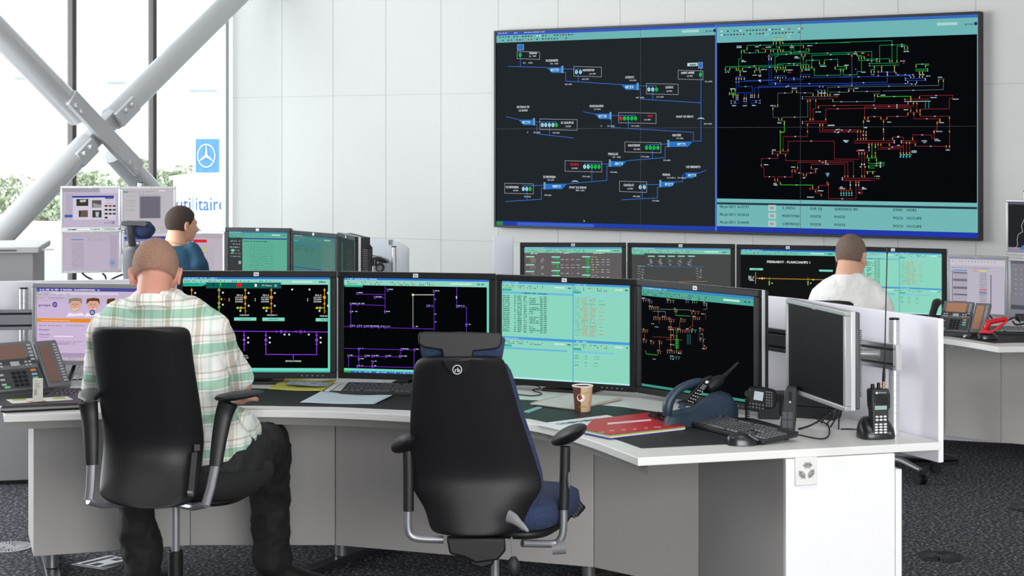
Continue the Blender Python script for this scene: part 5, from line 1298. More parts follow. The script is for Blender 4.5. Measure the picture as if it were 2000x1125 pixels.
dm2 = MB().prism([G(1848, 656), G(1940, 670.5), G(2030, 668.5), G(2030, 655), G(1935, 648), G(1848, 642)], ZD + .0003, ZD + .0025).build('desk_mat', pad_m, smooth=False)
tag(dm2, 'black mat on the rear right desk under the mouse and keyboard', 'desk mat')
rp = MB(); rc = catmull([Vector(p) for p in ((.1, 10.95, 0), (.9, 11.0, 0), (1.8, 10.8, 0), (2.6, 10.42, 0), (3.3, 10.15, 0), (4.0, 9.65, 0))], 5)
rp.prism([Vector((p.x, p.y, 0)) for p in off_poly(rc, 0.0)] + off_poly(rc, -.02)[::-1], .0, 1.03)
o_ = rp.build('partition', part_m, bevel=.002, angle=20); tag(o_, 'pale low partition behind the rear right desk', 'partition')
# translucent panel at the left end of this desk
fr_m = mat('frosted_panel', '#c9ccd6', 0.5)
o_ = MB().box(((983 - 1000) * 10.7 / F, 10.72, .95), (.125, .012, .50), rz=R(-6)).build('screen_panel', mat('frosted_lilac', '#cdd0dc', 0.5), bevel=.002)
o_.name = 'end_panel'; tag(o_, 'small pale frosted panel left of the rear right monitors', 'panel')
# carriers for the arm mounted monitors
def carrier(t, x, zc, y1):
    m_ = MB(); m_.tube([(x, .07, zc), (x, y1, zc)], .016, 8); m_.build('mount_arm', mat('arm_grey'), t)
for t_ in (m10, m11, m12): carrier(t_, 0, MON[t_.name][2], .45)
po = pole((2.95, 9.98), .019, ZD, 1.5, 'silver pole behind the silver monitors at the right edge')

# ================================================================ rear left desk
dl = thing('rear_desk', 'rear white desk under the stacked silver monitors', 'desk', (-2.2, 11.6, 0), 0)
MB().prism([Vector(p) for p in ((-3.9, 11.4, 0), (-3.1, 11.15, 0), (-2.0, 11.25, 0), (-1.1, 10.4, 0), (-.75, 9.9, 0), (-.25, 10.1, 0), (-.55, 11.2, 0), (-1.4, 12.2, 0), (-2.6, 12.55, 0), (-3.7, 12.3, 0))], ZD - .03, ZD).build('worktop', top_m, dl, world=True, bevel=.003, smooth=False)
for a, b in (((-3.6, 11.9), (-2.6, 12.1)), ((-2.6, 12.1), (-1.4, 11.8)), ((-1.4, 11.8), (-.7, 11.0)), ((-.7, 11.0), (-.35, 10.2))): slab(Vector((*a, 0)), Vector((*b, 0)), .0, ZD - .03, parent=dl)
# curved frosted screen at its right end
fm_ = bpy.data.materials.new('frosted_screen'); fm_.use_nodes = True; b_n = fm_.node_tree.nodes['Principled BSDF']
b_n.inputs['Base Color'].default_value = hexc('#b9bec8'); b_n.inputs['Roughness'].default_value = .45; b_n.inputs['Alpha'].default_value = .55
fs = MB(); ar = []
for px, Y in ((797, 10.9), (790, 11.25), (775, 11.6), (750, 11.95), (720, 12.2), (690, 12.35)): ar.append(Vector(((px - 1000) * Y / F, Y, 0)))
ar = catmull(ar, 4); ztops = lambda p: 1.13 + 0.0 * p.x
fs.prism(off_poly(ar, 0) + off_poly(ar, -.008)[::-1], .66, 1.115)
o_ = fs.build('frosted_screen', fm_, angle=20); tag(o_, 'curved translucent grey screen behind the segmented pole, right of the rear left monitors', 'screen')
cl = ar[10]; o2_ = MB().box((cl.x, cl.y - .012, 1.105), (.03, .02, .035)).build('clip', steel, o_)
pole((-.7295, 10.75), .0165, ZD, 1.138, 'segmented grey pole in front of the curved translucent screen')
# carriers of the silver stack: one pole behind
p_ = pole((-2.62, 12.28), .022, ZD, 1.5, 'silver pole behind the stacked silver monitors')
for t_ in (sA, sB, sC, sD, sE): carrier(t_, 0, MON[t_.name][2], .24 if t_ is not sE else .24)
cr = MB()
cr.box((-2.72, 12.27, HC - (405 - YH) * 12.1 / F), (.62, .03, .05)); cr.box((-2.60, 12.27, HC - (492 - YH) * 12.1 / F), (1.0, .03, .05)); cr.box((-2.75, 12.27, HC - (450 - YH) * 12.1 / F), (.04, .02, .32))
o_ = cr.build('monitor_crossbar', rail_m); tag(o_, 'pair of dark grey bars carrying the stacked silver monitors', 'bracket')

# grey cabinet at the far left
cb_ = thing('cabinet', 'grey metal cabinet with overhanging lid before the glass facade at far left', 'cabinet', (-2.80, 9.2, 0), R(10))
MB().b2(-.38, .28, -.2, .45, 0.02, 1.20).build('body', mat('cabinet_grey', '#9a9a9c', 0.5), cb_, bevel=.004)
MB().b2(-.41, .31, -.23, .48, 1.20, 1.232).build('lid', mat('cabinet_lid', '#b4b5b7', 0.45), cb_, bevel=.006)
MB().b2(.05, .2, -.233, -.229, 1.212, 1.221).build('name_strip', mat('strip_dark', '#5a5a5e', 0.5), cb_)
MB().b2(.31, .37, -.05, -.02, 1.205, 1.212).build('latch', steel, cb_)
MB().b2(-.35, .25, -.17, .42, 0, .02).build('plinth', blk2, cb_)

# ================================================================ floor fittings
def grille(c, r, col, label, grp=None):
    t = thing('floor_grille', label, 'floor grille', (c.x, c.y, 0), 0, grp)
    ring = MB(); ring.lathe((0, 0, 0), [(r, 0.0005), (r, .004), (r * .97, .005), (r * .94, .005), (r * .94, .0005)], 40); ring.build('rim', col, t)
    MB().cyl((0, 0, .0004), (0, 0, .002), r * .93, n=40).build('well', mat('well_black', '#08080a', .9, spec=.05), t)
    m_ = MB()
    for k in range(36):
        a_ = 2 * math.pi * k / 36
        if 4 <= k <= 9 or 22 <= k <= 25: continue
        d = Vector((math.cos(a_), math.sin(a_), 0)); n = Vector((-d.y, d.x, 0)) * r * .026
        m_.prism([d * r * .25 - n, d * r * .93 - n * 1.6, d * r * .93 + n * 1.6, d * r * .25 + n], .002, .0048)
    m_.build('radial_slat', col, t, smooth=False)
    m_ = MB()
    for q in range(5):
        rr0 = r * (.34 + q * .125)
        for a0 in (R(36), R(66), R(220)):
            m_.prism([(math.cos(a0 + s_ * .17) * rr0, math.sin(a0 + s_ * .17) * rr0) for s_ in range(4)] + [(math.cos(a0 + s_ * .17) * (rr0 + r * .05), math.sin(a0 + s_ * .17) * (rr0 + r * .05)) for s_ in (3, 2, 1, 0)], .002, .0046)
    m_.build('curved_slat', col, t, smooth=False)
    MB().cyl((0, 0, .002), (0, 0, .005), r * .22, n=24).build('hub', col, t)
gr_d = mat('grille_dark', '#2b2c2f', 0.28, 0.5); gr_l = mat('grille_white_reflection', '#d2d4d8', 0.3, 0.5)  # pale copy carries the left grille's white reflection in its colour
grille(G(1836, 1087.5, 0), .100, gr_d, 'round dark floor grille on the carpet, right foreground')
grille(G(2010, 993, 0), .100, gr_d, 'round dark floor grille cut by the right edge of the view')
grille(G(18, 1069, 0), .100, gr_l, 'round floor grille with a white reflection painted in, left of the front desk')
hb = [G(139, 1103, 0), G(214, 1085, 0), G(262, 1094, 0), G(202, 1113, 0)]
t = thing('floor_box', 'square metal floor box lid under the front desk, left of the chair', 'floor box', tuple(sum((q for q in hb), Vector()) / 4), 0)
cc_ = sum(hb, Vector()) / 4
def ins(s_): return [cc_ + (q - cc_) * s_ for q in hb]
MB().prism(ins(1.0), 0.0003, .002).build('rim', mat('lid_bright', '#d2d5da', 0.3, 0.5), t, world=True, smooth=False)
MB().prism(ins(.93), .002, .0028).build('gap', blk2, t, world=True, smooth=False)
MB().prism(ins(.87), .0028, .0036).build('lid', mat('lid_bright'), t, world=True, smooth=False)
u_ = (hb[1] - hb[0]); v_ = (hb[3] - hb[0])
for a0, a1, b0, b1 in ((.1, .9, .16, .3), (.1, .9, .76, .88), (.12, .34, .42, .62), (.66, .86, .42, .62)):
    MB().prism([hb[0] + u_ * a + v_ * b for a, b in ((a0, b0), (a1, b0), (a1, b1), (a0, b1))], .0036, .0042).build('recess', blk2, t, world=True, smooth=False)
# ================================================================ chairs
chb = mat('chair_black_shell', '#131315', 0.5, spec=.4)
chb_s = mat('chair_black_soft', '#131316', 0.5, bump=(400, .1))
chf = mat('chair_black_fabric', '#131315', 0.9, bump=(900, .3))
navy = speckle('chair_navy_fabric', '#1d2742', '#3a4a70', 420, 0.95, 0.4, 0.7, 0.4)
chs = mat('chair_silver', '#94959a', 0.42, 0.7)
grp = mat('chair_grey_plastic', '#77787b', 0.42)

def backplate(rows, Yf, th_, cur=0.03, n=16, side_r=0.35):
    """rounded plate whose rows are (py, px_left, px_right); Yf(py) depth; thick th_ away from the viewer; ends curve forward by cur"""
    fr, bk_ = [], []
    for py, a, b in rows:
        r0, r1 = [], []
        for i in range(n + 1):
            t_ = i / n; e_ = abs(2 * t_ - 1) ** 3
            Y = Yf(py) + cur * e_
            p = P(a + (b - a) * t_, py, Yf(py)); p.y = Y
            r0.append(p); q = p.copy(); q.y += th_ * (1 - .6 * abs(2 * t_ - 1) ** 6); r1.append(q)
        fr.append(r0); bk_.append(r1)
    rings = [f + list(reversed(b)) for f, b in zip(fr, bk_)]
    return rings

def star_base(t, c, z_top, r_col, col_mat, n=5, rad=0.31, rot=0.3, mt=None, caster=True):
    """five spoke base with casters in world coordinates around c"""
    for k in range(n):
        a_ = rot + 2 * math.pi * k / n; d = Vector((math.cos(a_), math.sin(a_), 0))
        m_ = MB(); m_.tube([c + Vector((0, 0, .105)) + d * .02, c + d * rad * .55 + Vector((0, 0, .10)), c + d * rad + Vector((0, 0, .075))], [.024, .021, .015], 8, .7)
        leg = m_.build('base_spoke', mt or chb, t, world=True)
        if caster:
            w_ = MB(); e_ = c + d * rad
            nn = Vector((-d.y, d.x, 0))
            for s_ in (-1, 1): w_.cyl(e_ + nn * .006 * s_ + Vector((0, 0, .027)), e_ + nn * .024 * s_ + Vector((0, 0, .027)), .027, n=18)
            w_.cyl(e_ + Vector((0, 0, .03)), e_ + Vector((0, 0, .075)), .008, n=8)
            w_.build('caster', blk, leg, world=True)

# ---------------- chair of the man in plaid
Yc = 5.85
t = thing('office_chair', 'black high-backed office chair with smooth shell, occupied by the man in plaid', 'chair', ((343 - 1000) * 6.05 / F, 6.05, 0), 0)
chair_a = t
rows = [(641.5, 190, 338), (643.5, 174, 355), (650, 167.5, 364), (665, 168.5, 367), (704, 172, 370), (760, 180, 379), (803, 187, 386), (858, 193.5, 392.5), (880, 192.5, 392), (912, 189, 388), (950, 185, 382), (972, 183, 379), (984, 196, 372), (992, 215, 360), (996, 240, 345)]
def Ya(py): return Yc - 0.10 + 0.20 * min(1, max(0, (py - 640) / 260.0)) - 0.14 * max(0, (py - 860) / 140.0) ** 1.5
MB().rings(backplate(rows, Ya, .045, .06)).build('backrest', chb, t, world=True, angle=60, sub=1)
m_ = MB(); m_.rings([[P(x, y, Ya(y) - .004) for x, y in ((379, 868), (390, 868), (391, 880), (379, 882))], [P(x, y, Ya(y) + .01) for x, y in ((379, 868), (390, 868), (391, 880), (379, 882))]])
m_.build('clip', mat('clip_grey', '#4a4a4d', .5), t, world=True, bevel=.002)
m_ = MB(); m_.rings([[P(x, y, Ya(y) - .0135) for x, y in ((374, 884), (386, 882), (378, 970), (366, 970))], [P(x, y, Ya(y) + .02) for x, y in ((374, 884), (386, 882), (378, 970), (366, 970))]])
m_.build('side_strip', mat('strip_dark2', '#2a2a2d', .35), t, world=True, bevel=.002)
tg = MB(); k_ = 5.8 / F
for f in text_polys('WAG', 5.2 * k_, 11 * k_, 'l', .06):
    o_ = P(365.5, 964, Ya(964) - .017); tg.bm.faces.new([tg.bm.verts.new(o_ + Vector((p[0], 0, p[1]))) for p in f])
tg.build('maker_mark', logo_w, t, world=True, smooth=False)
# seat
sx, sy = -1.10, 6.20
def cushion(c, w, d, h, rz, name, m, par, taper=.94):
    M = Matrix.Translation(c) @ Euler((0, 0, rz)).to_matrix().to_4x4(); rings = []
    for z, s_ in ((-h / 2, .86), (-h * .38, .96), (0, 1), (h * .34, .98), (h / 2, .88)):
        rings.append([M @ Vector((math.copysign(abs(math.cos(a_)) ** .5, math.cos(a_)) * w / 2 * s_ * (1 if math.sin(a_) < 0 else 1), math.copysign(abs(math.sin(a_)) ** .5, math.sin(a_)) * d / 2 * s_, z)) for a_ in [2 * math.pi * k / 36 for k in range(36)]])
    return MB().rings(rings).build(name, m, par, world=True, angle=60)
cushion(Vector((-1.125, 6.24, .572)), .48, .50, .08, R(-12), 'seat', chf, t)
cushion(Vector((-1.125, 6.22, .525)), .40, .42, .03, R(-12), 'seat_pan', chb, t)
c0 = Vector(((343 - 1000) * 6.05 / F, 6.05, 0))
MB().cyl(c0 + Vector((0, 0, .33)), c0 + Vector((0, 0, .52)), .0145, n=20).build('gas_column', chs, t, world=True)
MB().cyl(c0 + Vector((0, 0, .09)), c0 + Vector((0, 0, .352)), .026, n=20).build('column_sleeve', blk, t, world=True, bevel=.002)
star_base(t, c0, .1, .02, None, rot=.9)
def arm_a(pts_black, pts_silver, pad_pts, pad_w, foot):
    a = thing('x', None, None); COL.objects.unlink(a); bpy.data.objects.remove(a)
    m_ = MB(); m_.tube(catmull(pts_black, 4), [.034 - .012 * i / (4 * (len(pts_black) - 1)) for i in range(4 * (len(pts_black) - 1) + 1)], 12, .55, up=(0, 1, 0))
    ar_ = m_.build('armrest', chb_s, t, world=True)
    m_ = MB(); m_.tube(pad_pts, pad_w, 14, .36, up=(0, 0, 1)); m_.build('arm_pad', chb_s, ar_, world=True)
    m_ = MB(); m_.tube(pts_silver, [.016] * len(pts_silver), 10, .6, up=(0, 1, 0)); m_.build('arm_bracket', chs, ar_, world=True)
    m_ = MB(); m_.tube(foot, .018, 8, .7); m_.build('bracket_foot', chs, ar_, world=True)
arm_a([P(446, 786, 5.9), P(437, 812, 5.9), P(428, 860, 5.88), P(421, 911, 5.86)], [P(421, 905, 5.86), P(412, 950, 5.86), P(402, 985, 5.86)],
      [P(428, 779, 5.82), P(440, 777, 5.86), P(466, 772, 5.98), P(492, 768, 6.10), P(508, 765, 6.18)], [.018, .038, .042, .036, .016], [P(404, 985, 5.86), P(376, 990, 5.90), P(350, 985, 6.0)])
arm_a([P(172, 786, 5.95), P(175, 812, 5.95), P(178, 860, 5.93), P(179, 908, 5.92)], [P(179, 900, 5.92), P(177, 950, 5.92), P(174, 976, 5.92)],
      [P(176, 783, 5.80), P(174, 776, 5.86), P(176, 768, 5.98), P(178, 764, 6.10), P(180, 762, 6.18)], [.016, .036, .040, .034, .016], [P(172, 978, 5.92), P(200, 986, 5.95), P(240, 984, 6.0)])

# ---------------- empty chair in the middle
Ym = 5.45
t = thing('office_chair', 'empty office chair with black back shell, navy cushions and headrest, in the centre foreground', 'chair', ((967 - 1000) * 5.75 / F, 5.75, 0), 0)
rows = [(698, 850, 960), (701, 826, 978), (708, 812, 985), (720, 806, 989), (740, 803.5, 995), (775, 800.5, 1005), (810, 799, 1014), (845, 798, 1026), (880, 797.5, 1038), (910, 797, 1048), (935, 798, 1056), (950, 799.5, 1059), (965, 805, 1058), (980, 815, 1048), (997, 826, 1036), (1015, 832, 1028), (1032, 836, 1022), (1046, 842, 1010), (1050, 856, 1000)]
def Yb_(py): return Ym - .04 + .16 * min(1, max(0, (py - 700) / 230.)) - .02 * max(0, (py - 930) / 120.)
MB().rings(backplate(rows, Yb_, .03, .05)).build('backrest_shell', chb, t, world=True, angle=60, sub=1)
# navy cushion in front of the shell, shifted to the right by the turn of the chair
rows2 = [(704, 850, 970), (712, 832, 993), (740, 824, 1004), (775, 822, 1013), (810, 822, 1023), (845, 822, 1035), (880, 822, 1046), (910, 822, 1056), (935, 822, 1062), (955, 828, 1063), (980, 836, 1055), (1005, 850, 1042), (1025, 860, 1025)]
MB().rings(backplate(rows2, lambda y: Yb_(y) + .05, .075, .03)).build('back_cushion', navy, t, world=True, angle=70, sub=1)
# top insert with emblem
m_ = MB(); pts = [(866, 704), (918, 702), (916, 712), (910, 724), (902, 732), (893, 735), (884, 732), (875, 723), (869, 714)]
m_.rings([[P(x, y, Yb_(y) - .016) for x, y in pts], [P(x, y, Yb_(y) + .02) for x, y in pts]]); ins_ = m_.build('top_insert', mat('insert_black', '#242427', .3), t, world=True, bevel=.002)
em = MB(); k_ = (Ym - .05) / F; ec = P(893, 722, Yb_(724) - .031)
for i in range(28):
    a0, a1 = 2 * math.pi * i / 28, 2 * math.pi * (i + 1) / 28
    em.faces([ec + Vector((math.cos(a_) * q * k_, 0, math.sin(a_) * q * k_)) for a_, q in ((a0, 9.5), (a1, 9.5), (a1, 7.8), (a0, 7.8))], [(0, 1, 2, 3)])
for f in text_polys('rh', 8 * k_, 11 * k_, 'c', .1): em.bm.faces.new([em.bm.verts.new(ec + Vector((p[0], -.0003, p[1] - 4.5 * k_))) for p in f])
em.build('emblem', mat('emblem_silver', '#a9abad', .4, .3), ins_, world=True, smooth=False)
# headrest
m_ = MB()
pr_ = []
for px in (824, 832, 870, 905, 940, 968, 976):
    e_ = 1.0 if 828 < px < 972 else .72; c = P(px, 676, Ym + .03)
    pr_.append([c + Vector((0, math.cos(a_) * .052 * e_, math.sin(a_) * .047 * e_)) for a_ in [2 * math.pi * k / 16 for k in range(16)]])
hp_ = MB(); 
hr_c = [P(822, 678, Ym + .07), P(832, 677, Ym + .07), P(900, 677, Ym + .06), P(972, 679, Ym + .05), P(984, 681, Ym + .05)]
hp_.tube(hr_c, [.030, .044, .047, .046, .030], 18, 1.0); hd = hp_.build('headrest', navy, t, world=True)
m_ = MB()
q_ = [(817, 655), (820, 649), (832, 647.5), (975, 650), (981, 655), (979.5, 670), (974, 681), (966, 682), (955, 684), (925, 686), (922, 702), (866, 702), (862, 684), (828, 679), (817, 672)]
m_.rings([[P(x, y, Ym - .005) for x, y in q_], [P(x, y, Ym + .035) for x, y in q_]]); m_.build('headrest_shell', chb, hd, world=True, bevel=.005, seg=3)
# seat
cushion(Vector((-.015, 5.88, .550)), .44, .46, .09, R(-20), 'seat', navy, t)
cushion(Vector((-.015, 5.86, .495)), .38, .40, .035, R(-20), 'seat_pan', chb, t)
m_ = MB(); m_.tube([P(1116, 1003, 5.98), P(1128, 990, 6.05)], .03, 10, .5)
for k in range(5): m_.box(P(1117 + k * 3.4, 1000 - k * 5, 5.97), (.008, .06, .034), ry=R(-35))
m_.build('adjust_paddle', blk2, t, world=True)
# mechanism under the seat
m_ = MB(); m_.rings([[P(x, y, 5.50) for x, y in ((872, 1052), (986, 1052), (988, 1076), (972, 1094), (930, 1100), (905, 1088), (878, 1082))], [P(x, y, 5.75) for x, y in ((872, 1046), (986, 1046), (988, 1068), (972, 1082), (930, 1086), (905, 1078), (878, 1070))]])
m_.build('mechanism', chb, t, world=True, bevel=.006)
m_ = MB(); m_.rings([[P(x, y, 5.56) for x, y in ((910, 1085), (970, 1085), (962, 1104), (940, 1110), (920, 1104))], [P(x, y, 5.80) for x, y in ((910, 1080), (970, 1080), (962, 1095), (940, 1098), (920, 1095))]]); m_.build('mechanism_housing', chb, t, world=True, bevel=.006)
c0 = Vector(((967 - 1000) * 5.68 / F, 5.68, 0))
MB().cyl(c0 + Vector((0, 0, .30)), c0 + Vector((0, 0, .46)), .0135, n=20).build('gas_column', chs, t, world=True)
MB().cyl(c0 + Vector((0, 0, .09)), c0 + Vector((0, 0, .32)), .026, n=20).build('column_sleeve', blk, t, world=True)
star_base(t, c0, .1, .02, None, rot=.5)
# arms
def arm_b(pad_c, pad_r, ang, stem, silver, n1):
    m_ = MB(); m_.tube(stem, [.017] * len(stem), 12, .8, up=(0, 1, 0)); a_ = m_.build('armrest', chb_s, t, world=True)
    rot = Euler((R(-18), ang, R(25))).to_matrix()
    MB().ell(pad_c, pad_r, rot).build('arm_pad', chb_s, a_, world=True)
    m_ = MB(); m_.tube(catmull(silver, 5), .0125, 12); m_.build('arm_tube', chs, a_, world=True)
    return a_
arm_b(P(788, 866, 5.62), (.036, .115, .026), R(-28), [P(797, 880, 5.6), P(798, 930, 5.6), P(798, 998, 5.6)], [P(797, 992, 5.6), P(797, 1030, 5.6), P(803, 1046, 5.6), P(820, 1052, 5.6), P(866, 1054, 5.6)], 0)
ab = arm_b(P(1111, 849, 5.70), (.052, .125, .026), R(-25), [P(1104, 872, 5.7), P(1103, 930, 5.7), P(1101, 995, 5.7)], [P(1101, 990, 5.7), P(1100, 1035, 5.7), P(1094, 1054, 5.7), P(1078, 1062, 5.7), P(1020, 1061, 5.65)], 0)
MB().tube([P(1078, 1072, 5.70), P(1104, 1068, 5.70)], [.019, .023], 16).build('arm_knob', grp, ab, world=True)
MB().ell(P(1111, 938, 5.69), (.006, .02, .028)).build('arm_button', grp, ab, world=True)
# lever and pump bulb
m_ = MB(); lv = [P(992, 1008, 5.46), P(1003, 1013, 5.45), P(1016, 1024, 5.44), P(1032, 1038, 5.43)]
m_.tube(catmull(lv, 4), [.020, .020, .019, .018, .017, .0155, .014, .012, .011, .010, .008, .006, .003], 12, .5, up=(0, 1, 0)); m_.build('lever', grp, t, world=True)
m_ = MB(); m_.tube([P(999, 1049, 5.48), P(1000, 1070, 5.48), P(1002, 1090, 5.48)], .003, 8); hz_ = m_.build('pump_hose', grp, t, world=True)
MB().ell(P(1003, 1106, 5.48), (.020, .020, .032)).build('pump_bulb', blk2, hz_, world=True)

# ---------------- chair of the man in blue
t = thing('office_chair', 'grey-backed chair with navy headrest behind the man in blue', 'chair', (-2.22, 10.35, 0), 0)
Yh = 10.2
hp_ = MB(); hc = [P(246, 447, Yh + .05), P(256, 448, Yh + .05), P(276, 449, Yh), P(290, 449, Yh - .02), P(299, 450, Yh - .03)]
hp_.tube(hc, [.035, .05, .054, .050, .025], 16); hd = hp_.build('headrest', navy, t, world=True)
m_ = MB(); q_ = [(235, 437), (237, 432), (250, 430.5), (272, 431.5), (282, 431), (289, 437), (283, 443), (270, 441), (256, 441), (238, 441)]
m_.rings([[P(x, y, Yh - .08) for x, y in q_], [P(x, y, Yh - .03) for x, y in q_]]); m_.build('headrest_bracket', mat('bracket_grey', '#55565a', .5), hd, world=True, bevel=.004)
m_ = MB(); m_.tube([P(252, 441, Yh - .05), P(255, 460, Yh - .05), P(259, 480, Yh - .02)], .023, 10, .5, up=(0, 1, 0)); m_.build('headrest_stem', mat('stem_dark', '#3a3b40', .5), t, world=True)
rows = [(479, 245, 300), (482, 238, 318), (490, 235, 328), (510, 235, 335), (560, 238, 342), (620, 245, 345), (680, 262, 340), (700, 280, 325)]
MB().rings(backplate(rows, lambda y: Yh + (y - 480) * .0004, .05, .05)).build('backrest', mat('shell_grey', '#4a4b50', .5), t, world=True, angle=60)
cushion(Vector((-2.15, 10.55, .50)), .5, .5, .09, 0, 'seat', navy, t)
c0 = Vector((-2.15, 10.55, 0)); MB().cyl(c0 + Vector((0, 0, .09)), c0 + Vector((0, 0, .46)), .022, n=16).build('gas_column', chs, t, world=True); star_base(t, c0, .1, .02, None)

# ---------------- chair of the man in white
t = thing('office_chair', 'thin-backed black chair under the man in white, behind the partition', 'chair', ((1625 - 1000) * 9.15 / F + .12, 9.3, 0), 0)
Yw = 8.95
rows = [(588, 1585, 1640), (590, 1583, 1662), (594, 1582, 1669), (602, 1582, 1671), (640, 1585, 1676), (690, 1590, 1680), (730, 1600, 1672)]
MB().rings(backplate(rows, lambda y: Yw + (y - 588) * .0005, .035, .03)).build('backrest', chb, t, world=True, angle=60)
cushion(Vector((1.82, 9.28, .47)), .5, .48, .08, R(-10), 'seat', chf, t)
c0 = Vector((1.98, 9.30, 0))
MB().cyl(c0 + Vector((0, 0, .09)), c0 + Vector((0, 0, .44)), .022, n=16).build('gas_column', chs, t, world=True)
star_base(t, c0, .1, .02, None, rot=R(10), mt=chs, rad=.30)
# ================================================================ people
def skin_mat(name, col, bump_=.15):
    m = mat(name, col, .55, bump=(60, bump_)); m.node_tree.nodes['Principled BSDF'].inputs['Subsurface Weight'].default_value = .05
    return m
def remesh(o, vox, sm=6, fac=.5, disp=None):
    m = o.modifiers.new('surface', 'REMESH'); m.mode = 'VOXEL'; m.voxel_size = vox; m.use_smooth_shade = True
    if sm:
        s_ = o.modifiers.new('smooth', 'SMOOTH'); s_.iterations = sm; s_.factor = fac
    if disp:
        for size, st in disp:
            tx = bpy.data.textures.new('folds', 'CLOUDS'); tx.noise_scale = size; tx.noise_depth = 2
            d = o.modifiers.new('folds', 'DISPLACE'); d.texture = tx; d.strength = st; d.mid_level = .5; d.texture_coords = 'LOCAL'
    return o
def basis(yaw, pitch=0, roll=0):
    """columns: right, forward, up; yaw 0 looks along +Y, positive turns left; negative pitch looks down"""
    return Euler((pitch, roll, yaw), 'XYZ').to_matrix() if False else (Matrix.Rotation(yaw, 3, 'Z') @ Matrix.Rotation(pitch, 3, 'X') @ Matrix.Rotation(roll, 3, 'Y'))
def head(mb, c, B, s=1.0):
    """head of about 0.235 m added to the body mesh: c is the middle of the skull"""
    V = lambda x, y, z: c + B @ Vector((x, y, z)) * s
    E = lambda x, y, z, r, rot=None: mb.ell(V(x, y, z), [q * s for q in r], (B @ rot) if rot is not None else B)
    E(0, -.012, .02, (.074, .096, .092)); E(0, .02, -.01, (.068, .075, .085)); E(0, .035, -.062, (.056, .058, .050)); E(0, .062, -.088, (.028, .026, .022))
    E(0, .072, .018, (.055, .024, .02)); E(.033, .068, -.03, (.026, .026, .026)); E(-.033, .068, -.03, (.026, .026, .026))
    mb.cap(V(0, .088, .008), .0085 * s, V(0, .106, -.032), .0135 * s); E(.011, .102, -.036, (.008, .011, .008)); E(-.011, .102, -.036, (.008, .011, .008))
    E(0, .088, -.062, (.023, .012, .006)); E(0, .087, -.071, (.020, .012, .006))
    for sx in (-1, 1):
        rot = Euler((R(-8), R(8) * sx, R(24) * sx)).to_matrix()
        E(sx * .079, -.004, -.012, (.0075, .017, .031), rot); E(sx * .083, -.010, -.002, (.0065, .014, .020), rot); E(sx * .078, .002, -.036, (.007, .009, .011), rot)
    mb.cap(V(0, -.03, -.045), .054 * s, V(0, -.045, -.12), .056 * s)
def hair(name, c, B, m, par, s=1.0, low=-.45, side=.0, front=.35, th_=.006, sx=1.0):
    """close cropped cap of hair over the skull with a hairline"""
    nu, nv = 64, 40; bm = bmesh.new(); grid = []; lay = bm.verts.layers.float.new('fade')
    for j in range(nv + 1):
        t_ = math.pi * j / nv * .72
        row = []
        for i in range(nu):
            a_ = 2 * math.pi * i / nu
            x, y, z = math.sin(t_) * math.cos(a_), math.sin(t_) * math.sin(a_), math.cos(t_)
            f_ = max(0.0, y)
            lim = low + f_ * (front - low) * 1.25 + (side * (abs(x) > .8))
            zz = max(z, lim) if z < lim else z
            keep = z >= lim
            rr = (.0745 + th_ / s) * sx, .0965 + th_ / s, .0925 + th_ / s
            fade = 1.0 if z > lim + .16 else max(.0, (z - lim) / .16)
            sh = 1 - (1 - fade) * (th_ / .09) * 1.1
            row.append((Vector((x * rr[0] * sh, -.012 + y * rr[1] * sh, .02 + z * rr[2] * sh)), keep, min(1.0, max(0.0, (z - lim) / .22))))
        grid.append(row)
    vs = []
    for row in grid:
        vs.append([bm.verts.new(c + B @ (p * s)) for p, k, f in row])
        for v, (p, k, f) in zip(vs[-1], row): v[lay] = f
    for j in range(nv):
        for i in range(nu):
            i2 = (i + 1) % nu
            if j == 0 and False: continue
            if grid[j][i][1] and grid[j][i2][1] and grid[j + 1][i][1] and grid[j + 1][i2][1]:
                try: bm.faces.new((vs[j][i], vs[j + 1][i], vs[j + 1][i2], vs[j][i2]))
                except ValueError: pass
    bmesh.ops.remove_doubles(bm, verts=bm.verts, dist=1e-5)
    for v in [v for v in bm.verts if not v.link_faces]: bm.verts.remove(v)
    mb = MB(); mb.bm.free(); mb.bm = bm
    nt = m.node_tree; b = nt.nodes['Principled BSDF']
    if not any(n.type == 'ATTRIBUTE' for n in nt.nodes):
        at = nt.nodes.new('ShaderNodeAttribute'); at.attribute_name = 'fade'; tc = nt.nodes.new('ShaderNodeTexCoord'); nz = nt.nodes.new('ShaderNodeTexNoise'); nz.inputs['Scale'].default_value = 260
        m1 = nt.nodes.new('ShaderNodeMath'); m1.operation = 'MULTIPLY_ADD'; m1.inputs[1].default_value = 1.5; m2 = nt.nodes.new('ShaderNodeMath'); m2.operation = 'SUBTRACT'; m2.inputs[1].default_value = .5; m2.use_clamp = True
        nt.links.new(tc.outputs['Object'], nz.inputs['Vector']); nt.links.new(at.outputs['Fac'], m1.inputs[0]); nt.links.new(nz.outputs['Fac'], m1.inputs[2]); nt.links.new(m1.outputs[0], m2.inputs[0]); nt.links.new(m2.outputs[0], b.inputs['Alpha'])
    o = mb.build(name, m, par, world=True)
    sd = o.modifiers.new('thickness', 'SOLIDIFY'); sd.thickness = .004; sd.offset = -1
    return o
def eyes(c, B, par, s=1.0, iris='#4a5a60'):
    for sx in (-1, 1):
        e_ = MB().ell(c + B @ Vector((sx * .031, .0800, -.004)) * s, (.0115 * s,) * 3); o = e_.build('eye', mat('eye_white', '#e8e4e0', .2), par, world=True)
        MB().ell(c + B @ Vector((sx * .031, .0890, -.004)) * s, (.0055 * s, .003 * s, .0055 * s), B).build('iris', mat('iris_' + iris[1:], iris, .2), o, world=True)
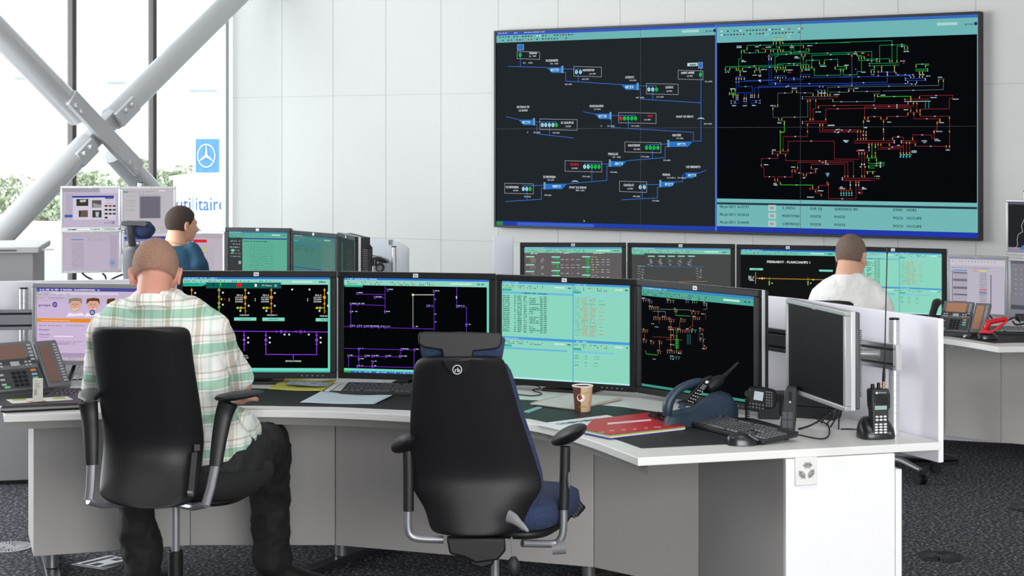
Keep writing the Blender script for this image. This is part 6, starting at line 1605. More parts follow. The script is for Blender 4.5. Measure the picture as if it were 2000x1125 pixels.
def hand(mb, wrist, d, palm_n, side, s=1.0, curl=.35):
    """palm with four fingers and thumb; d points along the hand, palm_n out of the back of the hand, side +1 puts the thumb on u"""
    d = d.normalized(); n = (palm_n - d * palm_n.dot(d)).normalized(); u = d.cross(n).normalized() * side
    a = wrist; b = wrist + d * .085 * s
    for k in (-1, -.33, .33, 1): mb.cap(a + u * .018 * k * s, .017 * s, b + u * .030 * k * s - n * .004, .0125 * s)
    for k, L in ((1, .068), (.35, .078), (-.33, .073), (-1, .058)):
        p = b + u * .029 * k * s; dd = (d + u * k * .10).normalized()
        q = p + (dd - n * curl * .5).normalized() * L * .45 * s; r = q + (dd - n * curl * 1.3).normalized() * L * .32 * s; t_ = r + (dd - n * curl * 2.2).normalized() * L * .24 * s
        mb.cap(p, .0092 * s, q, .0088 * s); mb.cap(q, .0088 * s, r, .0080 * s); mb.cap(r, .0080 * s, t_, .0068 * s)
    p = wrist + d * .022 * s + u * .024 * s; q = p + (d * .7 + u * .75 - n * .2).normalized() * .042 * s; r = q + (d * .95 + u * .3 - n * .2).normalized() * .030 * s
    mb.cap(p, .0135 * s, q, .0105 * s); mb.cap(q, .0105 * s, r, .0085 * s)
def loft(mb, secs, n=28, pw=1.0):
    """sections: (centre, half width vector, half depth vector)"""
    rings = []
    for c, a, b in secs:
        rings.append([c + a * math.copysign(abs(math.cos(t_)) ** pw, math.cos(t_)) + b * math.copysign(abs(math.sin(t_)) ** pw, math.sin(t_)) for t_ in [2 * math.pi * k / n for k in range(n)]])
    mb.rings(rings)
def X(v): return Vector((v, 0, 0))
def Yv(v): return Vector((0, v, 0))

# ---- plaid cloth
def plaid():
    m = bpy.data.materials.new('plaid_cotton'); m.use_nodes = True; nt = m.node_tree; b = nt.nodes['Principled BSDF']
    b.inputs['Roughness'].default_value = .85
    tc = nt.nodes.new('ShaderNodeTexCoord'); sp = nt.nodes.new('ShaderNodeSeparateXYZ')
    nz = nt.nodes.new('ShaderNodeTexNoise'); nz.inputs['Scale'].default_value = 5.0
    vm = nt.nodes.new('ShaderNodeVectorMath'); vm.operation = 'MULTIPLY_ADD'
    vm.inputs[1].default_value = (.018,) * 3
    nt.links.new(tc.outputs['Object'], nz.inputs['Vector']); nt.links.new(nz.outputs['Color'], vm.inputs[0]); nt.links.new(tc.outputs['Object'], vm.inputs[2])
    nt.links.new(vm.outputs[0], sp.inputs[0])
    def stripes(src, period, stops, off=0.0):
        mm = nt.nodes.new('ShaderNodeMath'); mm.operation = 'MULTIPLY_ADD'; mm.inputs[1].default_value = 1 / period; mm.inputs[2].default_value = off + 20
        fr_ = nt.nodes.new('ShaderNodeMath'); fr_.operation = 'FRACT'
        cr = nt.nodes.new('ShaderNodeValToRGB'); cr.color_ramp.interpolation = 'CONSTANT'
        el = cr.color_ramp.elements; el[0].position = stops[0][0]; el[0].color = hexc(stops[0][1]); el[1].position = stops[1][0]; el[1].color = hexc(stops[1][1])
        for p, c in stops[2:]:
            e_ = el.new(p); e_.color = hexc(c)
        nt.links.new(src, mm.inputs[0]); nt.links.new(mm.outputs[0], fr_.inputs[0]); nt.links.new(fr_.outputs[0], cr.inputs['Fac'])
        return cr.outputs['Color']
    W_ = '#f2f2f0'
    hz = stripes(sp.outputs['Z'], .125, [(0, W_), (.28, '#cfe0d7'), (.33, W_), (.38, '#a9cfbc'), (.64, W_), (.68, '#cfe0d7'), (.72, W_), (.84, '#d0c9c0'), (.89, W_)])
    vt_ = stripes(sp.outputs['X'], .098, [(0, W_), (.22, '#e0dad2'), (.27, W_), (.33, '#d2cac0'), (.50, W_), (.56, '#e0dad2'), (.61, W_), (.80, '#dbe8e1'), (.90, W_)])
    mx = nt.nodes.new('ShaderNodeMix'); mx.data_type = 'RGBA'; mx.blend_type = 'MULTIPLY'; mx.inputs[0].default_value = 1.0
    nt.links.new(hz, mx.inputs[6]); nt.links.new(vt_, mx.inputs[7]); nt.links.new(mx.outputs[2], b.inputs['Base Color'])
    bp_ = nt.nodes.new('ShaderNodeBump'); n2_ = nt.nodes.new('ShaderNodeTexNoise'); n2_.inputs['Scale'].default_value = 9; bp_.inputs['Strength'].default_value = .4; bp_.inputs['Distance'].default_value = .02
    nt.links.new(tc.outputs['Object'], n2_.inputs['Vector']); nt.links.new(n2_.outputs['Fac'], bp_.inputs['Height']); nt.links.new(bp_.outputs['Normal'], b.inputs['Normal'])
    return m
def cloth(name, col, rough=.85, fold=9, st=.45):
    m = mat(name, col, rough); nt = m.node_tree; b = nt.nodes['Principled BSDF']
    if any(n.type == 'BUMP' for n in nt.nodes): return m
    tc = nt.nodes.new('ShaderNodeTexCoord'); nz = nt.nodes.new('ShaderNodeTexNoise'); bp_ = nt.nodes.new('ShaderNodeBump')
    nz.inputs['Scale'].default_value = fold; nz.inputs['Detail'].default_value = 2; nz.inputs['Distortion'].default_value = .6
    bp_.inputs['Strength'].default_value = st; bp_.inputs['Distance'].default_value = .02
    nt.links.new(tc.outputs['Object'], nz.inputs['Vector']); nt.links.new(nz.outputs['Fac'], bp_.inputs['Height']); nt.links.new(bp_.outputs['Normal'], b.inputs['Normal'])
    return m
shoe_m = mat('shoe_leather', '#1c1b1a', .45)
def shoe(par, heel, d, s=1.0, label=None):
    d = Vector((d[0], d[1], 0)).normalized(); n = Vector((-d.y, d.x, 0)); U = Vector((0, 0, 1)); rings = []
    for k, w, h in ((-.045, .024, .05), (-.03, .036, .075), (.02, .038, .085), (.08, .040, .07), (.14, .046, .052), (.19, .046, .042), (.225, .036, .034), (.245, .015, .02)):
        c = heel + d * k * s
        rings.append([c + n * math.cos(a_) * w * s + U * ((.5 + .5 * math.sin(a_)) * h * s + .012) for a_ in [2 * math.pi * q / 14 for q in range(14)]])
    o = MB().rings(rings).build('shoe', shoe_m, par, world=True)
    rs = []
    for k, w in ((-.048, .026), (-.03, .038), (.08, .040), (.14, .048), (.2, .046), (.248, .018)):
        c = heel + d * k * s; rs.append([c - n * w * s, c + n * w * s, c + n * w * s + U * .016, c - n * w * s + U * .016])
    MB().rings(rs).build('sole', mat('rubber', '#111112', .8), o, world=True)

# ======================= man in plaid
pa = thing('person', 'seated man in a green and white plaid shirt seen from behind, left foreground', 'person', (-1.12, 6.15, 0), 0)
sk1 = skin_mat('skin_ruddy', '#c98f7c')
hc1 = P(304, 533, 6.17); B1 = basis(R(6), R(-30), R(0))
mb = MB(); head(mb, hc1, B1, 1.06)
nb = P(308, 602, 6.22)
mb.cap(hc1 + B1 @ Vector((0, -.015, -.05)), .060, nb, .050)
for a, b, r0, r1 in ((P(308, 640, 6.14), P(335, 760, 6.15), .08, .09), (P(335, 760, 6.15), P(372, 870, 6.24), .09, .09)): mb.cap(a, r0, b, r1)
mb.cap(P(235, 640, 6.14), .05, P(385, 636, 6.13), .05)
# right arm
sR, eR, wR = P(428, 642, 6.12), P(468, 748, 6.34), P(470, 782, 6.62)
sR = P(412, 650, 6.13)
mb.cap(sR, .045, eR, .043); mb.cap(eR, .047, wR + Vector((0, 0, .012)), .030)
hd_d = Vector((-.15, 1, -.05)); hand(mb, wR + Vector((0, .0, .008)), hd_d, Vector((0, 0, 1)), 1)
sL, eL, wL = P(206, 650, 6.16), P(190, 750, 6.33), P(210, 778, 6.62)
mb.cap(sL, .04, eL, .036); mb.cap(eL, .036, wL + Vector((0, 0, .012)), .030); hand(mb, wL + Vector((0, 0, .008)), Vector((.15, 1, -.05)), Vector((0, 0, 1)), -1)
# hips and legs under the cloth
hp0 = P(385, 893, 6.24)
kR, aR = P(527, 868, 6.80), P(533, 1092, 6.96); kL, aL = P(268, 895, 6.72), P(277, 1108, 6.82)
mb.cap(hp0 - X(.08), .08, hp0 + X(.08), .08)
mb.cap(hp0 + X(.07), .06, kR, .04); mb.cap(kR, .04, P(528, 960, 6.90), .035); mb.cap(P(528, 960, 6.90), .035, aR, .03); mb.cap(hp0 - X(.07), .06, kL, .04); mb.cap(kL, .04, aL, .03)
body1 = mb.build('body', sk1, pa, world=True); remesh(body1, .006, 5)
eyes(hc1, B1, body1, 1.06)
h_m = speckle('hair_greying_red', '#8a6656', '#a88472', 300, .9, .4, .65, .5)
hair('hair', hc1, B1, h_m, pa, 1.06, low=-.62, front=.5, th_=.002)
# shirt
pl_m = plaid()
mb = MB()
secs = [(P(308, 566, 6.10), X(.075), Yv(.07)), (P(308, 580, 6.10), X(.10), Yv(.085)), (P(308, 592, 6.11), X(.15), Yv(.10)), (P(309, 612, 6.12), X(.195), Yv(.115)), (P(311, 645, 6.12), X(.205), Yv(.13)), (P(318, 700, 6.11), X(.212), Yv(.145)),
        (P(328, 760, 6.14), X(.222), Yv(.15)), (P(342, 815, 6.18), X(.222), Yv(.155)), (P(362, 858, 6.22), X(.228), Yv(.16)), (P(384, 884, 6.26), X(.215), Yv(.17)), (P(388, 902, 6.28), X(.185), Yv(.16))]
loft(mb, secs)
mb.cap(P(245, 622, 6.13), .072, P(206, 652, 6.15), .070); mb.cap(P(372, 618, 6.12), .074, P(412, 650, 6.12), .074)
mb.cap(P(412, 650, 6.12), .074, P(445, 715, 6.24), .062); mb.cap(P(445, 715, 6.24), .062, P(459, 733, 6.30), .064)
mb.cap(P(206, 652, 6.15), .070, P(198, 722, 6.24), .062); mb.cap(P(198, 722, 6.24), .062, P(194, 752, 6.32), .064)
# shirt tail over the right hip and thigh
mb.cap(P(405, 866, 6.26), .12, P(450, 850, 6.40), .105); mb.cap(P(450, 850, 6.40), .105, P(462, 846, 6.50), .092)
shirt1 = mb.build('shirt', pl_m, pa, world=True); remesh(shirt1, .010, 5, .5, [(.12, .030), (.045, .010)])
mb = MB()
for k in range(1):
    ring_c = hc1 + B1 @ Vector((0, -.052, -.142)); Bc = basis(R(4), R(-22))
    rings = []
    for (r_, z) in ((.078, -.03), (.083, -.004), (.078, .012), (.072, .012), (.072, -.02)):
        rings.append([ring_c + Bc @ Vector((math.cos(a_) * r_, math.sin(a_) * r_ * 1.02, z)) for a_ in [2 * math.pi * q / 28 for q in range(28)]])
    mb.rings(rings, cap=False)
mb.build('collar', pl_m, shirt1, world=True)
# trousers
bk_m = cloth('trousers_black', '#141416', .8, 10, .6)
mb = MB()
mb.cap(hp0 - X(.11) - Vector((0, 0, .03)), .125, hp0 + X(.11) - Vector((0, 0, .03)), .125)
mb.cap(hp0 + Vector((.10, .04, -.03)), .115, P(505, 872, 6.66), .096); mb.cap(P(505, 872, 6.66), .096, kR, .088)
mb.cap(kR, .088, P(526, 960, 6.90), .078); mb.cap(P(526, 960, 6.90), .078, P(531, 1060, 6.95), .078); mb.cap(P(531, 1060, 6.95), .078, P(532, 1090, 6.95), .082)
mb.cap(hp0 + Vector((-.12, .04, -.03)), .11, kL, .085); mb.cap(kL, .085, P(268, 1000, 6.78), .076); mb.cap(P(268, 1000, 6.78), .076, P(277, 1085, 6.80), .078); mb.cap(P(277, 1085, 6.80), .078, P(280, 1108, 6.80), .080)
tr1 = mb.build('trousers', bk_m, pa, world=True); remesh(tr1, .010, 5, .5, [(.10, .034), (.04, .008)])
shoe(pa, Vector((aR.x + .0, 6.97, 0)), (.78, -.25), 1.05); shoe(pa, Vector((aL.x, 6.82, 0)), (.15, .6), 1.05)

# ======================= man in white
pw_ = thing('person', 'seated man in a white short-sleeved shirt with cropped hair, behind the partition', 'person', (1.82, 9.3, 0), 0)
sk2 = skin_mat('skin_light', '#d9a78e')
hc2 = P(1663, 499, 9.30); B2 = basis(R(-38), R(-12))
mb = MB(); head(mb, hc2, B2, 1.0)
mb.cap(hc2 + B2 @ Vector((0, -.02, -.05)), .056, P(1662, 560, 9.26), .062)
mb.cap(P(1650, 610, 9.28), .08, P(1650, 720, 9.30), .09); mb.cap(P(1622, 596, 9.28), .04, P(1694, 594, 9.26), .04)
sR2, eR2, wR2 = P(1708, 590, 9.25), P(1731, 612, 9.38), P(1700, 640, 9.66)
mb.cap(sR2, .038, eR2, .038); mb.cap(eR2, .042, wR2, .028); hand(mb, wR2, Vector((-.35, 1, 0)), Vector((0, 0, 1)), -1)
sL2, eL2, wL2 = P(1600, 592, 9.28), P(1592, 630, 9.45), P(1615, 634, 9.70)
mb.cap(sL2, .038, eL2, .038); mb.cap(eL2, .042, wL2, .028); hand(mb, wL2, Vector((.2, 1, 0)), Vector((0, 0, 1)), 1)
hp2 = Vector((1.80, 9.34, .56)); kR2, aR2 = Vector((2.05, 9.72, .50)), Vector((2.20, 9.66, .10)); kL2, aL2 = Vector((1.66, 9.78, .52)), Vector((1.62, 9.74, .09))
for a, b, c in ((.09, kR2, aR2), (-.09, kL2, aL2)): mb.cap(hp2 + X(a), .08, b, .052); mb.cap(b, .052, c, .035)
body2 = mb.build('body', sk2, pw_, world=True); remesh(body2, .0065, 4)
eyes(hc2, B2, body2)
hair('hair', hc2, B2, speckle('hair_cropped_brown', '#5a4c44', '#8a7668', 380, .9, .4, .65, .5), pw_, 1.0, low=-.66, front=.36, th_=.002)
wm = cloth('shirt_white', '#ececea', .8, 11, .55)
mb = MB()
secs = [(P(1660, 533, 9.26), X(.062), Yv(.06)), (P(1658, 540, 9.26), X(.10), Yv(.08)), (P(1657, 550, 9.27), X(.15), Yv(.10)), (P(1655, 566, 9.28), X(.185), Yv(.11)), (P(1653, 590, 9.28), X(.205), Yv(.125)), (P(1650, 640, 9.28), X(.205), Yv(.14)), (P(1650, 700, 9.32), X(.20), Yv(.15)), (P(1650, 740, 9.34), X(.18), Yv(.15))]
loft(mb, secs)
mb.cap(P(1692, 560, 9.26), .060, P(1716, 590, 9.25), .066); mb.cap(P(1716, 590, 9.25), .066, P(1727, 604, 9.29), .060)
mb.cap(P(1618, 562, 9.28), .058, P(1602, 590, 9.30), .062); mb.cap(P(1602, 590, 9.30), .062, P(1597, 612, 9.38), .056)
sh2 = mb.build('shirt', wm, pw_, world=True); remesh(sh2, .009, 4, .5, [(.09, .022), (.035, .007)])
mb = MB(); rc_ = hc2 + B2 @ Vector((0, -.045, -.128)); Bc = basis(R(-14), R(-10)); rings = []
for (r_, z) in ((.070, -.03), (.073, -.002), (.069, .012), (.063, .012), (.063, -.02)): rings.append([rc_ + Bc @ Vector((math.cos(a_) * r_, math.sin(a_) * r_, z)) for a_ in [2 * math.pi * q / 28 for q in range(28)]])
mb.rings(rings, cap=False).build('collar', wm, sh2, world=True)
mb = MB(); mb.cap(hp2 - X(.1), .11, hp2 + X(.1), .11)
for a, b, c in ((.09, kR2, aR2), (-.09, kL2, aL2)): mb.cap(hp2 + X(a), .10, b, .075); mb.cap(b, .075, c, .062)
t2_ = mb.build('trousers', cloth('trousers_dark', '#26282c', .8), pw_, world=True); remesh(t2_, .012, 4, .5, [(.1, .02)])
shoe(pw_, Vector((2.22, 9.60, 0)), (.9, .12), 1.0); shoe(pw_, Vector((1.62, 9.76, 0)), (-.1, 1), 1.0)

# ======================= man in blue
pb = thing('person', 'man in a dark teal T-shirt with short brown hair, seated before the stacked silver monitors', 'person', (-2.05, 10.7, 0), 0)
sk3 = skin_mat('skin_tan', '#cf9c82')
hc3 = P(355, 438, 10.9); B3 = basis(R(-52), R(-6))
mb = MB(); head(mb, hc3, B3, 1.0)
nb3 = P(346, 497, 10.8); mb.cap(hc3 + B3 @ Vector((0, -.03, -.05)), .056, nb3, .064)
mb.cap(P(344, 550, 10.78), .08, P(350, 650, 10.75), .09); mb.cap(P(325, 522, 10.8), .035, P(374, 522, 10.78), .035)
sR3, eR3, wR3 = P(385, 520, 10.74), P(408, 585, 10.9), P(415, 600, 11.25)
mb.cap(sR3, .036, eR3, .038); mb.cap(eR3, .042, wR3, .028); hand(mb, wR3, Vector((-.1, 1, 0)), Vector((0, 0, 1)), -1)
sL3, eL3, wL3 = P(312, 525, 10.9), P(300, 585, 11.05), P(335, 603, 11.3)
mb.cap(sL3, .036, eL3, .038); mb.cap(eL3, .042, wL3, .028); hand(mb, wL3, Vector((.2, 1, 0)), Vector((0, 0, 1)), 1)
hp3 = Vector((-2.06, 10.68, .60))
for a, k3, a3 in ((.09, Vector((-1.90, 11.08, .55)), Vector((-1.88, 11.1, .09))), (-.09, Vector((-2.2, 11.1, .55)), Vector((-2.2, 11.15, .09)))):
    mb.cap(hp3 + X(a), .08, k3, .052); mb.cap(k3, .052, a3, .035)
body3 = mb.build('body', sk3, pb, world=True); remesh(body3, .0065, 4)
eyes(hc3, B3, body3)
hair('hair', hc3, B3, speckle('hair_dark_brown', '#2e2420', '#4a3c34', 380, .9, .4, .65, .5), pb, 1.0, low=-.78, front=.40, th_=.005)
tm_ = cloth('tshirt_teal', '#1c4760', .85, 9, .4)
mb = MB()
secs = [(P(346, 478, 10.82), X(.078), Yv(.07)), (P(346, 484, 10.80), X(.12), Yv(.09)), (P(347, 496, 10.79), X(.155), Yv(.10)), (P(348, 515, 10.78), X(.18), Yv(.11)), (P(348, 560, 10.77), X(.19), Yv(.13)), (P(350, 620, 10.74), X(.19), Yv(.14)), (P(350, 650, 10.72), X(.17), Yv(.14))]
loft(mb, secs)
mb.cap(P(375, 492, 10.78), .060, P(388, 520, 10.74), .062); mb.cap(P(388, 520, 10.74), .062, P(398, 556, 10.82), .056); mb.cap(P(320, 496, 10.84), .056, P(310, 525, 10.9), .06); mb.cap(P(310, 525, 10.9), .06, P(305, 556, 10.98), .056)
s3 = mb.build('t_shirt', tm_, pb, world=True); remesh(s3, .009, 4, .5, [(.1, .018)])
mb = MB(); mb.cap(hp3 - X(.1), .11, hp3 + X(.1), .11)
for a, k3, a3 in ((.09, Vector((-1.90, 11.08, .55)), Vector((-1.88, 11.1, .09))), (-.09, Vector((-2.2, 11.1, .55)), Vector((-2.2, 11.15, .09)))): mb.cap(hp3 + X(a), .10, k3, .075); mb.cap(k3, .075, a3, .062)
t3 = mb.build('trousers', cloth('trousers_dark', '#26282c', .8), pb, world=True); remesh(t3, .012, 4)
shoe(pb, Vector((-1.88, 11.1, 0)), (0, 1)); shoe(pb, Vector((-2.2, 11.15, 0)), (0, 1))
# thin neck chain
m_ = MB(); ch_ = []
for k in range(33):
    a_ = 2 * math.pi * k / 32; ch_.append(P(350, 474, 10.83) + Vector((math.cos(a_) * .072, math.sin(a_) * .068, -.012 * math.cos(a_))))
m_.tube(ch_, .0018, 6); m_.build('neck_chain', mat('gold', '#c8a060', .3, .9), pb, world=True)
# ================================================================ things on the desks
ZM = ZD + .0028                                   # top of the desk mat
keyc = mat('key_cap', '#46484d', .35)
def keyboard(label, loc, rz, z, tilt=5, w=.45, d=.155, grp_=None, lite=False):
    t = thing('keyboard', label, 'keyboard', (loc[0], loc[1], z), rz, grp_)
    M = Matrix.Rotation(R(tilt), 4, 'X'); M.translation = (0, 0, .008 + math.sin(R(tilt)) * d / 2)
    m_ = MB(); m_.b2(-w / 2, w / 2, -d / 2, d / 2, -.008, .008); m_.xf(M); m_.build('case', blk2 if not lite else mat('kb_case', '#25272b', .4), t, bevel=.004)
    m_ = MB(); p = .019
    def key(x, y, kw, kd=.0155): 
        a = (x - kw / 2, y - kd / 2); m_.rings([[(x - kw / 2, y - kd / 2, .008), (x + kw / 2, y - kd / 2, .008), (x + kw / 2, y + kd / 2, .008), (x - kw / 2, y + kd / 2, .008)], [(x - kw * .40, y - kd * .38, .0145), (x + kw * .40, y - kd * .38, .0145), (x + kw * .40, y + kd * .40, .0145), (x - kw * .40, y + kd * .40, .0145)]])
    x0 = -w / 2 + .022
    for r_ in range(6):
        y = -d / 2 + .022 + r_ * .0195 + (.006 if r_ == 5 else 0)
        n = 15
        if r_ == 0:
            for x, kw in ((0, .024), (1.4, .022), (2.7, .022), (11.2, .022), (12.4, .022), (13.6, .024)): key(x0 + x * p, y, kw)
            key(x0 + 6.9 * p, y, .115)
        else:
            for k in range(n):
                if r_ == 5 and k in (1, 6, 11): continue
                key(x0 + k * p + (.004 * (r_ % 2)), y, .0165)
        for k in range(3):
            if r_ in (2,) or (r_ == 1 and k != 1): continue
            key(x0 + (15.6 + k) * p, y, .0165)
        for k in range(4):
            if r_ == 5: continue
            key(x0 + (19.1 + k) * p, y, .0165)
    m_.xf(M); m_.build('keys', keyc, t, smooth=False)
    m_ = MB()
    for s_ in (-1, 1): m_.b2(s_ * w * .42 - .008, s_ * w * .42 + .008, d / 2 - .03, d / 2 - .02, 0, .012)
    m_.build('tilt_foot', blk2, t)
    return t
def mouse(label, c, rz, cordless=True):
    t = thing('computer_mouse', label, 'mouse', c, rz)
    rings = []
    for k in range(11):
        u_ = -1 + k / 5; x = u_ * .054; wd = .032 * max(.12, (1 - abs(u_) ** 2.6)) ** .5; h = .043 * max(.10, 1 - (abs(u_ + .22) / 1.25) ** 2.2)
        rings.append([(x, math.cos(a_) * wd, max(0.0, math.sin(a_)) ** .8 * h + .002 if math.sin(a_) > 0 else .002) for a_ in [2 * math.pi * q / 20 for q in range(20)]])
    MB().rings(rings).build('shell', mat('mouse_black', '#1c1d21', .28), t, angle=70)
    m_ = MB(); m_.rings([[(.016, -.018, .034), (.016, .018, .034), (.050, .010, .014), (.050, -.010, .014)], [(.016, -.018, .0375), (.016, .018, .0375), (.053, .010, .0165), (.053, -.010, .0165)]])
    m_.build('button_plate', mat('mouse_grey', '#8c8f95', .35, .3), t)
    MB().cyl((.034, -.003, .028), (.034, .003, .028), .008, n=12).build('scroll_wheel', blk2, t)
    return t
kb_r = keyboard('black keyboard turned sideways beside the navy phone dock, right part of the front desk', (.81, 6.15), R(-61.5), ZM)
kb_m = keyboard('black keyboard below the purple network monitor, partly behind the empty chair', (-.47, 7.145), R(-8), ZD, 7)
kb_l = keyboard('black keyboard beside the left desk phone', (-1.655, 7.00), R(-4), ZD, 6, w=.42)
kb_b = keyboard('black keyboard at the right edge on the rear desk, beside the red handset', (G(2010, 652)).to_tuple()[:2], R(-10), ZD, 6)
ms_r = mouse('black computer mouse in front of the sideways keyboard on the front desk', (G(1451, 869, ZD + .0)).to_tuple(), R(8))
ms_b = mouse('black computer mouse with silver front on the rear right desk', (G(1928, 662, ZM)).to_tuple(), R(5))

# ---------------- desk telephones with side module
tel_b = mat('phone_graphite', '#3d3f43', .4); tel_t = mat('phone_face', '#6f7275', .38, .2); lcd = mat('phone_lcd', '#7d5f55', .3)
def deskphone(label, c, rz, s=1.0, lcdm=lcd, hs=True, tilt=48):
    t = thing('desk_phone', label, 'telephone', c, rz)
    t.scale = (s, s, s)
    M = Matrix.Rotation(R(tilt), 4, 'X'); M.translation = (0, -.03, .02)
    def part(name, fn, m, par=t, bev=.003):
        m_ = MB(); fn(m_); m_.xf(M); return m_.build(name, m, par, bevel=bev)
    bm_ = MB(); bm_.prism_y([(-.11, 0), (.11, 0), (.11, .02), (-.11, .02)], -.07, .10); bm_.rings([[(-.10, -.04, .015), (.10, -.04, .015), (.10, .10, .015), (-.10, .10, .015)], [(-.08, .05, .13), (.08, .05, .13), (.08, .08, .13), (-.08, .08, .13)]]); bm_.build('base', tel_b, t, bevel=.004)
    body = part('body', lambda m: m.b2(-.085, .085, 0, .205, -.012, .012), tel_t, bev=.006)
    part('keypad_area', lambda m: m.b2(-.08, .08, .006, .088, .0118, .0135), tel_b, body, .001)
    part('display', lambda m: m.b2(-.062, .050, .128, .190, .0125, .0145), lcdm, body, .001)
    def k1(m):
        for r_ in range(4):
            for k in range(3): m.b2(-.022 + k * .019, -.009 + k * .019, .014 + r_ * .017, .024 + r_ * .017, .013, .0165)
    part('number_key', k1, blk, body, 0)
    def k2(m):
        for r_ in range(3):
            m.b2(-.068, -.052, .02 + r_ * .02, .028 + r_ * .02, .013, .016)
        for r_ in range(2):
            for k in range(2):
                for sx in (-1, 1): m.b2(sx * .052 - .009 + k * .014 - .007, sx * .052 + k * .014 - .007, .096 + r_ * .013, .103 + r_ * .013, .0125, .0155)
        m.b2(-.016, .016, .098, .116, .0125, .016)
        for r_ in range(5): m.b2(.062, .076, .118 + r_ * .015, .126 + r_ * .015, .0125, .0155)
    part('function_key', k2, mat('key_silver', '#b4b7ba', .35, .2), body, 0)
    part('orange_key', lambda m: m.b2(.047, .066, .070, .079, .013, .017), mat('key_orange', '#d98a3c', .4), body, 0)['label'] = 'orange key'
    part('blue_key', lambda m: m.b2(.047, .066, .053, .062, .013, .017), mat('key_blue', '#7fb4e0', .4), body, 0)['label'] = 'pale blue key'
    part('green_key', lambda m: (m.b2(-.062, -.042, .008, .016, .013, .017), m.b2(.047, .066, .037, .046, .013, .017)), mat('key_green', '#6fc880', .4), body, 0)['label'] = 'green key'
    mod = part('side_module', lambda m: m.b2(.093, .178, 0, .200, -.012, .012), tel_t, bev=.005)
    part('module_display', lambda m: m.b2(.104, .145, .020, .180, .0125, .0140), lcdm, mod, .001)
    def k3(m):
        for k in range(14): m.b2(.155, .168, .020 + k * .0118, .0265 + k * .0118, .0125, .0155)
    part('module_key', k3, mat('key_silver'), mod, 0)
    if hs:
        m_ = MB(); pts = [(-.135, .0, .03), (-.135, .02, .06), (-.135, .055, .105), (-.135, .10, .15), (-.135, .12, .185)]
        m_ = MB(); m_.tube(catmull([(-.122, -.055, .036), (-.122, -.025, .075), (-.122, .020, .122), (-.122, .070, .160), (-.122, .115, .172)], 4), [.018, .024, .027, .026, .024, .022, .021, .020, .020, .020, .021, .022, .024, .026, .027, .024, .017], 14, .8)
        m_.build('handset', mat('handset_black', '#16171a', .35), t)
        cp = []
        for k in range(60): cp.append((-.13 + .012 * math.cos(k * .9) + k * .0006, -.07 + .006 * math.sin(k * .9) + k * .0002 * (k % 1), .012 + .006 * math.sin(k * .9)))
        MB().tube(cp, .002, 5).build('coiled_cord', blk, t)
    return t
cL = G(52, 757, ZD)
ph_l = deskphone('graphite desk phone with red-brown displays and side module, left end of the front desk', (-2.005, 7.07, ZD), R(38), 1.18)
ph_r = deskphone('graphite desk phone with amber displays on the rear right desk', (2.375, 9.35, ZD), R(-30), .98, mat('phone_lcd_amber', '#b08060', .3))

# ---------------- red handset phone on the rear desk
t = thing('red_phone', 'bright red telephone handset on its dock, beside the mouse on the rear right desk', 'telephone', G(1925, 652, ZM).to_tuple(), 0)
redm = mat('gloss_red', '#c81420', .3, coat=.3); Yr_ = 9.1
m_ = MB(); q_ = [(1911, 651), (1914, 645), (1920, 642), (1935, 646), (1967, 624), (1968, 629), (1952, 642), (1936, 652)]
m_.rings([[P(x, y, Yr_) for x, y in q_], [P(x, y, Yr_ + .07) for x, y in q_]]); m_.build('dock', redm, t, world=True, bevel=.003)
m_ = MB(); m_.tube(catmull([P(1924, 644, Yr_ + .03), P(1929, 632, Yr_ + .03), P(1937, 628, Yr_ + .03), P(1952, 625, Yr_ + .03), P(1968, 623, Yr_ + .03)], 4), [.018, .021, .022, .022, .022, .021, .020, .019, .019, .019, .019, .019, .018, .018, .017, .015, .010], 12, .75)
m_.build('handset', redm, t, world=True)
MB().tube([P(1968, 626, Yr_ + .03), P(1978, 621, Yr_ + .1), P(1986, 620, Yr_ + .2), P(1992, 630, Yr_ + .25)], .004, 6).build('cord', blk, t, world=True)

# ---------------- navy cordless phone dock
nv = mat('phone_navy', '#233445', .42)
t = thing('phone_dock', 'navy telephone base with a black cordless handset and long antenna resting in it', 'telephone', (.70, 6.32, ZD), 0)
def silh(pts, Y0, Y1, name, m, par, bev=.006, seg=3, shrink=0.0):
    cx_ = sum(p[0] for p in pts) / len(pts); cy_ = sum(p[1] for p in pts) / len(pts)
    a = [P(x, y, Y0) for x, y in pts]; b = []
    for x, y in pts:
        p = P(x, y, Y0); b.append(Vector((p.x, Y1, p.z)))
    m_ = MB(); m_.rings([a, b]); return m_.build(name, m, par, world=True, bevel=bev, seg=seg)
Yp = 6.22
def Yd(px): return 6.22 + (px - 1300) / 140. * .20
_P = P
bs = [(1282, 833), (1290, 812), (1310, 793), (1340, 789), (1352, 800), (1372, 780), (1392, 768), (1408, 764), (1424, 770), (1436, 784), (1441, 800), (1430, 812), (1400, 820), (1370, 826), (1345, 835)]
zb = ZM
m_ = MB(); rings = []
